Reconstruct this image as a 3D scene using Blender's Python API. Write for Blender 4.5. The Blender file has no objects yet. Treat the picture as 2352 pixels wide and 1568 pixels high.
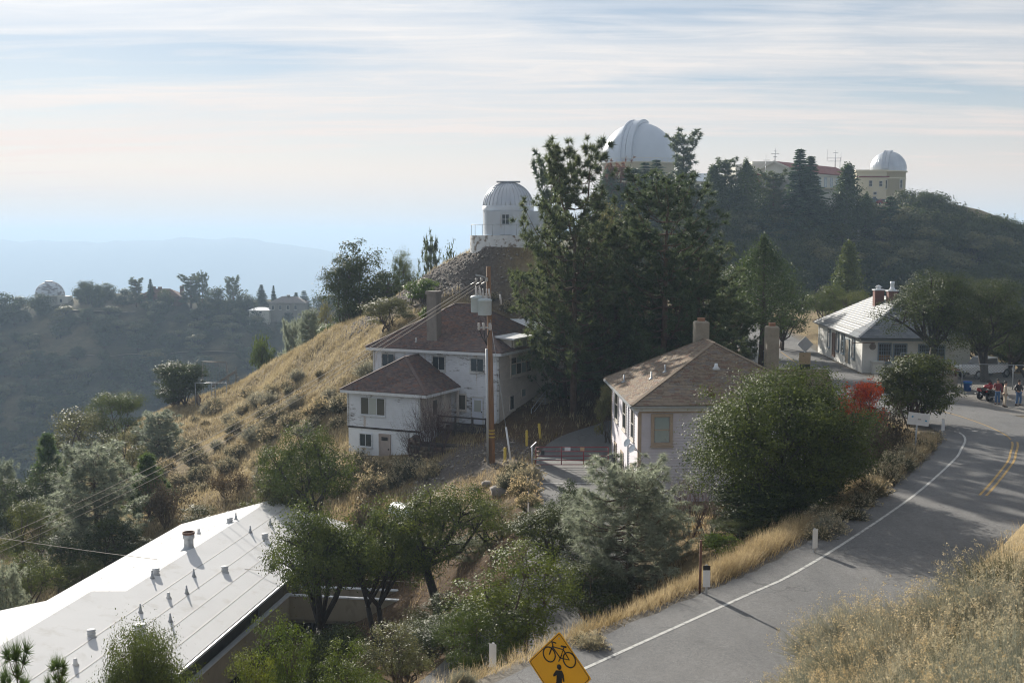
import bpy, math, random
import numpy as np
from mathutils import Vector, Matrix
random.seed(7)
rng = np.random.default_rng(7)
R = math.radians
sc = bpy.context.scene
C = sc.collection
# ------------------------------------------------------------------ camera
# world: the camera stands at the origin, y runs away from it, z up, metres
FOC, CX, CY = 2690.0, 1176.0, 784.0          # focal length / centre in a 2352 x 1568 frame
TH = math.atan(244 / FOC)                    # camera tilts down a little
cam = bpy.data.objects.new('camera', bpy.data.cameras.new('camera'))
C.objects.link(cam)
sc.camera = cam
cam.data.sensor_width = 36
cam.data.lens = FOC / 2352 * 36
cam.rotation_euler = (math.pi / 2 - TH, 0, 0)
cam.data.clip_start = 0.1
cam.data.clip_end = 20000
cam.data.dof.use_dof = True
cam.data.dof.focus_distance = 75
cam.data.dof.aperture_fstop = 5.6
# ------------------------------------------------------------------ sky and sun
SUN_EL, SUN_AZ = 22.0, 24.0                  # sun ahead and to the left of the view
sun_dir = Vector((-math.sin(R(SUN_AZ)) * math.cos(R(SUN_EL)), math.cos(R(SUN_AZ)) * math.cos(R(SUN_EL)), math.sin(R(SUN_EL))))
sl = bpy.data.lights.new('sun', 'SUN')
sl.energy = 5.0
sl.angle = R(0.6)
sl.color = (1.0, 0.93, 0.82)
so = bpy.data.objects.new('sun', sl)
C.objects.link(so)
so.rotation_euler = (-sun_dir).to_track_quat('-Z', 'Y').to_euler()
w = bpy.data.worlds.new('World')
sc.world = w
w.use_nodes = True
nt = w.node_tree
nt.nodes.clear()
def nd(tree, t, **kw):
    n = tree.nodes.new(t)
    for k, v in kw.items():
        if k.startswith('i_'):
            n.inputs[k[2:].replace('_', ' ')].default_value = v
        else:
            setattr(n, k, v)
    return n
def mth(tree, op, a, b=None, c=None, clamp=False):
    n = tree.nodes.new('ShaderNodeMath')
    n.operation = op
    n.use_clamp = clamp
    for i, v in enumerate((a, b, c)):
        if v is None: continue
        if isinstance(v, (int, float)): n.inputs[i].default_value = v
        else: tree.links.new(v, n.inputs[i])
    return n.outputs[0]
def ramp(tree, fac, stops, interp='LINEAR'):
    n = tree.nodes.new('ShaderNodeValToRGB')
    n.color_ramp.interpolation = interp
    el = n.color_ramp.elements
    while len(el) > 1: el.remove(el[-1])
    el[0].position = stops[0][0]
    c = stops[0][1]
    el[0].color = (c, c, c, 1) if isinstance(c, (int, float)) else (*c, 1)
    for p, c in stops[1:]:
        e = el.new(p)
        e.color = (c, c, c, 1) if isinstance(c, (int, float)) else (*c, 1)
    tree.links.new(fac, n.inputs[0])
    return n.outputs[0]
def mixc(tree, f, a, b, blend='MIX'):
    n = tree.nodes.new('ShaderNodeMix')
    n.data_type = 'RGBA'
    n.blend_type = blend
    for i, v in ((0, f), (6, a), (7, b)):
        if isinstance(v, (int, float)): n.inputs[i].default_value = v if i == 0 else (v, v, v, 1)
        elif isinstance(v, tuple): n.inputs[i].default_value = (*v, 1)
        else: tree.links.new(v, n.inputs[i])
    return n.outputs[2]
sky = nd(nt, 'ShaderNodeTexSky', sky_type='NISHITA', sun_disc=False)
sky.sun_elevation = R(SUN_EL)
sky.sun_rotation = R(-SUN_AZ)
sky.altitude = 1280
sky.air_density = 1.0
sky.dust_density = 0.3
sky.ozone_density = 1.5
tc = nd(nt, 'ShaderNodeTexCoord')
sep = nd(nt, 'ShaderNodeSeparateXYZ')
nt.links.new(tc.outputs['Generated'], sep.inputs[0])
zc = mth(nt, 'MAXIMUM', sep.outputs[2], 0.0)
den = mth(nt, 'ADD', zc, 0.06)
cu = mth(nt, 'DIVIDE', sep.outputs[0], den)
cv = mth(nt, 'DIVIDE', sep.outputs[1], den)
comb = nd(nt, 'ShaderNodeCombineXYZ')
nt.links.new(cu, comb.inputs[0]); nt.links.new(cv, comb.inputs[1])
def cloud_layer(rot, scl, loc, nscale, detail, rough, dist, lo, hi):
    mp = nd(nt, 'ShaderNodeMapping')
    mp.inputs['Rotation'].default_value = (0, 0, R(rot))
    mp.inputs['Scale'].default_value = scl
    mp.inputs['Location'].default_value = loc
    nt.links.new(comb.outputs[0], mp.inputs[0])
    n = nd(nt, 'ShaderNodeTexNoise')
    n.inputs['Scale'].default_value = nscale
    n.inputs['Detail'].default_value = detail
    n.inputs['Roughness'].default_value = rough
    n.inputs['Distortion'].default_value = dist
    nt.links.new(mp.outputs[0], n.inputs['Vector'])
    return ramp(nt, n.outputs['Fac'], [(lo, 0.0), (hi, 1.0)], 'EASE')
c1 = cloud_layer(10, (0.20, 0.62, 1), (2.75, 4.95, 0), 1.0, 4, 0.5, 0.6, 0.34, 0.56)       # broad veil of high cloud
c2 = cloud_layer(15, (0.20, 1.5, 1), (0.4, 5.2, 0), 1.5, 8, 0.60, 0.8, 0.40, 0.66)      # combed streaks
c3 = cloud_layer(5, (0.6, 1.6, 1), (8.4, 2.2, 0), 2.4, 9, 0.66, 1.4, 0.38, 0.74)
cl = mth(nt, 'ADD', mth(nt, 'MULTIPLY', c1, 0.66), mth(nt, 'MULTIPLY', c2, 0.34))
cl = mth(nt, 'ADD', cl, mth(nt, 'MULTIPLY', c3, 0.24), clamp=True)
veil = ramp(nt, sep.outputs[2], [(0.0, 1.0), (0.035, 0.94), (0.07, 0.66), (0.11, 0.34), (0.16, 0.2), (0.4, 0.08)])  # thin milky layer towards the horizon
cl = mth(nt, 'MULTIPLY', cl, ramp(nt, sep.outputs[2], [(0.0, 1.0), (0.3, 1.0), (0.7, 0.65)]))
cl = mth(nt, 'MAXIMUM', cl, veil)
ccol = ramp(nt, sep.outputs[2], [(0.0, (0.58, 0.62, 0.65)), (0.025, (0.62, 0.61, 0.60)), (0.055, (0.72, 0.62, 0.565)), (0.10, (0.68, 0.63, 0.60)), (0.2, (0.70, 0.70, 0.70))])
sdot = nd(nt, 'ShaderNodeVectorMath', operation='DOT_PRODUCT')       # high cloud is brighter towards the sun
nt.links.new(tc.outputs['Generated'], sdot.inputs[0])
sdot.inputs[1].default_value = sun_dir
cn = nd(nt, 'ShaderNodeVectorMath', operation='SCALE')
nt.links.new(mth(nt, 'MULTIPLY', ramp(nt, sdot.outputs['Value'], [(0.0, 0.64), (0.4, 0.76), (0.62, 0.85), (0.75, 0.90), (0.95, 1.0), (1.0, 1.2)]), 17.2), cn.inputs[3])
nt.links.new(mixc(nt, 1.0, ccol, ramp(nt, sdot.outputs['Value'], [(0.0, (0.95, 0.99, 1.05)), (0.6, (1.0, 1.0, 1.0))]), 'MULTIPLY'), cn.inputs[0])
skyc = mixc(nt, cl, sky.outputs[0], cn.outputs[0])
bg = nd(nt, 'ShaderNodeBackground')
bg.inputs['Strength'].default_value = 0.05
nt.links.new(skyc, bg.inputs[0])
wo = nd(nt, 'ShaderNodeOutputWorld')
nt.links.new(bg.outputs[0], wo.inputs[0])
vs = sc.view_settings
vs.view_transform = 'Standard'
vs.look = 'None'
vs.exposure = 0.68
vs.gamma = 1.0
cy = sc.cycles
cy.max_bounces = 5
cy.diffuse_bounces = 2
cy.glossy_bounces = 2
cy.transmission_bounces = 3
cy.transparent_max_bounces = 8
cy.volume_bounces = 0
cy.volume_max_steps = 64
cy.use_denoising = True
cy.denoising_prefilter = 'ACCURATE'
cy.filter_width = 1.1
cy.use_adaptive_sampling = True
cy.adaptive_threshold = 0.02
cy.sample_clamp_indirect = 4.0
# ------------------------------------------------------------------ helpers
def ray(px, py):
    xr, yr = (px - CX) / FOC, (CY - py) / FOC
    return Vector((xr, math.cos(TH) + yr * math.sin(TH), -math.sin(TH) + yr * math.cos(TH)))
def at(px, py, d):                            # a point seen there, d metres ahead
    r = ray(px, py)
    return r * (d / r.y)
def onz(px, py, z):
    r = ray(px, py)
    return r * (z / r.z)
MATS = {}
def pos_noise(t, scale, detail=4, rough=0.55, stretch=None, dist=0.0):
    g = nd(t, 'ShaderNodeNewGeometry')
    v = g.outputs['Position']
    if stretch:
        m = nd(t, 'ShaderNodeMapping')
        m.inputs['Scale'].default_value = stretch
        t.links.new(v, m.inputs[0])
        v = m.outputs[0]
    n = nd(t, 'ShaderNodeTexNoise')
    n.inputs['Scale'].default_value = scale
    n.inputs['Detail'].default_value = detail
    n.inputs['Roughness'].default_value = rough
    n.inputs['Distortion'].default_value = dist
    t.links.new(v, n.inputs['Vector'])
    return n.outputs['Fac']
def mk(name):
    m = bpy.data.materials.new(name)
    m.use_nodes = True
    MATS[name] = m
    t = m.node_tree
    return m, t, t.nodes['Principled BSDF']
def mat(name, col, rough=0.7, var=0.12, scale=3.0, metal=0.0, spec=0.4, stain=None, stain_at=(0.55, 0.7), stain_scale=1.2, stretch=None, bump=0.0, bump_scale=30.0, random_obj=0.0):
    m, t, b = mk(name)
    f = pos_noise(t, scale, 5, 0.6, stretch)
    lo = tuple(c * (1 - var) for c in col)
    hi = tuple(min(1, c * (1 + var)) for c in col)
    c = ramp(t, f, [(0.3, lo), (0.7, hi)])
    if stain:
        f2 = pos_noise(t, stain_scale, 7, 0.65, stretch)
        c = mixc(t, ramp(t, f2, [(stain_at[0], 0.0), (stain_at[1], 1.0)]), c, stain)
    if random_obj:
        oi = nd(t, 'ShaderNodeObjectInfo')
        c = mixc(t, 1.0, c, ramp(t, oi.outputs['Random'], [(0, 1 - random_obj), (1, 1.0)]), 'MULTIPLY')
    t.links.new(c, b.inputs['Base Color'])
    b.inputs['Roughness'].default_value = rough
    b.inputs['Metallic'].default_value = metal
    b.inputs['Specular IOR Level'].default_value = spec
    if bump:
        bn = nd(t, 'ShaderNodeBump')
        bn.inputs['Strength'].default_value = bump
        bn.inputs['Distance'].default_value = 0.03
        t.links.new(pos_noise(t, bump_scale, 4), bn.inputs['Height'])
        t.links.new(bn.outputs[0], b.inputs['Normal'])
    return m
def leaf(name, col, col2, trans=0.3, rough=0.45, spec=0.4, scale=0.9):
    m, t, b = mk(name)
    f = pos_noise(t, scale, 3)
    c = ramp(t, f, [(0.35, col), (0.68, col2)])
    f2 = pos_noise(t, 9.0, 2)
    c = mixc(t, 1.0, c, ramp(t, f2, [(0.3, 0.55), (0.7, 1.35)]), 'MULTIPLY')
    oi = nd(t, 'ShaderNodeObjectInfo')
    c = mixc(t, 1.0, c, ramp(t, oi.outputs['Random'], [(0, (0.8, 0.85, 0.85)), (0.5, (1.0, 1.0, 1.0)), (1, (1.15, 1.06, 0.9))]), 'MULTIPLY')
    t.links.new(c, b.inputs['Base Color'])
    b.inputs['Roughness'].default_value = rough
    b.inputs['Specular IOR Level'].default_value = spec
    tr = nd(t, 'ShaderNodeBsdfTranslucent')
    t.links.new(c, tr.inputs[0])
    mx = nd(t, 'ShaderNodeMixShader')
    mx.inputs[0].default_value = trans
    t.links.new(b.outputs[0], mx.inputs[1]); t.links.new(tr.outputs[0], mx.inputs[2])
    t.links.new(mx.outputs[0], t.nodes['Material Output'].inputs[0])
    return m
class MB:
    """collects shapes; build() links them as one mesh object"""
    def __init__(s):
        s.v = []; s.f = []; s.m = []; s.k = 0; s.smooth = set()
    def add(s, vs, fs, smooth=False):
        n = len(s.v)
        s.v += [tuple(p) for p in vs]
        for f in fs:
            if smooth: s.smooth.add(len(s.f))
            s.f.append(tuple(i + n for i in f)); s.m.append(s.k)
        return s
    def mat(s, k): s.k = k; return s
    def hexa(s, p):                           # 8 corners: 4 bottom ring, 4 top ring
        return s.add(p, [(0, 3, 2, 1), (4, 5, 6, 7), (0, 1, 5, 4), (1, 2, 6, 5), (2, 3, 7, 6), (3, 0, 4, 7)])
    def box(s, x0, x1, y0, y1, z0, z1):
        return s.hexa([(x0, y0, z0), (x1, y0, z0), (x1, y1, z0), (x0, y1, z0), (x0, y0, z1), (x1, y0, z1), (x1, y1, z1), (x0, y1, z1)])
    def bar(s, a, b, w, h=None, up=(0, 0, 1)):
        a, b = Vector(a), Vector(b)
        h = h or w
        d = (b - a).normalized()
        u = Vector(up)
        if abs(d.dot(u)) > 0.98: u = Vector((0, 1, 0))
        r = d.cross(u).normalized() * (w / 2)
        u = r.normalized().cross(d).normalized() * (h / 2)
        return s.hexa([a - r - u, a + r - u, b + r - u, b - r - u, a - r + u, a + r + u, b + r + u, b - r + u])
    def tube(s, pts, rad, n=8, cap=True, smooth=True):
        pts = [Vector(p) for p in pts]
        if not isinstance(rad, (list, tuple)): rad = [rad] * len(pts)
        vs = []; fs = []
        ref = None
        for i, p in enumerate(pts):
            d = (pts[min(i + 1, len(pts) - 1)] - pts[max(i - 1, 0)])
            d = d.normalized() if d.length > 1e-9 else Vector((0, 0, 1))
            if ref is None:
                ref = Vector((1, 0, 0)) if abs(d.x) < 0.9 else Vector((0, 1, 0))
            a = d.cross(ref).normalized(); b = d.cross(a).normalized()
            ref = -b if b.length > 0 else ref
            for k in range(n):
                t = 2 * math.pi * k / n
                vs.append(p + a * (rad[i] * math.cos(t)) + b * (rad[i] * math.sin(t)))
        for i in range(len(pts) - 1):
            for k in range(n):
                k2 = (k + 1) % n
                fs.append((i * n + k, i * n + k2, (i + 1) * n + k2, (i + 1) * n + k))
        if cap:
            fs.append(tuple(range(n - 1, -1, -1))); fs.append(tuple((len(pts) - 1) * n + k for k in range(n)))
        return s.add(vs, fs, smooth)
    def lathe(s, prof, c=(0, 0, 0), n=24, a0=0.0, a1=2 * math.pi, smooth=True):
        full = abs(a1 - a0 - 2 * math.pi) < 1e-6
        m = n if full else n + 1
        vs = []; fs = []
        for r, z in prof:
            for k in range(m):
                t = a0 + (a1 - a0) * k / n
                vs.append((c[0] + r * math.cos(t), c[1] + r * math.sin(t), c[2] + z))
        for i in range(len(prof) - 1):
            for k in range(n):
                k2 = (k + 1) % m
                fs.append((i * m + k, i * m + k2, (i + 1) * m + k2, (i + 1) * m + k))
        return s.add(vs, fs, smooth)
    def poly(s, pts):
        return s.add(pts, [tuple(range(len(pts)))])
    def slab(s, pts, t):                      # a planar polygon given thickness t against its normal
        pts = [Vector(p) for p in pts]
        nrm = (pts[1] - pts[0]).cross(pts[2] - pts[0]).normalized()
        n = len(pts)
        vs = pts + [p - nrm * t for p in pts]
        fs = [tuple(range(n)), tuple(range(2 * n - 1, n - 1, -1))] + [(i, i + n, (i + 1) % n + n, (i + 1) % n) for i in range(n)]
        return s.add(vs, fs)
    def build(s, name, mats, parent=None, loc=None):
        me = s.mesh(name, mats)
        return link(name, me, parent, loc)
    def mesh(s, name, mats):
        me = bpy.data.meshes.new(name)
        me.from_pydata(s.v, [], s.f)
        if not isinstance(mats, (list, tuple)): mats = [mats]
        for m in mats: me.materials.append(MATS[m] if isinstance(m, str) else m)
        me.polygons.foreach_set('material_index', s.m)
        if s.smooth:
            a = np.zeros(len(s.f), bool); a[list(s.smooth)] = True
            me.polygons.foreach_set('use_smooth', a)
        me.update()
        return me
def link(name, me, parent=None, loc=None, rot=None, scale=None):
    o = bpy.data.objects.new(name, me)
    C.objects.link(o)
    if parent is not None: o.parent = parent
    if loc is not None: o.location = loc
    if rot is not None: o.rotation_euler = rot
    if scale is not None: o.scale = scale
    return o
def tag(o, label=None, cat=None, group=None, kind=None):
    for k, v in (('label', label), ('category', cat), ('group', group), ('kind', kind)):
        if v: o[k] = v
    return o
def thing(name, label, cat, loc=(0, 0, 0), rz=0.0, group=None):
    o = bpy.data.objects.new(name, None)
    C.objects.link(o)
    o.empty_display_size = 0.2
    o.location = loc
    o.rotation_euler = (0, 0, rz)
    return tag(o, label, cat, group)
def npmesh(name, v, f, mats, mi=None, smooth=False):
    """v (n,3), f (m,k) numpy arrays -> mesh data"""
    me = bpy.data.meshes.new(name)
    v = np.ascontiguousarray(v, np.float32); f = np.ascontiguousarray(f, np.int32)
    k = f.shape[1]
    me.vertices.add(len(v)); me.vertices.foreach_set('co', v.ravel())
    me.loops.add(f.size); me.loops.foreach_set('vertex_index', f.ravel())
    me.polygons.add(len(f))
    me.polygons.foreach_set('loop_start', np.arange(0, f.size, k, dtype=np.int32))
    me.polygons.foreach_set('loop_total', np.full(len(f), k, np.int32))
    if not isinstance(mats, (list, tuple)): mats = [mats]
    for m in mats: me.materials.append(MATS[m] if isinstance(m, str) else m)
    if mi is not None: me.polygons.foreach_set('material_index', np.ascontiguousarray(mi, np.int32))
    if smooth: me.polygons.foreach_set('use_smooth', np.ones(len(f), bool))
    me.update(calc_edges=True)
    return me
def vnoise(x, y, seed=0):
    xi = np.floor(x).astype(np.int64); yi = np.floor(y).astype(np.int64)
    xf = x - xi; yf = y - yi
    u = xf * xf * (3 - 2 * xf); v = yf * yf * (3 - 2 * yf)
    def h(a, b):
        n = (a * 374761393 + b * 668265263 + seed * 974711) & 0x7fffffff
        n = ((n ^ (n >> 13)) * 1274126177) & 0x7fffffff
        return ((n ^ (n >> 16)) & 0xffff) / 65535.0
    return (h(xi, yi) * (1 - u) + h(xi + 1, yi) * u) * (1 - v) + (h(xi, yi + 1) * (1 - u) + h(xi + 1, yi + 1) * u) * v
def fbm(x, y, seed=0, o=4):
    s = 0; a = 0.5; t = 0
    for i in range(o):
        s = s + a * vnoise(x * 2 ** i, y * 2 ** i, seed + i); t += a; a *= 0.5
    return s / t
def sstep(e0, e1, x):
    t = np.clip((x - e0) / (e1 - e0), 0, 1)
    return t * t * (3 - 2 * t)
# ------------------------------------------------------------------ terrain
def catmull(P, n=10):
    P = [np.array(p, float) for p in P]
    P = [2 * P[0] - P[1]] + P + [2 * P[-1] - P[-2]]
    out = []
    for i in range(1, len(P) - 2):
        for k in range(n):
            t = k / n
            a, b, c, d = P[i - 1:i + 3]
            out.append(0.5 * (2 * b + (c - a) * t + (2 * a - 5 * b + 4 * c - d) * t * t + (3 * b - 3 * c + d - a) * t ** 3))
    out.append(P[-2])
    return np.array(out)
ROAD = catmull([(-26, -6.5, -11.1), (-14.4, 6.9, -11.2), (-4.7, 18.3, -11.3), (5.07, 29.7, -11.4), (9.26, 34.6, -11.45), (11.6, 37.3, -11.45), (15.3, 42.5, -11.45), (20.0, 49.7, -11.5),
                (24.3, 57.0, -11.55), (26.6, 61.4, -11.6), (29.0, 67.5, -11.65), (29.2, 75.5, -11.7), (27.6, 84, -11.8), (26.5, 95, -11.85), (26.6, 106, -11.9), (27.6, 120, -11.8), (28.5, 134, -11.5), (28, 146, -11)])
DRIVE = catmull([(9, 84, -13.6), (5.4, 79, -13.9), (4.0, 73, -14.0), (3.75, 66, -14.1), (3.6, 57, -14.4), (2.2, 49, -15.0), (-0.5, 41, -15.8), (-5, 33, -16.4), (-12, 24, -17)])
RW, DW = 3.55, 2.4
def near_path(x, y, P):
    best = np.full(x.shape, 1e9); z = np.zeros(x.shape); side = np.zeros(x.shape)
    for a, b in zip(P[:-1], P[1:]):
        dx, dy = b[0] - a[0], b[1] - a[1]
        L2 = dx * dx + dy * dy
        t = np.clip(((x - a[0]) * dx + (y - a[1]) * dy) / L2, 0, 1)
        qx, qy = x - a[0] - t * dx, y - a[1] - t * dy
        d = np.hypot(qx, qy)
        k = d < best
        best = np.where(k, d, best); z = np.where(k, a[2] + t * (b[2] - a[2]), z)
        side = np.where(k, np.sign(dx * qy - dy * qx), side)       # +1 left of travel
    return best, z, side
CP = []
def cpx(px, py, d): p = at(px, py, d); CP.append((p.x, p.y, p.z))
def cp(*a): CP.extend(a)
# bank on which the camera stands, rising to the right of the road
cp((0, -1, -1.9), (6, -3, -1.2), (-8, -8, -3.5), (-3, 6, -4.6), (2, 8, -4.0), (5, 12, -4.9), (10, 10, -3.6), (-2, 11, -7.4), (2, 16, -7.7), (6, 20, -7.0), (10, 18, -5.4), (5.6, 22, -8.6),
   (9.9, 28, -8.1), (13, 26, -6.3), (14.7, 33, -7.1), (18.7, 38, -7.0), (20, 30, -4.8), (24.6, 44, -7.7), (30, 50, -8.5), (30, 40, -6.4), (38, 56, -8.8), (48, 60, -8), (36, 66, -11.2), (45, 30, -3), (60, 50, -4), (25, 10, 1), (50, 0, 5), (40, -40, 6), (-10, -40, -2))
# left of the road, down towards the long building
cp((-30, 5, -19), (-22, 18, -20), (-14, 33, -20.5), (-9, 42, -20.0), (-6, 50, -20.0), (-9, 57, -20.6), (-12, 62, -20.6), (-12, 48, -21), (-18, 45, -21), (-18, 60, -21), (-16, 73, -20.2), (-24, 40, -22), (-26, 60, -22), (-23, 74, -21.2), (-40, 40, -27), (-45, 65, -29), (-60, 30, -33),
   (1, 38, -16.6), (5, 42, -14.2), (8, 48, -13.0), (10, 52, -13.2), (14, 54, -12.6), (6.5, 60, -14.6), (12, 61, -14.2), (18, 62, -13), (-4, 62, -17.3), (-1, 56, -15.6), (-2.5, 68, -15.4), (0, 70, -14.3), (-1.2, 73.5, -14.25), (-6, 66, -18), (-4, 72, -15.6), (-8, 73, -17.4))
# the house yard and the slope with the playground
cp((-6, 79, -15.6), (-9, 81, -16.6), (-12.5, 84, -16.7), (-14, 88, -16.2), (-3, 78, -14.1), (0, 77, -14.0), (3, 82, -13.7), (1, 88, -12.9), (5, 90, -12.6), (1.5, 94, -11.8), (-9, 88, -14.0), (-3, 86, -14.0), (-5.5, 98, -9.6), (-10, 97, -11), (0, 99, -9.6), (12, 84, -12.8), (9, 76, -13.7), (16, 78, -12.7), (8, 66, -14.4),
   (15, 92, -11.9), (19, 80, -12.0), (20, 100, -11.6), (17, 108, -10.6))
for q in ((700, 1000, 92), (640, 1080, 84), (600, 900, 112), (500, 1100, 93), (420, 1060, 100), (520, 1000, 105), (330, 965, 127), (300, 1120, 97), (760, 880, 101), (700, 840, 112), (620, 835, 130), (540, 890, 138), (470, 930, 132), (400, 935, 135), (760, 755, 118), (690, 800, 126),
          (480, 962, 121), (550, 925, 124), (440, 990, 115), (380, 985, 118), (610, 880, 122), (560, 960, 112), (830, 760, 108), (850, 725, 112), (950, 655, 112), (1010, 610, 111), (1000, 690, 103), (900, 780, 99), (1100, 640, 104), (1050, 660, 102), (1180, 650, 103)):
    cpx(*q)
# dome knoll
cp((-3.4, 106, -1.75), (3.0, 106, -1.75), (0, 103.9, -1.95), (-2.6, 104.4, -1.9), (2.6, 104.4, -1.9), (0, 111, -1.5), (-4.5, 111, -2.0), (5, 110, -2.3), (10, 106, -5.6), (14, 112, -7), (3, 122, -6.5), (-12, 124, -12), (-28, 150, -26), (-45, 165, -42), (12, 130, -10), (0, 160, -22), (-50, 125, -30), (-50, 100, -30), (-38, 112, -22.5), (-60, 75, -36), (-75, 110, -48), (-90, 160, -62), (-60, 200, -60))
# saddle, hill of the main observatory
cp((24, 140, -11), (34, 128, -11.6), (45, 118, -11.8), (40, 100, -11.85), (44, 90, -11.85), (38, 80, -11.8), (46, 78, -11.9), (56, 85, -12), (58, 100, -11.8), (33, 90, -11.8), (60, 125, -12), (30, 160, -11.5), (50, 160, -11.9), (70, 150, -12.3), (90, 130, -13), (110, 180, -15), (80, 190, -13.4), (20, 190, -10.5), (0, 210, -14),
   (60, 210, -13.4), (90, 212, -14), (35, 212, -11.5), (60, 229, -12), (80, 230, -12.6), (105, 228, -14), (38, 229, -8), (45, 243, -1.5), (60, 250, -0.4), (80, 249, -0.6), (100, 247, -2.4), (32, 236, 0), (26, 236, 0), (66, 258, 5.5), (78, 270, 6.4), (98, 264, 3.5), (108, 284, 7.2), (98, 288, 7.4), (90, 300, 7), (60, 300, 9), (40, 300, 10), (40, 370, 12), (30, 330, 9), (10, 300, -6),
   (112, 258, -3.5), (132, 252, -10), (135, 235, -17), (160, 250, -18), (190, 300, -34), (120, 340, 0), (80, 420, -5), (20, 430, -20), (-20, 330, -60), (-30, 250, -50))
# valley and the far ridge
for q in ((0, 700, 490), (115, 690, 487), (250, 690, 483), (400, 700, 478), (550, 705, 474), (700, 708, 470), (820, 720, 466), (0, 800, 453), (250, 805, 450), (500, 805, 447), (700, 800, 445), (0, 950, 415), (250, 950, 413), (450, 950, 411), (650, 930, 414), (0, 1120, 378), (200, 1150, 370), (400, 1100, 378), (-300, 700, 500), (-300, 950, 420), (950, 790, 440)):
    cpx(*q)
cp((-110, 215, -92), (-60, 260, -90), (-150, 220, -100), (-90, 320, -108), (-30, 330, -100), (-160, 320, -112), (-100, 560, -60), (-220, 560, -70), (0, 560, -60), (-100, 700, -110), (100, 600, -90), (-300, 300, -90), (-260, 150, -90), (-160, 100, -70), (-150, 20, -60), (-120, -60, -45), (200, 150, -30), (250, 50, -10), (300, 400, -80), (200, -60, 5), (0, -120, -5))
CPA = np.array(CP)
def tps_fit(P, lam=0.02):
    n = len(P)
    X = P[:, :2] / 100.0
    d2 = ((X[:, None] - X[None]) ** 2).sum(-1)
    K = 0.5 * d2 * np.log(d2 + 1e-12) + lam * 1e-3 * np.eye(n)
    A = np.zeros((n + 3, n + 3))
    A[:n, :n] = K; A[:n, n] = 1; A[:n, n + 1:] = X
    A[n, :n] = 1; A[n + 1:, :n] = X.T
    return X, np.linalg.solve(A, np.concatenate([P[:, 2], np.zeros(3)]))
TX, TW = tps_fit(CPA)
def tps(x, y):
    x = x / 100.0; y = y / 100.0
    out = TW[-3] + TW[-2] * x + TW[-1] * y
    for (a, b), c in zip(TX, TW[:-3]):
        d2 = (x - a) ** 2 + (y - b) ** 2
        out = out + c * 0.5 * d2 * np.log(d2 + 1e-12)
    return out
LOT = (30.0, 62.0, 77.0, 99.5)
def height(x, y, rough=True):
    x = np.asarray(x, float); y = np.asarray(y, float)
    z = tps(x, y)
    far = np.hypot(x + 20, y - 200)
    k_ = sstep(420, 1500, far)
    z = np.clip(z, -140, 40) * (1 - k_) + (-400) * k_
    amp = sstep(8, 40, np.hypot(x, y)) * sstep(4.5, 9, np.hypot(x + 0.35, y - 108))
    if rough:
        z = z + amp * ((fbm(x / 9, y / 9, 3) - 0.5) * 0.9 + (fbm(x / 2.2, y / 2.2, 9, 3) - 0.5) * 0.28)
        z = z + sstep(180, 300, y) * (fbm(x / 40, y / 40, 5) - 0.5) * 9 * (x < 20)
    dr, zr, side = near_path(x, y, ROAD)
    z = z + (zr - 0.07 - z) * (1 - sstep(RW + 0.9, RW + 3.2, dr))
    dd, zd, _ = near_path(x, y, DRIVE)
    z = z + (zd - 0.06 - z) * (1 - sstep(DW + 0.3, DW + 2.4, dd))
    lx = np.maximum(np.maximum(LOT[0] - x, x - LOT[1]), np.maximum(LOT[2] - y, y - LOT[3]))
    z = z + (-11.87 - z) * (1 - sstep(0.3, 4.0, lx))
    # building pads
    for (x0, x1, y0, y1, pz) in ((30.6, 39.6, 101, 119.4, -11.9), (7, 18, 63.4, 75.4, -14.6)):
        l = np.maximum(np.maximum(x0 - x, x - x1), np.maximum(y0 - y, y - y1))
        z = z + (pz - z) * (1 - sstep(0.2, 3.0, l))
    return z
def spaced(lo, f0, f1, hi, step, g=1.09):
    a = list(np.arange(f0, f1, step))
    s = step; p = a[-1]
    while p < hi: s *= g; p += s; a.append(p)
    s = step; p = a[0]; b = []
    while p > lo: s *= g; p -= s; b.append(p)
    return np.array(b[::-1] + a)
gx = spaced(-10500, -48, 50, 10500, 0.75)
gy = spaced(-2500, -2, 128, 10500, 0.75, 1.045)
GX, GY = np.meshgrid(gx, gy)
GZ = height(GX.ravel(), GY.ravel()).reshape(GX.shape)
nx, ny = len(gx), len(gy)
def hgrid(x, y):                             # height of the ground mesh itself
    i = np.clip(np.searchsorted(gx, x) - 1, 0, nx - 2); j = np.clip(np.searchsorted(gy, y) - 1, 0, ny - 2)
    u = np.clip((x - gx[i]) / (gx[i + 1] - gx[i]), 0, 1); v = np.clip((y - gy[j]) / (gy[j + 1] - gy[j]), 0, 1)
    return (GZ[j, i] * (1 - u) + GZ[j, i + 1] * u) * (1 - v) + (GZ[j + 1, i] * (1 - u) + GZ[j + 1, i + 1] * u) * v
def hit_ground(px, py, d0=8.0, d1=620.0):
    r = ray(px, py); ds = np.arange(d0, d1, 0.25)
    zs = hgrid(r.x / r.y * ds, ds)
    k = np.nonzero(zs > r.z / r.y * ds)[0]
    d = ds[k[0]] if len(k) else d1
    return r * (d / r.y)
def gz(x, y): return float(hgrid(np.array([x]), np.array([y]))[0])
idx = np.arange(nx * ny).reshape(ny, nx)
quads = np.stack([idx[:-1, :-1], idx[:-1, 1:], idx[1:, 1:], idx[1:, :-1]], -1).reshape(-1, 4)
gv = np.stack([GX.ravel(), GY.ravel(), GZ.ravel()], 1)
from_road = near_path(GX.ravel(), GY.ravel(), ROAD)[0]
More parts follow.
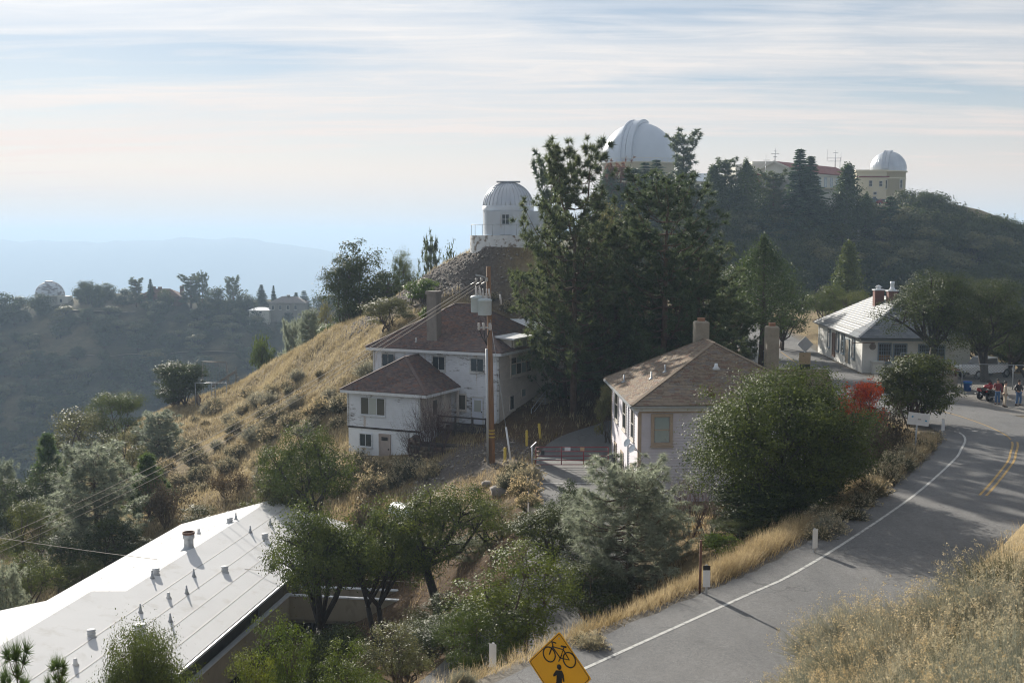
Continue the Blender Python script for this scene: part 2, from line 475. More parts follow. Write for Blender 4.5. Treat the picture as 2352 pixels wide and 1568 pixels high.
def blob(x, y, cx, cy, rx, ry, rot=0.0, soft=0.35):
    c, s = math.cos(rot), math.sin(rot)
    u = ((x - cx) * c + (y - cy) * s) / rx; v = (-(x - cx) * s + (y - cy) * c) / ry
    return 1 - sstep(1 - soft, 1 + soft, np.hypot(u, v) + (fbm(x / 2.5, y / 2.5, 21) - 0.5) * 0.5)
fx, fy = GX.ravel(), GY.ravel()
def scree(x, y): return np.clip(blob(x, y, -8, 107.5, 3.2, 9.5, 0.95) + 0.6 * blob(x, y, -5.5, 103.5, 3, 2.4, 0.1) + blob(x, y, -2, 75.5, 4.5, 3.4), 0, 1)
def duff(x, y): return np.clip(blob(x, y, 6, 84, 10, 9) + blob(x, y, 1, 79, 5, 5) + blob(x, y, -4, 54, 12, 14) + blob(x, y, 14, 96, 9, 16), 0, 1)
me = npmesh('ground', gv, quads, [], None, True)
ca = me.color_attributes.new('cover', 'FLOAT_COLOR', 'POINT')
far_w = sstep(150, 210, np.hypot(fx, fy * 0.9)) * (1 - 0.45 * sstep(0.45, 0.62, fbm(fx / 30, fy / 30, 77)))
cov = np.stack([scree(fx, fy), duff(fx, fy), (1 - sstep(RW + 0.6, RW + 1.5, from_road)), far_w], 1).astype(np.float32)
ca.data.foreach_set('color', cov.ravel())
m, t, b = mk('ground')
an = nd(t, 'ShaderNodeAttribute', attribute_name='cover')
sp = nd(t, 'ShaderNodeSeparateColor')
t.links.new(an.outputs['Color'], sp.inputs[0])
n1 = pos_noise(t, 0.22, 6, 0.6); n2 = pos_noise(t, 2.6, 6, 0.7)
dry = ramp(t, n1, [(0.3, (0.14, 0.105, 0.06)), (0.5, (0.26, 0.20, 0.11)), (0.72, (0.37, 0.29, 0.165))])
dry = mixc(t, 1.0, dry, ramp(t, n2, [(0.3, 0.62), (0.7, 1.2)]), 'MULTIPLY')
scr = ramp(t, pos_noise(t, 3.5, 6, 0.75), [(0.3, (0.06, 0.053, 0.048)), (0.6, (0.15, 0.13, 0.115)), (0.8, (0.27, 0.245, 0.22))])
duf = ramp(t, n2, [(0.3, (0.055, 0.036, 0.022)), (0.7, (0.13, 0.085, 0.048))])
grv = ramp(t, pos_noise(t, 12, 5, 0.8), [(0.3, (0.09, 0.085, 0.075)), (0.7, (0.24, 0.22, 0.19))])
fst = ramp(t, pos_noise(t, 0.12, 6, 0.65), [(0.35, (0.030, 0.040, 0.022)), (0.55, (0.055, 0.055, 0.028)), (0.72, (0.13, 0.105, 0.05))])
c = mixc(t, an.outputs['Alpha'], dry, fst)
c = mixc(t, sp.outputs[1], c, duf)
c = mixc(t, sp.outputs[0], c, scr)
c = mixc(t, sp.outputs[2], c, grv)
t.links.new(c, b.inputs['Base Color'])
b.inputs['Roughness'].default_value = 0.95
b.inputs['Specular IOR Level'].default_value = 0.1
bn = nd(t, 'ShaderNodeBump')
bn.inputs['Strength'].default_value = 0.7
bn.inputs['Distance'].default_value = 0.25
t.links.new(pos_noise(t, 2.2, 6, 0.7), bn.inputs['Height'])
t.links.new(bn.outputs[0], b.inputs['Normal'])
me.materials.append(m)
tag(link('ground', me), kind='structure')
# distant mountains across the valley of mist
N = 320
mxs = np.linspace(-9500, 9500, N)
prof = -24 + 92 * (fbm(mxs / 880 + 9, mxs * 0 + 3, 31, 5) - 0.5) + 36 * (fbm(mxs / 120, mxs * 0 + 7, 33, 4) - 0.5)
prof = prof - 120 * sstep(-1900, -600, mxs) - 90 * sstep(-950, 1600, mxs)
rows = []
for k, (dy, fr) in enumerate(((-1700, 0.0), (-1200, 0.30), (-800, 0.55), (-400, 0.82), (0, 1.0), (500, 0.7), (1300, 0.0))):
    rip = (fbm(mxs / 300, mxs * 0 + dy / 300, 41, 4) - 0.5) * 210 * (0 if fr in (0.0, 1.0) else 1)
    rows.append(np.stack([mxs, np.full(N, 7500.0) + dy + rip, -402 + (prof + 402) * fr], 1))
mv = np.concatenate(rows)
ii = np.arange(N * 7).reshape(7, N)
mq = np.stack([ii[:-1, :-1], ii[:-1, 1:], ii[1:, 1:], ii[1:, :-1]], -1).reshape(-1, 4)
mat('far_hill', (0.055, 0.065, 0.04), 0.95, 0.4, 0.02, spec=0.05)
tag(link('distant_mountains', npmesh('distant_mountains', mv, mq, 'far_hill', None, True)), kind='structure')
# ------------------------------------------------------------------ road, driveway, parking
def ribbon(P, off0, off1, dz, n0=0, n1=None, cross=2):
    P = P[n0:n1]
    d = np.gradient(P[:, :2], axis=0)
    d /= np.linalg.norm(d, axis=1)[:, None]
    nr = np.stack([d[:, 1], -d[:, 0]], 1)        # to the right of travel
    rows = []
    for k in range(cross + 1):
        o = off0 + (off1 - off0) * k / cross
        o = np.asarray(o) * np.ones(len(P))
        rows.append(np.column_stack([P[:, :2] + nr * o[:, None], P[:, 2] + dz]))
    v = np.concatenate(rows); n = len(P)
    i = np.arange(n * (cross + 1)).reshape(cross + 1, n)
    f = np.stack([i[:-1, :-1], i[:-1, 1:], i[1:, 1:], i[1:, :-1]], -1).reshape(-1, 4)[:, ::-1]
    return v, f
def asphalt(name, base, warm):
    m, t, b = mk(name)
    big = pos_noise(t, 0.16, 5, 0.6); fine = pos_noise(t, 28, 3, 0.8); mid = pos_noise(t, 1.4, 5, 0.6, (1, 0.35, 1))
    c = ramp(t, big, [(0.3, tuple(x * 0.86 for x in base)), (0.7, tuple(x * 1.12 for x in warm))])
    c = mixc(t, 1.0, c, ramp(t, fine, [(0.25, 0.6), (0.5, 1.0), (0.78, 1.55)]), 'MULTIPLY')
    c = mixc(t, 1.0, c, ramp(t, mid, [(0.3, 0.88), (0.7, 1.1)]), 'MULTIPLY')
    st = pos_noise(t, 7.0, 4, 0.7)
    c = mixc(t, 1.0, c, ramp(t, st, [(0.3, 0.84), (0.7, 1.16)]), 'MULTIPLY')
    g = nd(t, 'ShaderNodeNewGeometry')
    wv = nd(t, 'ShaderNodeVectorMath', operation='ADD')                       # cracks with a wandering line
    nz = nd(t, 'ShaderNodeTexNoise'); nz.inputs['Scale'].default_value = 1.5
    t.links.new(g.outputs['Position'], nz.inputs['Vector'])
    t.links.new(g.outputs['Position'], wv.inputs[0]); t.links.new(nz.outputs['Color'], wv.inputs[1])
    vo = nd(t, 'ShaderNodeTexVoronoi', feature='DISTANCE_TO_EDGE'); vo.inputs['Scale'].default_value = 0.32
    t.links.new(wv.outputs[0], vo.inputs['Vector'])
    ck = mth(t, 'MULTIPLY', ramp(t, vo.outputs['Distance'], [(0.004, 1.0), (0.012, 0.0)]), ramp(t, pos_noise(t, 0.3, 2), [(0.45, 0.0), (0.6, 0.55)]))
    c = mixc(t, ck, c, (0.05, 0.05, 0.05))
    t.links.new(c, b.inputs['Base Color'])
    b.inputs['Roughness'].default_value = 0.82
    b.inputs['Specular IOR Level'].default_value = 0.35
    bn = nd(t, 'ShaderNodeBump')
    bn.inputs['Strength'].default_value = 0.5; bn.inputs['Distance'].default_value = 0.02
    t.links.new(fine, bn.inputs['Height']); t.links.new(bn.outputs[0], b.inputs['Normal'])
    return m
asphalt('asphalt', (0.125, 0.128, 0.132), (0.15, 0.148, 0.145))
asphalt('asphalt_old', (0.17, 0.16, 0.145), (0.21, 0.195, 0.175))
mat('road_paint', (0.48, 0.48, 0.46), 0.7, 0.12, 8, stain=(0.2, 0.2, 0.2), stain_at=(0.50, 0.66), stain_scale=5)
mat('yellow_paint', (0.40, 0.255, 0.075), 0.7, 0.2, 6, stain=(0.16, 0.15, 0.13), stain_at=(0.52, 0.7), stain_scale=7)
v, f = ribbon(ROAD, -RW - 0.25 + 0.25 * np.sin(np.arange(len(ROAD)) * 1.7) * 0.3, RW, 0.0, cross=6)
road = tag(link('road', npmesh('road', v, f, 'asphalt')), kind='structure')
v, f = ribbon(ROAD, -RW + 0.88, -RW + 1.0, 0.006, 0, 102, 1)
link('edge_line', npmesh('edge_line', v, f, 'road_paint'), road)
for a0, a1 in ((-0.19, -0.08), (0.08, 0.19)):
    v, f = ribbon(ROAD, a0, a1, 0.006, 72, 98, 1)
    link('yellow_line', npmesh('yellow_line', v, f, 'yellow_paint'), road)
v, f = ribbon(ROAD, -0.19, -0.1, 0.006, 98, 150, 1)
link('yellow_line', npmesh('yellow_line', v, f, 'yellow_paint'), road)
v, f = ribbon(DRIVE, -DW, DW, 0.0, cross=4)
drv = tag(link('driveway', npmesh('driveway', v, f, 'asphalt')), kind='structure')
def on_drive(y):
    i = int(np.argmin(abs(DRIVE[:, 1] - y))); return DRIVE[i]
dl = on_drive(65.8)
link('stop_line', MB().box(dl[0] - 2.35, dl[0] + 2.3, 65.75, 65.9, dl[2] + 0.004, dl[2] + 0.012).mesh('stop_line', 'road_paint'), drv)
lot = [(30.5, 77), (40, 75.5), (62, 78), (62, 97), (48, 99.3), (39.0, 100.2), (34, 99.2), (31, 99.6), (29.5, 95), (29, 84)]
tag(link('parking_area', MB().poly([(x, y, -11.835) for x, y in lot]).mesh('parking_area', 'asphalt_old')), kind='structure')
# ------------------------------------------------------------------ building helpers
def zz(ox, oy, s):
    return lambda x, y: ((ox + x / s) / 1.632653, (oy + y / s) / 1.632653)
class W:
    """a vertical wall in a thing's own frame: start o, direction u, outward n"""
    def __init__(s, E, o, u, n):
        s.E = E; s.o = Vector(o); s.u = Vector(u); s.n = Vector(n)
    def p(s, a, h, out=0.0): return s.o + s.u * a + s.n * out + Vector((0, 0, h))
    def box(s, mb, a0, a1, h0, h1, o0, o1):
        q = [s.p(a0, h0, o1), s.p(a1, h0, o1), s.p(a1, h0, o0), s.p(a0, h0, o0), s.p(a0, h1, o1), s.p(a1, h1, o1), s.p(a1, h1, o0), s.p(a0, h1, o0)]
        mb.hexa(q); return mb
    def hit(s, px, py, out=0.0):              # where a sight line meets the wall, in wall coordinates
        M = (Matrix.Translation(s.E.location) @ Matrix.Rotation(s.E.rotation_euler[2], 4, 'Z')).inverted()
        o = M @ Vector((0, 0, 0)); d = (M.to_3x3() @ ray(px, py))
        t = (s.o + s.n * out - o).dot(s.n) / d.dot(s.n)
        q = o + d * t - s.o
        return q.dot(s.u), q.z
    def rect(s, Z, x0, y0, x1, y1):
        xm, ym = (x0 + x1) / 2, (y0 + y1) / 2
        a0 = s.hit(*Z(x0, ym))[0]; a1 = s.hit(*Z(x1, ym))[0]
        h1 = s.hit(*Z(xm, y0))[1]; h0 = s.hit(*Z(xm, y1))[1]
        return min(a0, a1), max(a0, a1), h0, h1
def window(E, wl, r, cols=2, rows=1, fr='trim_white', glass='glass', cas=0.09, sill=True, proud=0.095, name='window', mun=0.04):
    a0, a1, h0, h1 = r
    m = MB()
    wl.box(m, a0 - cas, a0, h0 - cas, h1 + cas, 0.0, proud); wl.box(m, a1, a1 + cas, h0 - cas, h1 + cas, 0.0, proud)
    wl.box(m, a0, a1, h1, h1 + cas, 0.0, proud); wl.box(m, a0, a1, h0 - cas, h0, 0.0, proud)
    for k in range(1, cols):
        a = a0 + (a1 - a0) * k / cols
        wl.box(m, a - mun / 2, a + mun / 2, h0, h1, 0.0, proud - 0.015)
    for k in range(1, rows):
        h = h0 + (h1 - h0) * k / rows
        wl.box(m, a0, a1, h - mun / 2, h + mun / 2, 0.0, proud - 0.017)
    o = m.build(name, fr, E)
    if sill:
        wl.box(MB(), a0 - cas - 0.04, a1 + cas + 0.04, h0 - cas - 0.07, h0 - cas - 0.002, 0.0, proud + 0.06).build('sill', fr, o)
    for i in range(cols):
        for j in range(rows):
            ba, bb = a0 + (a1 - a0) * i / cols + mun / 2, a0 + (a1 - a0) * (i + 1) / cols - mun / 2
            ha, hb_ = h0 + (h1 - h0) * j / rows + mun / 2, h0 + (h1 - h0) * (j + 1) / rows - mun / 2
            g = glass[(i + j) % len(glass)] if isinstance(glass, (list, tuple)) else glass
            wl.box(MB(), ba, bb, ha, hb_, 0.004, 0.064).build('pane', g, o)
    return o
def door(E, wl, r, col, fr='trim_white', glass=None, vents=0, knob=True, name='door'):
    a0, a1, h0, h1 = r
    m = MB()
    c = 0.09
    wl.box(m, a0 - c, a0, h0, h1 + c, 0.0, 0.09); wl.box(m, a1, a1 + c, h0, h1 + c, 0.0, 0.09); wl.box(m, a0, a1, h1, h1 + c, 0.0, 0.09)
    o = m.build(name, fr, E)
    wl.box(MB(), a0, a1, h0, h1, 0.0, 0.055).build('door_leaf', col, o)
    if glass:
        g0, g1, k0, k1 = glass
        wl.box(MB(), g0, g1, k0, k1, 0.056, 0.066).build('pane', 'blind', o)
    for k in range(vents):
        hh = h0 + (0.16, 1.62)[k]
        wl.box(MB(), a0 + 0.14, a1 - 0.14, hh, hh + 0.26, 0.056, 0.07).build('louvre', 'dark', o)
    if knob:
        p = wl.p(a1 - 0.08, h0 + 1.0, 0.07)
        MB().box(p.x - 0.03, p.x + 0.03, p.y - 0.03, p.y + 0.03, p.z - 0.05, p.z + 0.05).build('handle', 'dark', o)
    return o
def boards(E, wl, a0, a1, h0, h1, e, m, name='clapboard', cuts=()):
    k = 0
    h = h0
    while h < h1 - 0.02:
        t = min(h + e, h1)
        segs = [(a0, a1)]
        for c0, c1, b0, b1 in cuts:
            if t > b0 and h < b1:
                segs = [q for s0, s1 in segs for q in ((s0, min(s1, c0)), (max(s0, c1), s1)) if q[1] - q[0] > 0.03]
        for s0, s1 in segs:
            q = [wl.p(s0, h, 0.055), wl.p(s1, h, 0.055), wl.p(s1, h, -0.01), wl.p(s0, h, -0.01), wl.p(s0, t, 0.010), wl.p(s1, t, 0.010), wl.p(s1, t, -0.01), wl.p(s0, t, -0.01)]
            MB().hexa(q).build(name, m, E)
        h = t
def hip_faces(x0, x1, y0, y1, ze, rise, ra, rb, axis='y'):
    """eave rectangle, ridge from ra to rb along the axis -> faces with the eave edge first"""
    A, B, D_, E_ = Vector((x0, y0, ze)), Vector((x1, y0, ze)), Vector((x1, y1, ze)), Vector((x0, y1, ze))
    if axis == 'y':
        xm = (x0 + x1) / 2
        P, Q = Vector((xm, ra, ze + rise)), Vector((xm, rb, ze + rise))
        return [[A, B, P], [B, D_, Q, P], [D_, E_, Q], [E_, A, P, Q]]
    ym = (y0 + y1) / 2
    P, Q = Vector((ra, ym, ze + rise)), Vector((rb, ym, ze + rise))
    return [[A, B, Q, P], [B, D_, Q], [D_, E_, P, Q], [E_, A, P]]
def shingles(E, roof, faces, w, e, mats, n_ind, name='shingle', field='shingle_field', caps=True, th=0.016, stagger=0.5):
    M = Matrix.Translation(E.location) @ Matrix.Rotation(E.rotation_euler[2], 4, 'Z')
    camL = M.inverted() @ Vector((0, 0, 0))
    items = []
    for fc in faces:
        p0, p1 = fc[0], fc[1]
        a = (p1 - p0).normalized()
        n = None
        for q in fc[2:]:
            n = a.cross(q - p0)
            if n.length > 1e-6: break
        n.normalize()
        if n.z < 0: n = -n
        t = n.cross(a).normalized()
        if t.z < 0: t = -t
        P2 = [((q - p0).dot(a), (q - p0).dot(t)) for q in fc]
        tmax = max(q[1] for q in P2)
        front = n.dot(camL - p0) > 0
        for k in range(int(tmax / e) + 1):
            tt = k * e
            xs = []
            tq = min(tt + e * 0.4, tmax - 1e-3)
            for i in range(len(P2)):
                (xa, ya), (xb, yb) = P2[i], P2[(i + 1) % len(P2)]
                if (ya - tq) * (yb - tq) < 0: xs.append(xa + (xb - xa) * (tq - ya) / (yb - ya))
            if len(xs) < 2: continue
            xs = [min(xs), max(xs)]
            s = xs[0] - (w * stagger if k % 2 else 0) - w * 0.13 * ((k * 7) % 5)
            while s < xs[1]:
                s0, s1 = max(s, xs[0]), min(s + w, xs[1])
                s += w
                if s1 - s0 < 0.05: continue
                ln = min(e * 1.3, tmax - tt + 0.02)
                items.append((front, p0 + a * ((s0 + s1) / 2) + t * tt, a, t, n, s1 - s0, ln, random.randrange(len(mats)) if random.random() < 0.9 else 0))
    def basis(it):
        _, p, a, t, n, ww, ln, k = it
        tl = (t * 1.0 - n * (th / (e * 1.3)) * 0.9).normalized()
        n2 = a.cross(tl)
        if n2.z < 0: n2 = -n2
        return p + n * (th * 1.05), a * (ww - 0.006), tl * ln, n2 * th
    order = sorted(range(len(items)), key=lambda i: (not items[i][0], (items[i][1] - camL).length))
    ind = set(order[:n_ind])
    unit = [MB().box(-0.5, 0.5, 0, 1, -0.5, 0.5).mesh(name, m) for m in mats]
    V = []; Fq = []; MI = []
    cube = [(-.5, 0, -.5), (.5, 0, -.5), (.5, 1, -.5), (-.5, 1, -.5), (-.5, 0, .5), (.5, 0, .5), (.5, 1, .5), (-.5, 1, .5)]
    cf = [(4, 5, 6, 7), (0, 1, 5, 4), (1, 2, 6, 5), (3, 0, 4, 7)]
    for i, it in enumerate(items):
        p, a, t, n = basis(it)
        if i in ind:
            o = bpy.data.objects.new(name, unit[it[7]])
            C.objects.link(o)
            o.parent = roof
            o.matrix_local = Matrix(((a.x, t.x, n.x, p.x), (a.y, t.y, n.y, p.y), (a.z, t.z, n.z, p.z), (0, 0, 0, 1)))
        else:
            b0 = len(V)
            V += [tuple(p + a * c[0] + t * c[1] + n * c[2]) for c in cube]
            Fq += [tuple(b0 + j for j in q) for q in cf]; MI += [it[7]] * 4
    if V: tag(link(field, npmesh(field, np.array(V), np.array(Fq), mats, MI), roof), kind='stuff')
    if caps:
        seen = set()
        for fc in faces:
            for i in range(1, len(fc)):
                p, q = fc[i], fc[(i + 1) % len(fc)]
                key = tuple(sorted([tuple(round(c, 2) for c in p), tuple(round(c, 2) for c in q)]))
                if key in seen: continue
                seen.add(key)
                MB().bar(p + Vector((0, 0, 0.025)), q + Vector((0, 0, 0.025)), 0.24, 0.035).build('ridge_cap', mats[0], roof)
def cyl(r, z0, z1, n=24): return [(0.0, z0), (r, z0), (r, z1), (0.0, z1)]
# ------------------------------------------------------------------ building materials
mat('trim_white', (0.66, 0.68, 0.70), 0.6, 0.08, 4, stain=(0.30, 0.27, 0.24), stain_at=(0.62, 0.74), stain_scale=3)
def peeling(name, base, bare, at_, rust=False):
    m, t, b = mk(name)
    f = pos_noise(t, 2.6, 8, 0.75, (0.7, 0.7, 2.4))
    big = pos_noise(t, 0.35, 3, 0.5)
    k = mth(t, 'ADD', f, mth(t, 'MULTIPLY', mth(t, 'SUBTRACT', big, 0.5), 0.55))
    c = mixc(t, ramp(t, k, [(at_, 0.0), (at_ + 0.12, 0.9)]), ramp(t, pos_noise(t, 1.1, 5), [(0.3, tuple(x * 0.86 for x in base)), (0.7, base)]), bare)
    if rust:
        r = pos_noise(t, 1.3, 5, 0.6, (2.2, 2.2, 0.22))
        c = mixc(t, ramp(t, r, [(0.60, 0.0), (0.74, 0.7)]), c, (0.36, 0.21, 0.10))
    t.links.new(c, b.inputs['Base Color'])
    b.inputs['Roughness'].default_value = 0.75
peeling('peel_white', (0.74, 0.76, 0.79), (0.12, 0.10, 0.085), 0.57, True)
peeling('peel_trim', (0.60, 0.60, 0.58), (0.10, 0.08, 0.065), 0.52)
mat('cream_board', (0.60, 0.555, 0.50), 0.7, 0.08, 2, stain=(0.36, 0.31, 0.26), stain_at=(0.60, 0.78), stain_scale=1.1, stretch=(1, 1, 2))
mat('tan_trim', (0.43, 0.335, 0.25), 0.65, 0.1, 3)
mat('lilac_board', (0.64, 0.60, 0.64), 0.65, 0.05, 1.2, stain=(0.52, 0.48, 0.47), stain_at=(0.55, 0.8), stain_scale=0.9)
mat('basement_white', (0.80, 0.82, 0.84), 0.7, 0.05, 1, stain=(0.5, 0.47, 0.42), stain_at=(0.64, 0.8), bump=0.3, bump_scale=12)
mat('stucco', (0.72, 0.72, 0.69), 0.85, 0.05, 0.8, stain=(0.52, 0.48, 0.42), stain_at=(0.60, 0.82), stain_scale=0.5, bump=0.35, bump_scale=25)
mat('blue_frame', (0.22, 0.28, 0.33), 0.55, 0.1, 5)
mat('dark', (0.03, 0.028, 0.026), 0.6, 0.2, 5)
mat('dark_wood', (0.055, 0.045, 0.04), 0.8, 0.3, 6)
mat('brown_door', (0.14, 0.075, 0.05), 0.6, 0.15, 4)
mat('pink_door', (0.42, 0.35, 0.31), 0.65, 0.1, 3)
mat('white_door', (0.68, 0.72, 0.80), 0.5, 0.05, 3)
mat('concrete', (0.30, 0.265, 0.21), 0.9, 0.15, 2, stain=(0.16, 0.14, 0.12), stain_at=(0.58, 0.8), stain_scale=1.5, bump=0.3)
mat('chimney_grey', (0.235, 0.21, 0.19), 0.9, 0.15, 2, stain=(0.11, 0.10, 0.09), stain_at=(0.55, 0.8), stretch=(1, 1, .4), bump=0.3)
mat('brick_red', (0.17, 0.07, 0.055), 0.85, 0.2, 6)
mat('terracotta', (0.28, 0.15, 0.09), 0.8, 0.15, 6)
mat('mortar', (0.30, 0.27, 0.25), 0.9, 0.1, 6)
mat('metal', (0.42, 0.43, 0.44), 0.4, 0.1, 5, metal=0.8)
mat('galv', (0.38, 0.40, 0.42), 0.5, 0.15, 6, metal=0.5)
mat('rust', (0.13, 0.065, 0.042), 0.85, 0.35, 5)
def glassy(name, col, rough=0.06):
    m, t, b = mk(name)
    b.inputs['Base Color'].default_value = (*col, 1)
    b.inputs['Roughness'].default_value = rough
    b.inputs['Specular IOR Level'].default_value = 0.6
glassy('glass', (0.035, 0.045, 0.05)); glassy('glass_dim', (0.09, 0.085, 0.07)); glassy('blind', (0.40, 0.42, 0.38), 0.25); glassy('glass_milk', (0.30, 0.37, 0.37), 0.15); glassy('glass_warm', (0.24, 0.14, 0.065), 0.12)
TANS = []
for k, c in enumerate([(0.255, 0.205, 0.155), (0.235, 0.185, 0.14), (0.28, 0.225, 0.17), (0.20, 0.15, 0.115), (0.22, 0.19, 0.165), (0.22, 0.15, 0.115)]):
    TANS.append('tan_shingle_%d' % k); mat(TANS[-1], c, 0.9, 0.15, 7, spec=0.15)
BRNS = []
for k, c in enumerate([(0.161, 0.120, 0.109), (0.137, 0.105, 0.098), (0.189, 0.137, 0.119), (0.119, 0.092, 0.090), (0.147, 0.119, 0.115), (0.203, 0.119, 0.095)]):
    BRNS.append('brown_shingle_%d' % k); mat(BRNS[-1], c, 0.9, 0.15, 7, spec=0.2)
SLTS = []
for k, c in enumerate([(0.13, 0.145, 0.16), (0.115, 0.13, 0.145), (0.145, 0.16, 0.17), (0.10, 0.115, 0.13)]):
    SLTS.append('slate_%d' % k); mat(SLTS[-1], c, 0.42, 0.12, 5, spec=0.6)
# ------------------------------------------------------------------ weathered white house
Z2 = zz(1200, 1050, 1.96)
H = thing('weathered_house', 'weathered white clapboard house with peeling paint, hipped brown shingle roof and lower front wing', 'house', (-10.6, 89.6, -14.0), R(-25.6))
FR = W(H, (0, 0, 0), (1, 0, 0), (0, -1, 0)); RT = W(H, (10.64, 0, 0), (0, 1, 0), (1, 0, 0)); WF = W(H, (0.7, -4.7, 0), (1, 0, 0), (0, -1, 0)); WR = W(H, (6.75, -4.7, 0), (0, 1, 0), (1, 0, 0)); LF = W(H, (0, 9.4, 0), (0, -1, 0), (-1, 0, 0)); WL = W(H, (0.7, 0, 0), (0, -1, 0), (-1, 0, 0))
MB().box(0, 10.64, 0, 9.4, -2.4, 5.5).build('wall', 'peel_white', H)
MB().box(0.7, 6.75, -4.7, -0.002, -2.75, 2.8).build('wing_wall', 'basement_white', H)
boards(H, FR, 0.12, 10.52, -0.2, 5.22, 0.17, 'peel_white')
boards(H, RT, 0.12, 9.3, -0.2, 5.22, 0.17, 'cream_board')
boards(H, LF, 0.1, 9.3, -0.2, 5.22, 0.17, 'peel_white')
boards(H, WF, 0.12, 5.93, 0.12, 2.62, 0.17, 'peel_white')
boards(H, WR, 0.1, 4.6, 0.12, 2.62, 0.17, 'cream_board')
boards(H, WL, 0.1, 4.6, 0.12, 2.62, 0.17, 'peel_white')
for x, y, h in ((0, 0, 5.5), (10.64, 0, 5.5), (10.64, 9.4, 5.5)):
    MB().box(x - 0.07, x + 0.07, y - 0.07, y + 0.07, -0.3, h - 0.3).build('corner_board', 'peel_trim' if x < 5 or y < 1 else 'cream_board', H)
for x in (0.7, 6.75):
    MB().box(x - 0.07, x + 0.07, -4.77, -4.63, 0.1, 2.6).build('corner_board', 'peel_trim', H)
WF.box(MB(), -0.03, 6.08, -0.02, 0.115, 0.0, 0.05).build('water_table', 'dark_wood', H)
main_f = hip_faces(-0.5, 11.14, -0.5, 9.9, 5.5, 3.15, 4.6, 6.3, 'x')
rf = MB()
for fc in main_f: rf.slab(fc, 0.06)
roof = rf.build('roof', BRNS[0], H)
shingles(H, roof, main_f, 0.31, 0.145, BRNS, 220)
m = MB(); m.box(-0.45, 11.09, -0.47, -0.40, 5.24, 5.45).box(11.02, 11.10, -0.40, 9.86, 5.24, 5.45).box(-0.46, -0.40, -0.40, 9.86, 5.24, 5.45); m.build('fascia', 'trim_white', H)
MB().box(-0.395, 11.0, -0.395, 9.8, 5.40, 5.445).build('soffit', 'peel_trim', H)
FR.box(MB(), 0.0, 10.64, 5.225, 5.38, 0.0, 0.06).build('frieze', 'peel_trim', H)
wing_f = hip_faces(0.25, 7.55, -5.15, 0.0, 2.8, 2.25, -1.9, 0.0, 'y')
wing_f = wing_f[:2] + wing_f[3:]
rf = MB()
for fc in wing_f: rf.slab(fc, 0.06)
roof = rf.build('wing_roof', BRNS[0], H)
shingles(H, roof, wing_f, 0.31, 0.145, BRNS, 160)
m = MB(); m.box(0.28, 7.52, -5.13, -5.06, 2.56, 2.77).box(7.45, 7.53, -5.06, -0.05, 2.56, 2.77).box(0.27, 0.33, -5.06, -0.05, 2.56, 2.77); m.build('wing_fascia', 'trim_white', H)
MB().box(0.335, 7.44, -5.05, -0.05, 2.71, 2.765).build('wing_soffit', 'peel_trim', H)
for r in ((461, 542, 545, 632), (832, 562, 918, 658), (1112, 577, 1202, 670)):
    window(H, FR, FR.rect(Z2, r[0], r[1], r[2], r[3]), 2, 1, 'peel_trim', 'glass')
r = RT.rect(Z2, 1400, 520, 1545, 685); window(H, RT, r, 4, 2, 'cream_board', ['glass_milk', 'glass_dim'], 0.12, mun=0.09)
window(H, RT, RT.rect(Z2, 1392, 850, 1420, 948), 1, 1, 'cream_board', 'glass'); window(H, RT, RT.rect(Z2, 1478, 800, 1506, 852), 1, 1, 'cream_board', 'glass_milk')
window(H, WF, WF.rect(Z2, 305, 866, 478, 988), 3, 1, 'trim_white', ['glass_dim', 'blind', 'glass_dim'], 0.05)
window(H, WF, WF.rect(Z2, 297, 1130, 380, 1218), 2, 1, 'trim_white', 'glass', 0.05)
r = WF.rect(Z2, 444, 1138, 513, 1340); door(H, WF, r, 'pink_door', 'pink_door', None, 2)
r = FR.rect(Z2, 1120, 866, 1198, 1066); g = FR.rect(Z2, 1136, 882, 1186, 966); door(H, FR, (r[0], r[1], 0.02, r[3]), 'white_door', 'peel_trim', g)
window(H, WR, (1.7, 2.4, 1.0, 2.1), 1, 1, 'cream_board', 'glass_dim')
window(H, FR, (7.35, 7.95, 1.1, 2.2), 1, 1, 'cream_board', 'glass_dim')
m = MB(); m.box(4.4, 5.25, 0.45, 1.2, 5.9, 9.55).box(4.33, 5.32, 0.38, 1.27, 9.55, 9.8); m.build('chimney', 'chimney_grey', H)
MB().lathe([(0.0, 6.2), (0.16, 6.2), (0.05, 6.42), (0.05, 6.62), (0, 6.62)], (3.6, 0.25, -0.35), 10).build('roof_vent', 'galv', H)
m = MB(); m.box(9.2, 10.9, 1.7, 4.6, 4.9, 6.35); m.build('dormer', 'cream_board', H)
MB().slab([(8.2, 1.3, 6.62), (11.3, 1.3, 6.40), (11.3, 5.0, 6.40), (8.2, 5.0, 6.62)], 0.12).build('dormer_roof', 'trim_white', H)
DW_ = W(H, (10.9, 1.7, 0), (0, 1, 0), (1, 0, 0))
window(H, DW_, (0.35, 2.5, 5.55, 6.1), 3, 1, 'cream_board', 'blind', 0.06)
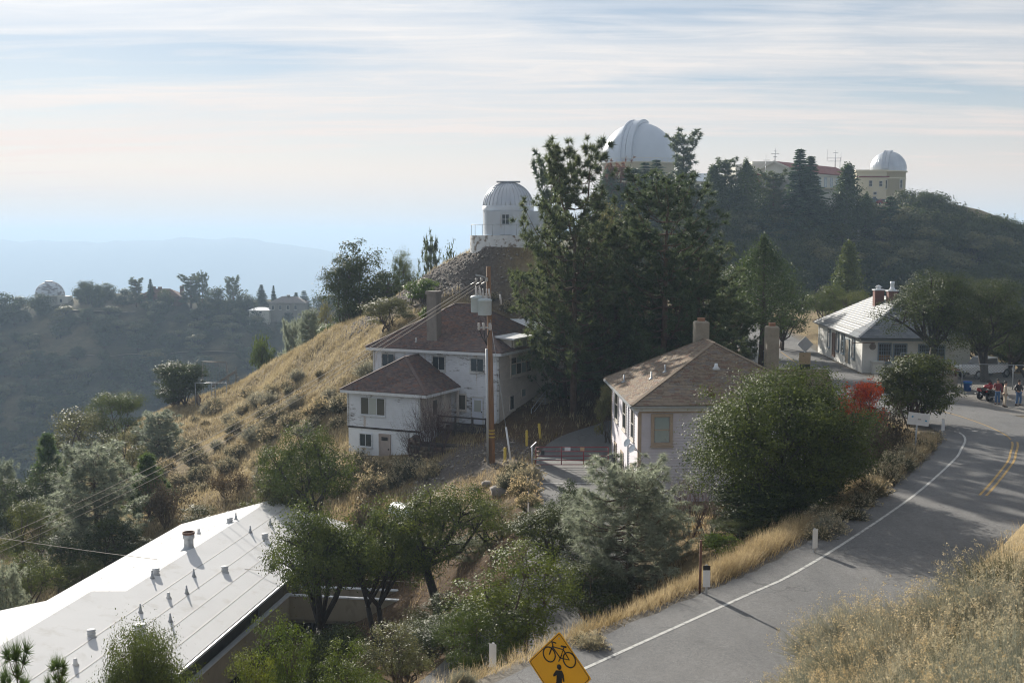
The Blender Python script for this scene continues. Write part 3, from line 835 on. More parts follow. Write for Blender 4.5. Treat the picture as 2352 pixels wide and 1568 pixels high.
# porch with railing
p = MB(); p.box(6.75, 10.9, -2.3, 0, -0.16, 0.0); p.build('porch_deck', 'dark_wood', H)
MB().box(7.35, 7.5, -0.35, -0.2, 0.0, 2.62).build('porch_post', 'cream_board', H)
MB().box(7.2, 7.35, -2.15, -2.0, 0.0, 2.62).build('porch_post', 'cream_board', H)
for x in (6.9, 8.3, 9.7, 10.8):
    MB().box(x - 0.06, x + 0.06, -2.36, -2.24, -1.4, 0.98).build('railing_post', 'dark_wood', H)
for h in (0.45, 0.9):
    MB().box(6.9, 10.8, -2.34, -2.27, h - 0.05, h + 0.05).build('rail', 'dark_wood', H)
for k in range(4):
    MB().box(10.9 + 0.28 * k, 11.2 + 0.28 * k, -2.2, -0.6, -1.0, -0.18 - 0.17 * k).build('porch_step', 'dark_wood', H)
# ------------------------------------------------------------------ outside stair with handrail
ST = thing('outside_stair', 'dark concrete stair with metal handrail climbing along the right side of weathered house', 'stair', H.location, R(-25.6))
for k in range(13):
    MB().box(11.0, 12.3, 2.2 + 0.42 * k, 2.2 + 0.42 * (k + 1), -0.6 + 0.0 * k, 0.17 * (k + 1)).build('step', 'concrete' if k % 3 else 'chimney_grey', ST)
for k in (0, 6, 12):
    y = 2.3 + 0.42 * k; z = 0.17 * (k + 1)
    MB().tube([(12.25, y, z), (12.25, y, z + 0.95)], 0.03, 6).build('rail_post', 'galv', ST)
MB().tube([(12.25, 2.3, 1.1), (12.25, 7.4, 3.2)], 0.03, 6).build('handrail', 'galv', ST)
MB().tube([(12.25, 2.3, 0.65), (12.25, 7.4, 2.75)], 0.02, 6).build('handrail', 'galv', ST)
# ------------------------------------------------------------------ low annex behind it
mat('white_metal', (0.72, 0.75, 0.78), 0.45, 0.05, 1.5, metal=0.1, stain=(0.5, 0.5, 0.5), stain_at=(0.62, 0.85))
AN = thing('annex_building', 'low beige annex with white ribbed metal roof behind the weathered house', 'building', (-2.0, 97.0, -12.4), R(-16))
MB().box(0, 6.4, 0, 6, -0.5, 4.2).build('wall', 'cream_board', AN)
MB().slab([(-0.5, -0.5, 4.35), (6.9, -0.5, 4.27), (6.9, 6.5, 5.52), (-0.5, 6.5, 5.6)], 0.12).build('roof', 'white_metal', AN)
for k in range(14):
    MB().bar((-0.45, -0.3 + 0.5 * k, 4.375 + 0.0893 * k), (6.85, -0.3 + 0.5 * k, 4.305 + 0.0893 * k), 0.05, 0.05).build('roof_rib', 'white_metal', AN)
aw = W(AN, (0, 0, 0), (1, 0, 0), (0, -1, 0)); door(AN, aw, (1.6, 2.5, 0.9, 3.0), 'cream_board', 'tan_trim'); window(AN, aw, (4.2, 5.6, 1.9, 3.2), 2, 1, 'tan_trim', 'glass')
# ------------------------------------------------------------------ tan-roofed house
Z3 = zz(2100, 1100, 1.845)
T = thing('tan_roof_house', 'pale lilac clapboard house with tan shingle hip roof, tan trim and two concrete chimneys', 'house', (6.95, 63.45, -15.4), R(2.3))
TF = W(T, (0, 0, 0), (1, 0, 0), (0, -1, 0)); TL = W(T, (0, 11.4, 0), (0, -1, 0), (-1, 0, 0))
MB().box(0, 10.2, 0, 11.4, -0.6, 6.2).box(10.2, 12.0, 4.6, 9.4, -0.6, 5.3).build('wall', 'lilac_board', T)
boards(T, TF, 0.13, 10.07, 0.0, 5.72, 0.155, 'lilac_board')
boards(T, TL, 0.13, 11.27, 0.0, 5.72, 0.155, 'lilac_board')
for x, y in ((0, 0), (10.2, 0), (0, 11.4)):
    MB().box(x - 0.06, x + 0.13, y - 0.06 if y < 1 else y - 0.13, y + 0.13 if y < 1 else y + 0.06, 0.0, 5.72).build('corner_board', 'tan_trim', T)
TF.box(MB(), 0.0, 10.2, 5.725, 5.84, 0.0, 0.07).build('frieze', 'tan_trim', T)
TF.box(MB(), -0.3, 10.5, 5.845, 6.05, 0.0, 0.28).build('cornice', 'trim_white', T)
TL.box(MB(), -0.3, 11.3, 5.845, 6.05, 0.0, 0.28).build('cornice', 'trim_white', T)
t_f = hip_faces(-0.5, 10.7, -0.5, 11.9, 6.2, 2.9, 4.9, 7.6, 'y')
rf = MB()
for fc in t_f: rf.slab(fc, 0.06)
roof = rf.build('roof', TANS[0], T)
shingles(T, roof, t_f, 0.31, 0.14, TANS, 300)
ell_f = [[Vector((9.6, 4.2, 5.45)), Vector((12.5, 4.2, 5.45)), Vector((12.5, 7.0, 7.25)), Vector((9.6, 7.0, 7.25))], [Vector((12.5, 9.8, 5.45)), Vector((9.6, 9.8, 5.45)), Vector((9.6, 7.0, 7.25)), Vector((12.5, 7.0, 7.25))]]
rf = MB()
for fc in ell_f: rf.slab(fc, 0.06)
roof = rf.build('ell_roof', TANS[0], T)
shingles(T, roof, ell_f, 0.31, 0.14, TANS, 60, caps=False)
m = MB(); m.box(-0.46, 10.66, -0.56, -0.44, 6.03, 6.15).box(-0.56, -0.44, -0.44, 11.8, 6.03, 6.15); m.build('gutter', 'galv', T)
MB().box(-0.43, 10.6, -0.43, 11.8, 6.055, 6.12).build('soffit', 'trim_white', T)
r = TF.rect(Z3, 650, 852, 757, 1030); window(T, TF, r, 1, 2, 'tan_trim', 'glass_milk', 0.17, True, 0.11, mun=0.06)
window(T, TF, (r[0] + 4.6, r[1] + 4.6, r[2], r[3]), 1, 2, 'tan_trim', 'glass', 0.17, True, 0.11, mun=0.06)
for x0, y0, x1, y1 in ((386, 665, 408, 870), (443, 735, 462, 935), (500, 805, 517, 1000)):
    window(T, TL, TL.rect(Z3, x0, y0, x1, y1), 1, 2, 'cream_board', ['glass', 'glass_dim'], 0.12)
for s in (1.5, 4.6, 8.8):
    window(T, TL, (s, s + 0.9, 0.9, 2.3), 1, 2, 'tan_trim', ['glass', 'glass_dim'], 0.12)
MB().tube([(-0.09, 3.6, 0.0), (-0.09, 3.6, 5.8)], 0.045, 8).build('downpipe', 'trim_white', T)
def chimney(E, x, y, w_, z0, z1, m='concrete'):
    c = MB(); h = w_ / 2
    c.hexa([(x - h, y - h, z0), (x + h, y - h, z0), (x + h, y + h, z0), (x - h, y + h, z0), (x - h, y - h, z1 - .08), (x + h, y - h, z1 - .08), (x + h, y + h, z1 - .08), (x - h, y + h, z1 - .08)])
    k = h * 0.8
    c.hexa([(x - h, y - h, z1 - .08), (x + h, y - h, z1 - .08), (x + h, y + h, z1 - .08), (x - h, y + h, z1 - .08), (x - k, y - k, z1), (x + k, y - k, z1), (x + k, y + k, z1), (x - k, y + k, z1)])
    o = c.build('chimney', m, E)
    MB().box(x - k * 0.6, x + k * 0.6, y - k * 0.6, y + k * 0.6, z1, z1 + 0.2).build('flue', 'terracotta', o)
chimney(T, 5.0, 8.1, 0.85, 8.4, 10.15); chimney(T, 9.0, 6.6, 0.72, 6.6, 9.95)
def on_face(E, fc, px, py):
    M = (Matrix.Translation(E.location) @ Matrix.Rotation(E.rotation_euler[2], 4, 'Z')).inverted()
    o = M @ Vector((0, 0, 0)); d = M.to_3x3() @ ray(px, py)
    n = (fc[1] - fc[0]).cross(fc[2] - fc[0])
    return o + d * ((fc[0] - o).dot(n) / d.dot(n))
for x, y in ((443, 612), (633, 592), (728, 545)):
    q = on_face(T, t_f[3], *Z3(x, y))
    v_ = MB().lathe([(0.0, -0.1), (0.20, -0.02), (0.10, 0.06), (0.045, 0.08), (0.045, 0.44), (0, 0.44)], q, 10).build('vent_pipe', ['galv'], T)
q = on_face(T, t_f[0], *Z3(1042, 700)); MB().lathe([(0, -0.1), (0.28, -0.06), (0.16, 0.12), (0.09, 0.22), (0.09, 0.42), (0, 0.42)], q, 12).build('vent_cowl', 'rust', T)
q = on_face(T, t_f[0], *Z3(1080, 520)); MB().lathe([(0, -0.1), (0.26, -0.05), (0.11, 0.14), (0.08, 0.30), (0, 0.30)], q, 12).build('vent_cowl', 'white_metal', T)
for px, h, s in ((470, 1035, 1), (505, 1075, 1)):
    a, hh = TL.hit(*Z3(px, h), 0.5)
    q = TL.p(a, hh, 0.5)
    ob = MB().lathe([(0.0, 0.0), (0.12, 0.015), (0.22, 0.055), (0.25, 0.08)], (0, 0, 0), 18).build('satellite_dish', 'white_metal', T, q)
    ob.rotation_euler = (R(62), 0, R(-60))
    md = ob.modifiers.new('s', 'SOLIDIFY'); md.thickness = 0.015
    MB().tube([q, q + Vector((0.25, 0, -0.1)), TL.p(a, hh - 0.35, 0.0)], 0.03, 6).build('dish_arm', 'galv', T)
# ------------------------------------------------------------------ white slate-roofed building by the road
Z6 = zz(3000, 1000, 2.613)
P = thing('slate_roof_building', 'white stucco building with grey slate roof and two red brick chimneys by the road', 'building', (30.35, 101.0, -11.9), R(-2.9))
PF = W(P, (0, 0, 0), (1, 0, 0), (0, -1, 0)); PL = W(P, (0, 18.2, 0), (0, -1, 0), (-1, 0, 0))
MB().box(0, 9.2, 0, 18.2, -0.6, 3.05).build('wall', 'stucco', P)
PF.box(MB(), -0.12, 9.3, 2.80, 3.05, 0.0, 0.14).build('cornice', 'blue_frame', P)
PL.box(MB(), -0.12, 18.06, 2.84, 3.05, 0.0, 0.16).build('cornice', 'stucco', P)
p_f = hip_faces(-0.5, 9.7, -0.5, 18.7, 3.06, 3.05, 4.6, 13.6, 'y')
rf = MB()
for fc in p_f: rf.slab(fc, 0.08)
roof = rf.build('roof', SLTS[1], P)
shingles(P, roof, p_f, 0.34, 0.30, SLTS, 300, 'slate', 'slate_field', th=0.03)
guards = MB()
for k in range(26):
    for j, t_ in enumerate((0.12, 0.28)):
        y = 17.2 - 0.66 * k - 0.3 * j
        guards.box(-0.5 + 10.2 * t_ / 2 * 0.9, -0.32 + 10.2 * t_ / 2 * 0.9, y, y + 0.16, 3.06 + 3.05 * t_ * 0.9 + 0.03, 3.06 + 3.05 * t_ * 0.9 + 0.10)
tag(guards.build('snow_guard', 'mortar', roof), kind='stuff')
for x0, y0, x1, y1 in ((278, 610, 297, 782), (362, 645, 382, 820), (413, 665, 434, 842), (515, 705, 537, 895)):
    window(P, PL, PL.rect(Z6, x0, y0, x1, y1), 1, 3, 'blue_frame', 'glass', 0.07, True)
door(P, PL, PL.rect(Z6, 322, 655, 345, 880), 'brown_door', 'brown_door'); door(P, PL, PL.rect(Z6, 450, 710, 485, 942), 'concrete', 'blue_frame')
for x0, y0, x1, y1 in ((772, 756, 884, 930), (922, 762, 1036, 930), (1166, 768, 1272, 930), (1312, 774, 1408, 935)):
    r = PF.rect(Z6, x0, y0, x1, y1)
    g = window(P, PF, (r[0], r[1], r[2] + 0.0, r[3]), 5, 5, 'blue_frame', ['glass', 'glass', 'glass'], 0.1, True, 0.11, mun=0.035)
    for ch in g.children:
        if ch.name.startswith('pane') and max(c[2] for c in ch.bound_box) < r[2] + (r[3] - r[2]) * 0.45: ch.data.materials[0] = MATS['glass_warm']
a, h = PF.hit(*Z6(712, 782)); q = PF.p(a, h, 0.02)
ob = MB().lathe([(0.0, 0.06), (0.22, 0.05), (0.27, 0.07), (0.29, 0.0)], (0, 0, 0), 20).build('round_plaque', 'chimney_grey', P, q); ob.rotation_euler = (R(90), 0, 0)
MB().box(0.75, 1.75, -0.75, -0.005, -0.3, 1.0).box(0.7, 1.8, -0.8, -0.005, 1.0, 1.08).build('meter_box', 'stucco', P)
MB().box(1.95, 3.4, -0.55, -0.005, -0.3, 0.72).build('meter_box', 'stucco', P)
for x, y, z1, k in ((3.55, 8.9, 6.75, 0), (4.35, 7.2, 6.75, 1)):
    c = MB().box(x - .42, x + .42, y - .42, y + .42, 4.6, z1).build('chimney', 'brick_red', P)
    MB().box(x - .5, x + .5, y - .5, y + .5, z1, z1 + 0.1).build('cap', 'trim_white', c)
    pr = [(0, 0), (.3, 0), (.18, .12), (.18, .2), (.34, .22), (.05, .4), (0, .4)] if not k else [(0, 0), (.34, 0), (.2, .18), (.17, .5), (.2, .52), (.2, .8), (.0, .8)]
    MB().lathe(pr, (x, y, z1 + 0.1), 14).build('flue', 'white_metal', c)
PF.box(MB(), -0.95, 1.0, 2.62, 2.68, 0.25, 0.31).build('conduit', 'rust', P)
# ------------------------------------------------------------------ long white-roofed building, lower left
mat('membrane', (0.69, 0.69, 0.69), 0.85, 0.03, 0.6, stain=(0.50, 0.48, 0.44), stain_at=(0.55, 0.8), stain_scale=0.7, bump=0.25, bump_scale=1.2, spec=0.1)
mat('vent_white', (0.50, 0.515, 0.53), 0.6, 0.08, 3, stain=(0.33, 0.31, 0.28), stain_at=(0.55, 0.8))
mat('seam', (0.40, 0.38, 0.345), 0.7, 0.1, 3)
mat('beige_wall', (0.37, 0.32, 0.235), 0.85, 0.1, 1.5, stain=(0.19, 0.165, 0.13), stain_at=(0.55, 0.75), stain_scale=1.4, stretch=(1, 1, 0.5))
Z1 = zz(0, 1600, 1.633)
L = thing('long_building', 'long low building with bright white membrane roof dotted with vent pipes', 'building', (-13.0, 49.0, -20.6), R(-8.6))
EA, RZ, EZ = 21.2, 4.4, 3.1
rightf = [Vector((0, -24, EZ)), Vector((0, EA, EZ)), Vector((-5.1, EA, RZ)), Vector((-5.1, 2.6, RZ)), Vector((-6.2, 1.5, 4.68)), Vector((-6.2, -24, 4.68))]
lf1 = [Vector((-10.2, EA - 1.5, EZ)), Vector((-10.2, 2.6, EZ)), Vector((-5.1, 2.6, RZ)), Vector((-5.1, EA, RZ))]
lf2 = [Vector((-10.2, 2.6, EZ)), Vector((-12.6, 1.5, EZ)), Vector((-6.2, 1.5, 4.68)), Vector((-5.1, 2.6, RZ))]
lf3 = [Vector((-12.6, 1.5, EZ)), Vector((-13.6, -24, EZ)), Vector((-6.2, -24, 4.68)), Vector((-6.2, 1.5, 4.68))]
MB().slab(rightf, 0.18).build('roof', 'membrane', L)
MB().slab(lf1, 0.18).slab(lf3, 0.18).add(lf2, [(0, 1, 2), (0, 2, 3)]).build('roof_left_slope', 'membrane', L)
sl_ = (RZ - EZ) / 5.1
for k, x in enumerate((-0.95, -1.9, -2.85, -3.9)):
    MB().bar((x, -24, EZ - x * sl_ + 0.006), (x, EA - 0.05, EZ - x * sl_ + 0.003), 0.035, 0.010).build('roof_seam', 'seam', L)
for x in (-6.4, -7.6, -8.8):
    MB().bar((x, 2.8, RZ + (x + 5.1) * sl_ + 0.006), (x, EA - 0.4, RZ + (x + 5.1) * sl_ + 0.003), 0.035, 0.010).build('roof_seam', 'seam', L)
MB().box(0.0, 0.05, -24, EA, EZ - 0.24, EZ - 0.02).build('fascia', 'dark_wood', L)
MB().box(0.05, 0.14, -24, EA, EZ - 0.12, EZ - 0.01).build('gutter', 'white_metal', L)
gb = [(-0.9, EA - 0.6), (-9.6, EA - 1.5)]
MB().hexa([(-9.6, -24, -1.5), (-1.6, -24, -1.5), (-1.6, EA - .7, -1.5), (-9.6, EA - 1.9, -1.5), (-9.6, -24, 3.0), (-1.6, -24, 3.3), (-1.6, EA - .7, 3.3), (-9.6, EA - 1.9, 3.0)]).build('wall', 'beige_wall', L)
LW = W(L, (-1.6, -24, 0), (0, 1, 0), (1, 0, 0))
for k in range(10):
    s = 2.0 + 4.4 * k
    if k % 3 == 1: door(L, LW, (s, s + 0.9, 1.05, 3.0), 'brown_door', 'trim_white')
    else: window(L, LW, (s, s + 1.6, 1.7, 2.9), 2, 1, 'trim_white', 'glass_dim', 0.06)
def vent(x, y, kind):
    px, py = Z1(x, y)
    q = on_face(L, rightf, px, py)
    if q.x < -5.2: q = on_face(L, lf1, px, py)
    if kind == 'pipe':
        MB().lathe([(0, -0.0375), (0.128, -0.015), (0.0675, 0.09), (0.0562, 0.225), (0.0375, 0.232), (0.0375, 0.39), (0.0225, 0.39), (0.0225, 0.3)], q, 12).build('vent_pipe', 'galv', L)
    elif kind == 'short':
        MB().lathe([(0, -0.036), (0.144, -0.0144), (0.0864, 0.072), (0.072, 0.259), (0, 0.259)], q, 12).build('vent_pipe', 'membrane', L)
    elif kind == 'drum':
        MB().lathe([(0, -0.064), (0.218, -0.0512), (0.166, 0), (0.16, 0.0896), (0.182, 0.102), (0.182, 0.141), (0.16, 0.147), (0.16, 0.211), (0.182, 0.224), (0.176, 0.269), (0, 0.282)], q, 18).build('vent_drum', 'vent_white', L)
    elif kind == 'big':
        MB().lathe([(0, -0.075), (0.375, -0.075), (0.255, 0.075), (0.232, 0.413), (0.285, 0.435), (0.285, 0.495), (0, 0.51)], q, 18).build('vent_drum', 'vent_white', L)
    else:
        o = MB().lathe([(0, -0.144), (0.446, -0.108), (0.302, 0.036), (0.245, 0.144), (0.245, 0.54), (0.302, 0.562), (0.302, 0.878), (0.274, 0.878), (0.274, 0.576)], q, 22).build('flue_stack', 'galv', L)
        MB().lathe([(0.306, 0.778), (0.317, 0.792), (0.317, 0.893), (0.266, 0.893), (0.266, 0.648)], q, 22).build('rusty_rim', 'rust', o)
for x, y in ((1445, 566), (1655, 600), (1533, 646), (1187, 915), (1143, 1018), (860, 1135), (1043, 1190), (932, 925), (875, 1240)): vent(x, y, 'pipe')
for x, y in ((1218, 652), (1032, 1046), (462, 1455), (60, 1325)): vent(x, y, 'short')
for x, y in ((1622, 683), (1377, 886), (955, 900), (560, 1280), (828, 1355), (1407, 585)): vent(x, y, 'drum')
vent(860, 1280, 'big'); vent(1157, 745, 'stack')
MB().box(-0.2, 0.0, -24, 10.4, 0.6, 2.08).build('walkway_parapet', 'beige_wall', L)
MB().box(-0.23, 0.03, -24, 10.43, 2.08, 2.14).build('parapet_cap', 'trim_white', L)
MB().box(-1.6, -0.2, -24, 12.2, 0.75, 1.0).build('walkway_floor', 'concrete', L)
# walkway bridge from the building to the hillside
BR = thing('walkway_bridge', 'beige concrete walkway bridge with parapets joining the long building to the slope', 'bridge', (-11.6, 59.1, -20.6), R(-8.6))
for y0, n_ in ((0.0, 'parapet'), (1.55, 'parapet')):
    MB().box(0.0, 8.0, y0, y0 + 0.16, 0.85, 2.05).build(n_, 'beige_wall', BR)
    MB().box(-0.03, 8.03, y0 - 0.03, y0 + 0.19, 2.05, 2.12).build('parapet_cap', 'trim_white', BR)
MB().box(-0.2, 8.0, 0.16, 1.55, 0.62, 0.86).build('deck', 'concrete', BR)
for x in (1.0, 2.2, 3.1, 5.5, 7.2):
    MB().box(x, x + 0.22, 0.3, 0.5, -3.0, 0.62).build('support_post', 'dark_wood', BR)
HR = thing('slope_handrail', 'dark metal handrail climbing the slope from the end of the walkway bridge', 'handrail', (-3.4, 58.6, gz(-3.4, 58.6)))
e = Vector((2.6, 2.2, gz(-0.8, 60.8) - gz(-3.4, 58.6)))
for h in (0.55, 1.0): MB().tube([(0, 0, h - 0.1), (0.15, 0.1, h), e * 0.5 + Vector((0, 0, h)), e + Vector((0, 0, h))], 0.035, 6).build('rail', 'dark', HR)
for k in (0.06, 0.5, 0.97): MB().tube([e * k + Vector((0, 0, -0.4)), e * k + Vector((0, 0, 1.0))], 0.03, 6).build('rail_post', 'dark', HR)
# ------------------------------------------------------------------ observatories
mat('dome_silver', (0.55, 0.58, 0.62), 0.38, 0.06, 1.2, metal=0.55, stain=(0.42, 0.43, 0.45), stain_at=(0.6, 0.85), stretch=(1, 1, .4))
mat('dome_white', (0.53, 0.58, 0.65), 0.4, 0.03, 0.3, metal=0.15)
mat('panel_white', (0.60, 0.64, 0.68), 0.55, 0.06, 1, stain=(0.42, 0.36, 0.28), stain_at=(0.62, 0.8), stain_scale=1.6, stretch=(1, 1, .35))
mat('flaking_wall', (0.66, 0.67, 0.67), 0.85, 0.06, 2, stain=(0.24, 0.20, 0.16), stain_at=(0.53, 0.6), stain_scale=1.9)
mat('cream_wall', (0.66, 0.60, 0.44), 0.85, 0.04, 0.3, stain=(0.52, 0.46, 0.34), stain_at=(0.6, 0.9))
mat('pale_wall', (0.62, 0.60, 0.52), 0.85, 0.04, 0.3)
mat('red_tile', (0.21, 0.062, 0.05), 0.8, 0.2, 1.5, stain=(0.30, 0.17, 0.14), stain_at=(0.55, 0.8))
mat('grey_retain', (0.26, 0.245, 0.21), 0.9, 0.12, 0.4, stain=(0.15, 0.13, 0.11), stain_at=(0.52, 0.75), stain_scale=0.5, stretch=(1, 1, .3))
mat('blue_roof', (0.40, 0.46, 0.52), 0.5, 0.05, 0.5, metal=0.2)
ZS = zz(1200, 600, 1.96)
SO = thing('small_observatory', 'small weathered observatory with ribbed silver dome on the bare hilltop', 'observatory', (-0.35, 108.0, -1.75))
MB().lathe([(3.55, -1.6), (3.5, 1.72), (0, 1.75)], n=40, smooth=False).build('platform', 'flaking_wall', SO)
PZ = 1.75
MB().lathe([(2.3, PZ), (2.3, PZ + 2.25), (0, PZ + 2.25)], n=32, smooth=False).build('wall', 'panel_white', SO)
MB().box(1.2, 3.3, -1.3, 1.2, PZ, PZ + 2.18).build('side_bay', 'panel_white', SO)
MB().lathe([(2.34, PZ + 2.2), (2.36, PZ + 2.62), (2.28, PZ + 2.64)], n=40).build('dome_ring', 'panel_white', SO)
prof = [(2.3 * math.cos(a), PZ + 2.6 + 2.2 * math.sin(a)) for a in np.linspace(0, math.pi / 2, 14)]
prof[-1] = (0.0, prof[-1][1])
dome = MB().lathe(prof, n=40).build('dome', 'dome_silver', SO)
for k in range(34):
    a = 2 * math.pi * k / 34
    pts = [((2.31) * math.cos(t) * math.cos(a), 2.31 * math.cos(t) * math.sin(a), PZ + 2.62 + 2.21 * math.sin(t)) for t in np.linspace(0.03, 1.38, 10)]
    MB().tube(pts, 0.028, 5).build('dome_rib', 'dome_silver', dome)
sh = MB()
sh.hexa([(-1.05, -0.5, PZ + 4.78), (1.1, -0.5, PZ + 4.78), (1.1, 0.6, PZ + 4.78), (-1.05, 0.6, PZ + 4.78), (-1.08, -0.55, PZ + 4.9), (1.12, -0.55, PZ + 4.9), (1.12, 0.65, PZ + 4.9), (-1.08, 0.65, PZ + 4.9)])
sh.build('slit_hood', 'dome_silver', SO)
SD = W(SO, (0, -2.3, 0), (1, 0, 0), (0, -1, 0))
MB().box(-1.95, 1.95, -2.37, -1.2, PZ + 0.002, PZ + 2.16).build('door_bay', 'panel_white', SO)
SD = W(SO, (0, -2.37, 0), (1, 0, 0), (0, -1, 0))
door(SO, SD, (-0.62, 0.16, PZ + 0.02, PZ + 2.0), 'panel_white', 'panel_white')
window(SO, SD, (-0.54, 0.08, PZ + 0.98, PZ + 1.84), 2, 2, 'trim_white', 'glass', 0.03, False, 0.11)
for k in range(40):
    a = -math.pi * (0.02 + 1.0 * k / 39)
    if k % 4 == 0:
        MB().tube([(3.4 * math.cos(a), 3.4 * math.sin(a), PZ - 0.05), (3.4 * math.cos(a), 3.4 * math.sin(a), PZ + 0.95)], 0.022, 6).build('rail_post', 'galv', SO)
for h in (0.95,):
    MB().tube([(3.4 * math.cos(a), 3.4 * math.sin(a), PZ + h) for a in np.linspace(-math.pi - 0.3, 0.3, 40)], 0.022, 6).build('rail', 'galv', SO)
# great dome
def big_dome(name, label, px, py, d, rad, hgt, drum, az, wmat, dmat, slitw, lift=0.08):
    c = at(px, py, d)
    E = thing(name, label, 'observatory', (c.x, c.y, c.z - drum))
    o = MB().lathe([(rad * 0.97, -6), (rad * 0.97, drum - 0.4), (rad * 1.06, drum - 0.4), (rad * 1.06, drum - 0.1), (0, drum - 0.1)], n=48).build('drum', wmat, E)
    sp_ = [(rad, drum - 0.1), (rad, drum + hgt - rad * 0.98)] + [(rad * math.cos(a), drum + hgt - rad * 0.98 + rad * 0.98 * math.sin(a)) for a in np.linspace(0.05, math.pi / 2, 22)]
    sp_[-1] = (0.0, sp_[-1][1])
    dm = MB().lathe(sp_, n=64).build('dome', dmat, E)
    zc = drum + hgt - rad * 0.98
    ca, sa = math.cos(az), math.sin(az)
    def arc(off, r0, r1, wd, t0, t1, nm):
        m = MB(); vs = []; n = 26
        for t in np.linspace(t0, t1, n):
            for (r, o_) in ((r0, off - wd / 2), (r1, off - wd / 2), (r1, off + wd / 2), (r0, off + wd / 2)):
                x, z = r * math.cos(t), r * math.sin(t) * 0.98
                vs.append((ca * x - sa * o_, sa * x + ca * o_, zc + max(z, -(hgt - rad))))
        fs = []
        for i in range(n - 1):
            for k in range(4):
                fs.append((i * 4 + k, i * 4 + (k + 1) % 4, (i + 1) * 4 + (k + 1) % 4, (i + 1) * 4 + k))
        fs += [(3, 2, 1, 0), tuple((n - 1) * 4 + k for k in range(4))]
        m.add(vs, fs); m.build(nm, dmat, dm)
    T1 = math.pi / 2 + 0.28
    arc(slitw, rad * 0.99, rad * (1 + lift), rad * 0.05, -0.05, T1, 'slit_rib')
    arc(-slitw, rad * 0.99, rad * (1 + lift), rad * 0.05, -0.05, T1, 'slit_rib')
    arc(slitw * 0.5, rad * 0.99, rad * (1 + lift * 0.8), slitw * 0.9, -0.05, T1 - 0.02, 'shutter')
    arc(-slitw * 0.5, rad * 0.99, rad * (1 + lift * 0.7), slitw * 0.9, -0.05, T1 - 0.02, 'shutter')
    return E, dm
GD, gdm = big_dome('great_dome', 'great white observatory dome rising behind the pines', 1467, 376, 369, 11.4, 12.6, 9.0, R(-116), 'cream_wall', 'dome_white', 1.7, 0.085)
MB().lathe([(12.3, 8.9), (12.3, 9.05), (11.9, 9.05)], n=48).build('gallery', 'pale_wall', GD)
for k in range(36):
    a = 2 * math.pi * k / 36
    MB().tube([(12.2 * math.cos(a), 12.2 * math.sin(a), 9.0), (12.2 * math.cos(a), 12.2 * math.sin(a), 10.0)], 0.05, 4).build('rail_post', 'pale_wall', GD)
MB().lathe([(12.2, 10.0), (12.25, 10.06), (12.2, 10.12)], n=48).build('rail', 'pale_wall', GD)
# tower dome at the right end of the main building
TD, tdm = big_dome('tower_dome', 'small silver dome on a cream round tower at the right end of the ridge', 2040, 393, 300, 4.45, 4.95, 9.4, R(-118), 'cream_wall', 'dome_silver', 0.75, 0.07)
for k in range(40):
    a = 2 * math.pi * k / 40
    MB().tube([(4.46 * math.cos(t) * math.cos(a), 4.46 * math.cos(t) * math.sin(a), 9.4 + 0.55 + 4.37 * math.sin(t)) for t in np.linspace(0.0, 1.45, 9)], 0.035, 4).build('dome_rib', 'dome_silver', tdm)
for h in (7.2, 2.5):
    MB().lathe([(4.33, h), (4.45, h + 0.05), (4.45, h + 0.3), (4.33, h + 0.35)], n=40).build('string_course', 'cream_wall', TD)
for a, h0, h1 in ((R(-62), 5.0, 7.0), (R(-62), 0.2, 2.4), (R(-115), 4.8, 6.9)):
    x, y = 4.32 * math.cos(a), 4.32 * math.sin(a)
    tw = W(TD, (x, y, 0), (-math.sin(a), math.cos(a), 0), (math.cos(a), math.sin(a), 0))
    window(TD, tw, (-0.35, 0.35, h0, h1), 1, 2, 'pale_wall', 'glass', 0.15, True, 0.2)
# main building: hall with red gable roof and its wings
g0 = at(1780, 372, 265)
MBd = thing('main_observatory_building', 'cream main observatory building with red gable roof and star emblem on its lower gable', 'building', (g0.x, g0.y, 0), math.atan2(0.768, 0.645) - math.pi / 2)
EZ2, AP = 14.2, 16.5
MB().add([(-5, 0, -4), (5, 0, -4), (5, 31, -4), (-5, 31, -4), (-5, 0, EZ2), (5, 0, EZ2), (5, 31, EZ2), (-5, 31, EZ2), (0, 0, AP - 0.12), (0, 31, AP - 0.12)],
         [(0, 1, 5, 8, 4), (1, 2, 6, 5), (2, 3, 7, 9, 6), (3, 0, 4, 7)]).build('hall_wall', 'pale_wall', MBd)
MB().slab([(5.5, -0.4, 14.1), (5.5, 31.4, 14.1), (0, 31.4, AP), (0, -0.4, AP)], 0.2).build('roof_right_slope', 'red_tile', MBd)
MB().slab([(-5.5, 31.4, 14.1), (-5.5, -0.4, 14.1), (0, -0.4, AP), (0, 31.4, AP)], 0.2).build('roof_left_slope', 'red_tile', MBd)
for s in (-1, 1): MB().bar((s * 5.5, -0.45, 13.98), (0, -0.45, AP - 0.1), 0.12, 0.4).build('barge_board', 'pale_wall', MBd)
hr = W(MBd, (5, 0, 0), (0, 1, 0), (1, 0, 0)); hf = W(MBd, (-5, 0, 0), (1, 0, 0), (0, -1, 0))
for k in range(9): window(MBd, hr, (2.4 + 3.1 * k, 3.5 + 3.1 * k, 10.9, 13.2), 1, 3, 'blue_roof', 'glass_milk', 0.1, True)
hr.box(MB(), 0, 31, 13.55, 13.95, 0.0, 0.25).build('cornice', 'pale_wall', MBd)
MB().box(4.8, 5.9, -0.0, 29, 9.6, 9.9).build('ledge', 'pale_wall', MBd)
window(MBd, hf, (5.2, 6.8, 12.4, 13.6), 1, 1, 'pale_wall', 'panel_white', 0.1, False)
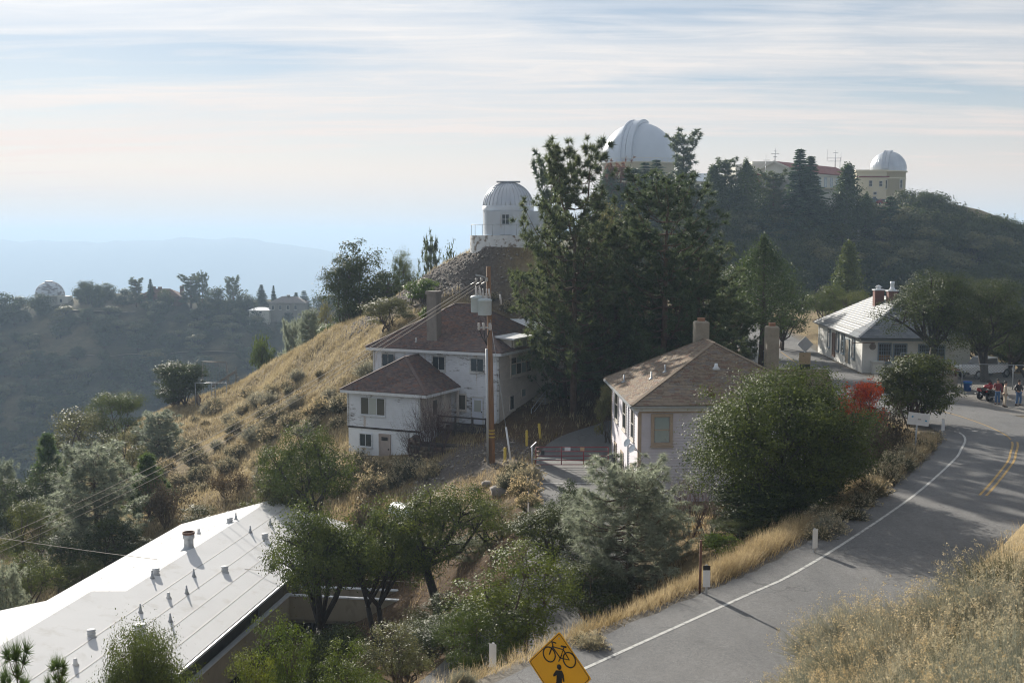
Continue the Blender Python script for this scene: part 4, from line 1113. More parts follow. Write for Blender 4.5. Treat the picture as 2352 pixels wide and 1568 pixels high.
# lower gable with the emblem
MB().add([(-5, -9, -4), (5, -9, -4), (5, -0.01, -4), (-5, -0.01, -4), (-5, -9, 11.9), (5, -9, 11.9), (5, -0.01, 11.9), (-5, -0.01, 11.9), (0, -9, 13.3), (0, -0.01, 13.3)],
         [(0, 1, 5, 8, 4), (1, 2, 6, 5), (2, 3, 7, 9, 6), (3, 0, 4, 7), (4, 8, 9, 7), (8, 5, 6, 9)]).build('wing_wall', 'grey_retain', MBd)
for s in (-1, 1):
    for k in range(13):
        a = Vector((s * 5.3 * (1 - k / 13), -9.15, 11.86 + 1.5 * k / 13)); b_ = Vector((s * 5.3 * (1 - (k + 0.82) / 13), -9.15, 11.86 + 1.5 * (k + 0.82) / 13))
        MB().bar(a, b_, 0.5, 0.34).build('edge_tile', 'red_tile', MBd)
EM = W(MBd, (0, -9, 0), (1, 0, 0), (0, -1, 0))
em = MB(); n = 40
for k in range(n):
    a0, a1 = 2 * math.pi * k / n, 2 * math.pi * (k + 1) / n
    em.hexa([EM.p(0.98 * math.cos(a0), 11.2 + 0.98 * math.sin(a0), .12), EM.p(1.3 * math.cos(a0), 11.2 + 1.3 * math.sin(a0), .12), EM.p(1.3 * math.cos(a0), 11.2 + 1.3 * math.sin(a0), 0), EM.p(.98 * math.cos(a0), 11.2 + .98 * math.sin(a0), 0),
             EM.p(.98 * math.cos(a1), 11.2 + .98 * math.sin(a1), .12), EM.p(1.3 * math.cos(a1), 11.2 + 1.3 * math.sin(a1), .12), EM.p(1.3 * math.cos(a1), 11.2 + 1.3 * math.sin(a1), 0), EM.p(.98 * math.cos(a1), 11.2 + .98 * math.sin(a1), 0)])
sp5 = [EM.p((0.95 if k % 2 == 0 else 0.42) * math.sin(math.pi * k / 5), 11.2 + (0.95 if k % 2 == 0 else 0.42) * math.cos(math.pi * k / 5), 0.1) for k in range(10)]
em.add(sp5 + [EM.p(0, 11.2, 0.16)], [(i, (i + 1) % 10, 10) for i in range(10)])
em.build('star_emblem', 'red_tile', MBd)
# other blocks of the main range
def block(name, mt, px0, px1, py0, py1, d, depth, parent, rz=0.0, extra=None):
    a = at(px0, py0, d); b_ = at(px1, py1, d)
    x0, x1, z1, z0 = a.x, b_.x, a.z, b_.z
    lx = parent.location
    M = (Matrix.Translation(lx) @ Matrix.Rotation(parent.rotation_euler[2], 4, 'Z')).inverted()
    q = [M @ Vector(p) for p in ((x0, d, z0), (x1, d, z0), (x1 + rz, d + depth, z0), (x0 + rz, d + depth, z0), (x0, d, z1), (x1, d, z1), (x1 + rz, d + depth, z1), (x0 + rz, d + depth, z1))]
    return MB().hexa(q).build(name, mt, parent)
block('parapet_block', 'pale_wall', 1690, 1764, 378, 480, 292, 14, MBd)
block('parapet_block', 'pale_wall', 1728, 1790, 371, 480, 300, 8, MBd)
block('terrace_block', 'pale_wall', 1826, 1966, 434, 560, 262, 9, MBd)
block('terrace_coping', 'cream_wall', 1824, 1968, 431, 434, 261.5, 10, MBd)
block('retaining_wall', 'grey_retain', 1833, 1935, 472, 545, 255, 7, MBd)
block('lower_retaining_wall', 'grey_retain', 1815, 1975, 527, 575, 248, 6, MBd)
RB = thing('cream_end_block', 'cream flat-roofed block with tile trim beside the round tower on the ridge', 'building', (at(1965, 470, 296).x, 296, 0))
block('wall', 'cream_wall', 1968, 2050, 395, 500, 296, 12, RB)
block('parapet', 'cream_wall', 1966, 2052, 390, 395, 295.7, 12.4, RB)
block('tile_trim', 'red_tile', 1968, 2050, 404.5, 407.5, 295.8, 0.2, RB)
rbw = W(RB, (0, 0, 0), (1, 0, 0), (0, -1, 0))
for x0, x1, y0, y1 in ((1996, 2003, 415, 428), (2019.5, 2026, 416, 428), (2006, 2013, 441, 447), (2005, 2012, 452, 462)):
    A, B = at(x0, y0, 296), at(x1, y1, 296)
    window(RB, rbw, (A.x - RB.location.x, B.x - RB.location.x, B.z, A.z), 1, 2, 'pale_wall', 'glass', 0.1, True, 0.15)
RB.location.z = 0
LB = thing('blue_roof_building', 'pale building with bluish metal roof and little dome left of the ridge conifers', 'building', (at(1590, 470, 300).x, 300, 0))
block('wall', 'pale_wall', 1580, 1660, 416, 520, 300, 10, LB)
A, B = at(1578, 416, 299), at(1664, 398.5, 306)
o_ = LB.location
MB().slab([(A.x - o_.x, -1, A.z), (B.x - o_.x - 2, -1, A.z), (B.x - o_.x - 2, 6, B.z), (A.x - o_.x, 6, B.z)], 0.15).build('roof', 'blue_roof', LB)
block('lower_wall', 'cream_wall', 1615, 1660, 452, 520, 292, 6, LB)
q = at(1616, 437, 290) - o_
MB().lathe([(1.5 * math.cos(a), 1.5 * math.sin(a)) for a in np.linspace(0, math.pi / 2, 8)], (q.x, q.y, q.z), 20).build('little_dome', 'dome_white', LB)
block('little_dome_base', 'cream_wall', 1604, 1629, 437, 520, 289.5, 2, LB)
# masts on the roofs
def mast(px, py0, py1, d, arms, label):
    b = at(px, py1, d); t_ = at(px, py0, d)
    E = thing('antenna_mast', label, 'mast', b)
    h = t_.z - b.z
    MB().tube([(0, 0, -0.3), (0, 0, h)], [0.12, 0.05], 6).build('pole', 'galv', E)
    for (z, x0, x1) in arms:
        MB().bar((x0, 0, z * h), (x1, 0, z * h), 0.09).build('arm', 'galv', E)
    return E
mast(1780, 340, 374, 266, ((0.62, -0.9, 0.9), (0.4, -0.4, 0.4), (0.78, -.3, .3)), 'thin antenna mast with short arms above the red gable')
E = mast(1918, 345, 386, 290, ((0.55, -2.0, 1.4), (0.38, -1.8, 1.4), (0.85, -0.5, 0.7)), 'lattice antenna frame with whip aerials on the red roof ridge')
for x in (-2.0, 1.4): MB().tube([(x, 0, 1.6), (x, 0, 4.6 if x < 0 else 3.9)], 0.04, 4).build('whip_aerial', 'galv', E)
MB().tube([(1.2, 0, -0.8), (1.2, 0, 2.6)], 0.06, 4).build('ladder_pole', 'galv', E)
E = mast(1757, 357, 470, 252, ((0.86, -1.2, 1.2), (0.9, -0.6, 0.9)), 'bare dead conifer trunk like a mast among the ridge trees')
# curved retaining wall right of the tower, with cars above
CW = thing('curved_retaining_wall', 'curved pale retaining wall with railing below the parked cars on the ridge', 'wall', at(2065, 520, 275))
cw = MB(); pw = [at(2062, 497, 262), at(2076, 493, 266), at(2090, 488, 272), at(2104, 481, 279), at(2115, 476, 288), at(2121, 473, 300)]
for a, b_ in zip(pw[:-1], pw[1:]):
    a = a - CW.location; b_ = b_ - CW.location
    cw.hexa([(a.x, a.y, a.z - 6), (b_.x, b_.y, b_.z - 6), (b_.x, b_.y + .5, b_.z - 6), (a.x, a.y + .5, a.z - 6), a, b_, b_ + Vector((0, .5, 0)), a + Vector((0, .5, 0))])
cw.build('wall', 'pale_wall', CW)
for q in pw: MB().tube([q - CW.location, q - CW.location + Vector((0, 0.2, 1.1))], 0.05, 4).build('rail_post', 'galv', CW)
MB().tube([q - CW.location + Vector((0, 0.2, 1.1)) for q in pw], 0.05, 4).build('rail', 'galv', CW)
# far-left dome on the opposite ridge
mat('dome_patchy', (0.60, 0.64, 0.68), 0.6, 0.05, 1, stain=(0.22, 0.22, 0.23), stain_at=(0.50, 0.56), stain_scale=0.7, stretch=(0.6, 0.6, 1.6))
c = at(115, 681, 487)
FD = thing('far_dome', 'patchy grey-white dome on the distant ridge at the far left', 'observatory', (c.x, c.y, c.z))
MB().lathe([(5.7, -5), (5.7, 0.2), (5.95, 0.2), (5.95, 0.6), (0, 0.6)], n=32).build('drum', 'pale_wall', FD)
pf = [(5.85 * math.cos(a), 0.6 + 5.7 * math.sin(a)) for a in np.linspace(0, math.pi / 2, 14)]; pf[-1] = (0, pf[-1][1])
fdm = MB().lathe(pf, n=36).build('dome', 'dome_patchy', FD)
for k in range(18):
    a = 2 * math.pi * k / 18
    MB().tube([(5.87 * math.cos(t) * math.cos(a), 5.87 * math.cos(t) * math.sin(a), 0.6 + 5.72 * math.sin(t)) for t in np.linspace(0, 1.45, 8)], 0.05, 4).build('dome_rib', 'dome_patchy', fdm)
MB().box(-1.6, 1.2, -1, 1, 6.1, 6.5).build('slit_hood', 'dome_patchy', FD)
MB().box(4.5, 9, -4, 1, -4, 0.3).build('side_building', 'pale_wall', FD)
fw = W(FD, (4.5, -4, 0), (1, 0, 0), (0, -1, 0)); window(FD, fw, (1.0, 2.0, -2.2, -0.8), 1, 1, 'pale_wall', 'glass', 0.1)
# houses on the far ridge
mat('far_brick', (0.17, 0.09, 0.065), 0.9, 0.15, 0.5)
def far_house(px0, px1, py0, py1, d, wallm, roofm, label, chim, name='ridge_house'):
    a, b_ = at(px0, py1, d), at(px1, py0, d)
    E = thing(name, label, 'house', (a.x, d, a.z))
    w_ = b_.x - a.x; h = b_.z - a.z
    MB().box(0, w_, 0, 9, -4, h * 0.62).build('wall', wallm, E)
    f = hip_faces(-0.5, w_ + .5, -0.5, 9.5, h * 0.62, h * 0.38, w_ * 0.3, w_ * 0.7, 'x')
    r_ = MB()
    for q in f: r_.slab(q, 0.1)
    r_.build('roof', roofm, E)
    ww = W(E, (0, 0, 0), (1, 0, 0), (0, -1, 0))
    for k in range(max(2, int(w_ / 3))): window(E, ww, (1 + 3 * k, 2 + 3 * k, h * 0.2, h * 0.45), 1, 1, 'pale_wall', 'glass', 0.1)
    for (x, w2, z) in chim: MB().box(w_ * x, w_ * x + w2, 3.5, 4.5, h * 0.5, h * z).build('chimney', wallm, E)
far_house(318, 412, 664, 708, 476, 'far_brick', 'far_brick', 'brown brick house with chimneys among trees on the distant ridge', ((0.28, 1.2, 1.12), (0.42, 1.4, 1.1), (0.95, 1.6, 1.15)))
far_house(618, 700, 682, 718, 462, 'grey_retain', 'chimney_grey', 'grey hip-roofed house behind trees on the distant ridge', ((0.45, 1.2, 1.1),))
far_house(572, 617, 707, 722, 459, 'pale_wall', 'white_metal', 'small pale shed with bright roof on the distant ridge', (), 'ridge_shed')
# two tracks across the far slope
# ------------------------------------------------------------------ utility pole and wires
mat('pole_wood', (0.235, 0.135, 0.075), 0.85, 0.25, 2, stain=(0.14, 0.085, 0.05), stain_at=(0.5, 0.75), stretch=(3, 3, .3))
mat('transformer', (0.46, 0.52, 0.54), 0.5, 0.06, 2)
mat('porcelain', (0.50, 0.48, 0.46), 0.3, 0.1, 4)
mat('wire', (0.42, 0.37, 0.31), 0.6, 0.1, 4)
mat('yellow_post', (0.55, 0.40, 0.06), 0.6, 0.12, 4)
mat('white_tube', (0.70, 0.71, 0.72), 0.5, 0.1, 4)
mat('maroon', (0.20, 0.022, 0.032), 0.45, 0.1, 4)
mat('sign_yellow', (0.72, 0.37, 0.012), 0.45, 0.05, 3)
mat('sign_black', (0.012, 0.012, 0.012), 0.5, 0.1, 3)
mat('sign_white', (0.70, 0.72, 0.74), 0.5, 0.06, 3)
mat('sign_grey', (0.42, 0.44, 0.46), 0.45, 0.06, 3, metal=0.4)
mat('sign_tan', (0.42, 0.31, 0.19), 0.7, 0.08, 3)
mat('sticker_blue', (0.05, 0.30, 0.50), 0.5, 0.05, 3)
mat('bin_blue', (0.02, 0.12, 0.42), 0.45, 0.08, 3)
mat('kerb_beige', (0.42, 0.345, 0.26), 0.9, 0.12, 2)
mat('rock', (0.26, 0.235, 0.21), 0.9, 0.25, 2.5, bump=0.5, bump_scale=6)
UP = thing('utility_pole', 'tall brown wooden utility pole carrying two grey transformers in front of weathered house', 'utility pole', (-1.26, 73.5, gz(-1.26, 73.5)))
top = at(1122, 612, 73.5).z - UP.location.z
def pp(h): return Vector((-0.22 * h / top, 0, h))
MB().tube([pp(-0.4), pp(top * 0.5), pp(top)], [0.19, 0.165, 0.14], 12).build('pole', 'pole_wood', UP)
def ph(py): return at(1125, py, 73.5).z - UP.location.z
arm = MB().bar(pp(ph(632)) + Vector((-0.75, -0.9, 0.05)), pp(ph(640)) + Vector((0.05, 0.3, 0)), 0.1).build('crossarm', 'galv', UP)
tips = []
for k in range(3):
    q = pp(ph(636)) + Vector((-0.75 + 0.32 * k, -0.85 + 0.35 * k, -0.15))
    tips.append(q + Vector((-0.35, 0.1, -0.3)))
    MB().lathe([(0, 0.1), (.06, .1), (.1, .05), (.05, .02), (.1, -.03), (.05, -.06), (.1, -.11), (0, -.13)], q, 10).build('insulator', 'porcelain', arm)
    MB().tube([q + Vector((0, 0, -.1)), tips[-1]], 0.03, 6).build('dead_end_clamp', 'porcelain', arm)
b2 = MB().bar(pp(ph(679)) + Vector((-0.8, -0.15, 0)), pp(ph(681)) + Vector((0.1, -0.15, 0)), 0.09).build('bracket_arm', 'galv', UP)
for x, dz in ((-0.78, 0.2), (-0.55, 0.22), (0.72, -0.2), (0.02, 0.15)):
    q = pp(ph(680)) + Vector((x, -0.18, dz))
    MB().tube([q + Vector((0.06, 0, -.32)), q + Vector((-0.03, 0, .32))], 0.06, 8).build('fuse_cutout', 'porcelain', UP)
for x, y0, y1, yo in ((-0.72, 681, 717, -0.1), (-0.28, 687, 723, -0.42)):
    h0, h1 = ph(y1), ph(y0)
    q = pp(h0) + Vector((x, yo, 0))
    c_ = MB().lathe([(0, 0), (.40, 0), (.43, .06), (.43, h1 - h0 - .12), (.46, h1 - h0 - .1), (.46, h1 - h0), (.30, h1 - h0 + .08), (0, h1 - h0 + .1)], q, 22).build('transformer', 'transformer', UP)
    for dx in (-0.1, 0.12):
        MB().lathe([(.05, 0), (.09, .06), (.05, .12), (.09, .18), (.05, .24), (.09, .30), (.04, .36), (.03, .62), (0, .62)], q + Vector((dx, 0, h1 - h0 + .05)), 8).build('bushing', 'porcelain', c_)
    MB().bar(q + Vector((0.3, 0, .5)), pp(h0 + .5), 0.12).build('hanger', 'galv', UP)
b3 = MB().bar(pp(ph(752)) + Vector((-0.68, -0.2, 0)), pp(ph(752)) + Vector((0.05, -0.2, 0)), 0.08).build('bracket_arm', 'galv', UP)
for x in (-0.66, -0.36, 0.02):
    q = pp(ph(752)) + Vector((x, -0.22, 0))
    MB().lathe([(0, -.15), (.07, -.15), (.09, 0), (.06, .06), (.09, .12), (.07, .3), (0, .3)], q, 10).build('cable_head', 'porcelain', b3)
    MB().tube([q + Vector((0, 0, -.1)), pp(ph(775)) + Vector((-.18 + x * .4, -.22, 0)), pp(ph(792)) + Vector((-.18, -.22, 0))], 0.03, 6).build('cable', 'dark', UP)
MB().tube([pp(-0.3) + Vector((-.27, -.1, 0)), pp(ph(800)) + Vector((-.2, -.2, 0))], 0.075, 8).build('conduit', 'sign_grey', UP)
for h in (0.55 + 1.5, 0.35 + 1.5, 0.12 + 1.5): MB().lathe([(.192, h), (.195, h), (.195, h + .07), (.192, h + .07)], (-0.03, 0, 0), 12).build('yellow_band', 'yellow_post', UP)
wl_ = ['upper', 'middle', 'lower']
for k in range(3):
    A = UP.location + tips[k]
    B = Vector((-36.0 + 0.5 * k, 69.0 + 0.9 * k, -20.2 - 0.35 * k))
    pts = [A.lerp(B, t) - Vector((0, 0, 1.1 * 4 * t * (1 - t))) - A for t in np.linspace(0, 1, 24)]
    o = MB().tube(pts, 0.016, 5).build('power_line', 'wire', None, A)
    tag(o, '%s of the three wires running down-left from the top of the utility pole' % wl_[k], 'wire')
pts = [Vector((0, 0, 0)).lerp(Vector((30, -3, -2.0)), t) - Vector((0, 0, 0.5 * 4 * t * (1 - t))) for t in np.linspace(0, 1, 14)]
tag(MB().tube(pts, 0.013, 5).build('telephone_line', 'wire', None, at(-60, 1225, 60)), 'thin pale cable crossing the dark trees left of the white roof', 'wire')
# guy wire guard
g = onz(1175, 1084, -14.6); g.z = gz(g.x, g.y)
GW = thing('guy_wire', 'steel guy wire with white plastic guard standing right of the utility pole', 'guy wire', g)
tp = (UP.location + pp(top * 0.78)) - g
MB().tube([(0, 0, -0.1), tp], 0.014, 5).build('wire', 'galv', GW)
dn = tp.normalized()
MB().tube([dn * 0.25, dn * 2.45], 0.06, 8).build('guard', 'white_tube', GW)
MB().tube([dn * -0.2, dn * 0.26], 0.035, 8).build('anchor_rod', 'galv', GW)
# yellow bollards
for px, py, h, lean, lab in ((1210, 1023, 1.05, 0.0, 'upright yellow bollard, middle one of three in the dirt yard'), (1241, 1010, 1.05, -0.09, 'leaning yellow bollard nearest the gate driveway'), (1160, 1050, 0.9, 0.0, 'short yellow bollard right beside the utility pole')):
    q = onz(px, py, -14.0); q.z = gz(q.x, q.y)
    b_ = MB().lathe([(0.09, -0.3), (0.09, h - 0.03), (0.06, h), (0, h + .02)], n=12).build('bollard', 'yellow_post', None, q)
    b_.rotation_euler = (0, lean, 0)
    tag(b_, lab, 'bollard', 'yellow bollards in the yard')
# red gate across the driveway
GT = thing('red_gate', 'dark red tube gate with two notices across the driveway', 'gate', (1.35, 70.3, -14.04))
for h in (0.15, 0.42, 0.69, 0.96, 1.22): MB().tube([(0.1, 0, h), (4.5, 0, h)], 0.028, 8).build('rail', 'maroon', GT)
for x in (0.1, 1.65, 3.0, 4.5): MB().tube([(x, 0, 0.15), (x, 0, 1.22)], 0.03, 8).build('upright', 'maroon', GT)
MB().tube([(-0.12, 0, -0.3), (-0.12, 0, 1.25)], 0.055, 10).build('gate_post', 'galv', GT)
MB().bar((-0.2, -0.02, 1.22), (0.14, -0.02, 1.55), 0.12, 0.05).build('hinge_plate', 'sign_grey', GT)
MB().bar((-0.05, -0.06, 0.5), (1.3, -0.06, 0.5), 0.05).build('latch_bar', 'galv', GT)
MB().box(0.42, 0.62, -0.07, -0.03, 0.75, 1.0).build('lock_box', 'dark', GT)
MB().box(1.85, 2.2, -0.05, -0.03, 1.0, 1.22).build('notice', 'sign_white', GT)
MB().box(2.8, 3.05, -0.05, -0.03, 1.0, 1.22).build('notice', 'sign_tan', GT)
# kerb with a rail post beside the driveway
KB = thing('driveway_kerb', 'beige concrete kerb with rusty plank along the left edge of the driveway', 'kerb', (0, 0, 0))
kp = [on_drive(y) for y in (69.6, 66, 62, 58, 55)]
for a, b_ in zip(kp[:-1], kp[1:]):
    MB().bar((a[0] - DW - 0.22, a[1], a[2] + 0.02), (b_[0] - DW - 0.22, b_[1], b_[2] + 0.02), 0.38, 0.22).build('kerb_block', 'kerb_beige', KB)
    MB().bar((a[0] - DW - 0.46, a[1], a[2] + 0.1), (b_[0] - DW - 0.46, b_[1], b_[2] + 0.1), 0.08, 0.55).build('plank', 'dark_wood', KB)
# yellow warning sign by the road
sgn = at(1285, 1537, 17.3)
SG = thing('warning_sign', 'yellow diamond warning sign with black bicycle and walking figure beside the road', 'sign', (sgn.x, sgn.y, gz(sgn.x, sgn.y)), R(-39))
hz = sgn.z - SG.location.z
HD = 0.60
def diamond(r, c, nseg=4):                   # diamond with rounded corners
    pts = []
    for k in range(4):
        a = math.pi / 2 * k
        t = Vector((math.cos(a), math.sin(a)))
        for j in range(nseg + 1):
            b_ = a + math.pi / 4 * (j / nseg * 2 - 1)
            pts.append((t * (r - c * 1.414)).to_tuple() if False else ((t * (r - c * 1.414)).x + c * math.cos(b_), (t * (r - c * 1.414)).y + c * math.sin(b_)))
    return pts
def plate(name, pts, y0, y1, m, parent, off=(0, 0)):
    n = len(pts)
    mb = MB()
    v = [(p[0] + off[0], y0, p[1] + off[1]) for p in pts] + [(p[0] + off[0], y1, p[1] + off[1]) for p in pts]
    mb.add(v, [tuple(range(n)), tuple(range(2 * n - 1, n - 1, -1))] + [(i, i + n, (i + 1) % n + n, (i + 1) % n) for i in range(n)])
    return mb.build(name, m, parent)
pl = plate('plate', diamond(HD, 0.04), -0.004, 0.0, 'sign_yellow', SG, (0, hz))
o1, o2 = diamond(HD * 0.955, 0.035), diamond(HD * 0.93, 0.032)
n = len(o1); mb = MB(); mb.add([(p[0], -0.006, p[1] + hz) for p in o1 + o2], [(i, (i + 1) % n, (i + 1) % n + n, i + n) for i in range(n)]); mb.build('border', 'sign_black', pl)
def stroke(pts, r, nm, n_=6): return MB().tube([(x, -0.008, z + hz) for x, z in pts], r, n_).build(nm, 'sign_black', pl)
for cx in (-0.19, 0.19):
    stroke([(cx + 0.115 * math.cos(a), 0.20 + 0.115 * math.sin(a)) for a in np.linspace(0, 2 * math.pi, 25)], 0.010, 'bicycle_wheel')
stroke([(-0.19, 0.20), (-0.12, 0.36), (-0.145, 0.41)], 0.010, 'bicycle_fork'); stroke([(-0.145, 0.41), (-0.06, 0.405)], 0.010, 'bicycle_handlebar')
stroke([(-0.13, 0.335), (0.075, 0.335), (0.02, 0.19), (-0.13, 0.335)], 0.010, 'bicycle_frame'); stroke([(0.02, 0.19), (0.19, 0.20), (0.075, 0.335), (0.09, 0.375)], 0.010, 'bicycle_frame')
stroke([(0.035, 0.38), (0.135, 0.385)], 0.014, 'bicycle_saddle'); stroke([(-0.01, 0.13), (0.05, 0.25)], 0.008, 'bicycle_crank')
mb = MB(); mb.lathe([(0, -.0), (.042, 0.0), (.042, .006), (0, .006)], n=16); o = mb.build('figure_head', 'sign_black', pl, (0.0, -0.006, hz + 0.045)); o.rotation_euler = (R(90), 0, 0)
plate('figure_body', [(-0.06, -0.02), (0.05, -0.0), (0.085, -0.06), (0.10, -0.16), (0.075, -0.165), (0.055, -0.09), (0.05, -0.19), (0.10, -0.40), (0.055, -0.41), (0.0, -0.22), (-0.07, -0.40), (-0.115, -0.385), (-0.05, -0.19), (-0.045, -0.09), (-0.10, -0.13), (-0.115, -0.105)][::-1], -0.011, -0.0045, 'sign_black', pl, (0, hz))
MB().lathe([(0, 0), (.012, 0), (.012, .008), (0, .008)], (0, 0, 0), 8).build('bolt', 'galv', pl, (0, -0.008, hz + HD * 0.82)).rotation_euler = (R(90), 0, 0)
MB().box(-0.05, 0.05, 0.002, 0.10, -0.5, hz + 0.35).build('post', 'dark_wood', SG)
# roadside marker posts
def marker(px, py, d, lab, hgt=1.05, black=False, yaw=0.0, zoff=None):
    q = at(px, py, d) if d else onz(px, py, -11.45)
    q.z = gz(q.x, q.y) if zoff is None else zoff
    E = thing('marker_post', lab, 'marker post', q, yaw, 'roadside marker posts')
    MB().box(-0.035, 0.035, -0.03, 0.03, -0.4, hgt).build('post', 'sign_grey', E)
    MB().box(-0.115, 0.115, -0.042, -0.034, hgt - 0.72, hgt - 0.02).build('plate', 'sign_white', E)
    if black: MB().box(-0.116, 0.116, -0.045, -0.0425, hgt - 0.17, hgt - 0.018).build('black_band', 'sign_black', E)
marker(1622, 1365, 0, 'white marker post with black top band on the road shoulder', 1.05, True)
marker(1870, 1268, 0, 'white marker post standing in golden grass at the road bend', 0.95, False, R(25))
marker(2165, 985, 0, 'farthest white marker post, beside the dark round conifer', 0.9, False, R(20))
marker(1133, 1500, 33, 'white marker post left of the yellow warning sign', 1.1, False, R(-25), -12.85)
q = onz(1607, 1368, -11.6); q.z = gz(q.x, q.y)
tag(MB().tube([(0, 0, -0.3), (0.02, 0, 1.75)], 0.045, 6).build('rusty_post', 'rust', None, q), 'tall thin rusty steel post behind the black-banded marker', 'post')
# back of a road sign
q = at(2101, 1012, 62); q.z = gz(q.x, q.y)
BS = thing('sign_back', 'blank grey back of a wide road sign with two blue stickers', 'sign', q, R(8))
hz2 = at(2108, 962, 62).z - q.z
MB().tube([(0, 0, -0.4), (0.12, 0, hz2 + 0.3)], 0.045, 6).build('post', 'galv', BS)
pb = MB().box(-0.62, 0.62, -0.075, -0.065, -0.33, 0.33).build('plate', 'sign_white', BS, (0.16, 0, hz2)); pb.rotation_euler = (0, R(8), 0)
pb.location.y = 0.02
for x, z in ((-0.37, 0.1), (0.43, -0.05)): MB().box(x - .05, x + .05, -0.082, -0.0765, z - .04, z + .04).build('sticker', 'sticker_blue', pb)
MB().bar((-0.05, -0.07, 0), (0.12, -0.07, 0), 0.06).build('bracket', 'galv', pb)
# stacked signs on a post by the fence
q = Vector((23.0, 91.5, 0)); q.z = gz(q.x, q.y)
PS = thing('stacked_signs', 'post with silver diamond, tan, black and white sign backs beside the road', 'sign', q)
tz = at(1855, 773, 91.5).z - q.z
MB().tube([(0, 0, -0.3), (0, 0, tz)], 0.045, 6).build('post', 'galv', PS)
sx = 0.0
plate('diamond_plate', diamond(0.62, 0.03), -0.06, -0.05, 'sign_grey', PS, (0, tz - 0.6))
MB().box(-0.46, 0.44, -0.06, -0.05, tz - 2.15, tz - 1.25).build('plate', 'sign_tan', PS)
MB().box(-0.40, 0.40, -0.06, -0.05, tz - 2.85, tz - 2.16).build('plate', 'sign_black', PS)
MB().box(-0.36, 0.34, -0.06, -0.05, tz - 3.75, tz - 2.86).build('plate', 'sign_white', PS)
# ------------------------------------------------------------------ chain-link fences
mat('chain_link', (0.10, 0.13, 0.16), 0.6, 0.1, 4, metal=0.3)
def chain_fence(pts, h, label, step=2.6, pm='galv', mesh_step=0.22):
    E = thing('chain_link_fence', label, 'fence', pts[0])
    o = Vector(pts[0])
    net = MB()
    for a, b_ in zip(pts[:-1], pts[1:]):
        a, b_ = Vector(a) - o, Vector(b_) - o
        L_ = (b_ - a).length
        n_ = max(1, int(L_ / step))
        for k in range(n_ + (1 if b_ == Vector(pts[-1]) - o else 0)):
            p_ = a.lerp(b_, k / n_)
            MB().tube([p_ - Vector((0, 0, 0.2)), p_ + Vector((0, 0, h + 0.05))], 0.04, 6).build('fence_post', pm, E)
        MB().tube([a + Vector((0, 0, h)), b_ + Vector((0, 0, h))], 0.028, 6).build('top_rail', pm, E)
        u = (b_ - a) / L_
        k = -h
        while k < L_:
            for s in (0, 1):
                x0, x1 = max(k, 0), min(k + h, L_)
                if x1 - x0 < 0.05: continue
                z0, z1 = (x0 - k), (x1 - k)
                if s: z0, z1 = h - z0, h - z1
                net.bar(a + u * x0 + Vector((0, 0, z0 * 0.98)), a + u * x1 + Vector((0, 0, z1 * 0.98)), 0.012)
            k += mesh_step
    tag(net.build('fence_mesh', 'chain_link', E), kind='stuff')
    return E
def gp(x, y, dz=0.0): return (x, y, gz(x, y) + dz)
chain_fence([gp(22.3, 97.5), gp(22.4, 106), gp(23.6, 120), gp(25.2, 133)], 1.7, 'blue-grey chain-link fence along the left edge of the road by tall cedar', 3.5)
chain_fence([gp(34.9, 90.2), gp(38.5, 89.4), gp(42, 88.6), gp(47, 87.8)], 1.95, 'chain-link fence behind the motorcycles and white pickup', 1.9)
chain_fence([gp(34.9, 98.6), gp(33.0, 98.9)], 1.9, 'short chain-link panel with red notice in front of slate-roofed building', 1.9)
q = gp(33.6, 98.75)
tag(MB().box(-0.14, 0.14, -0.08, -0.06, 1.25, 1.75).build('notice', 'maroon', None, q), 'small red and white notice hanging on the short fence panel', 'notice')
# low wall with rusty roof, bin
q = gp(33.4, 90.2)
KW = thing('bin_shelter', 'low concrete enclosure with rusty flat roof beside the blue bin', 'shelter', q)
MB().box(-1.1, 1.1, -0.15, 0.1, -0.3, 1.0).build('front_wall', 'concrete', KW)
MB().box(-1.1, -0.9, 0.1, 1.6, -0.3, 1.0).build('side_wall', 'concrete', KW)
MB().box(0.9, 1.1, 0.1, 1.6, -0.3, 1.0).build('side_wall', 'concrete', KW)
for x in (-1.0, 0.0, 1.0): MB().box(x - .06, x + .06, -0.1, 0.02, 1.0, 1.5).build('roof_post', 'rust', KW)
MB().slab([(-1.2, -0.3, 1.52), (1.2, -0.3, 1.52), (1.2, 1.8, 1.66), (-1.2, 1.8, 1.66)], 0.08).build('roof', 'brown_door', KW)
q = onz(2222, 897, -11.83)
BN = thing('blue_bin', 'blue plastic recycling bin beside the rusty-roofed enclosure', 'bin', (q.x, q.y, -11.835))
MB().lathe([(0, 0.0), (.26, 0.0), (.31, .66), (.34, .67), (.34, .72), (.30, .72), (.29, .5)], n=20).build('body', 'bin_blue', BN)
MB().lathe([(0.30, .60), (.325, .60), (.325, .64), (.30, .64)], n=20).build('rim', 'sticker_blue', BN)
MB().box(0.05, 0.2, -0.305, -0.29, 0.3, 0.46).build('recycling_mark', 'sign_white', BN)
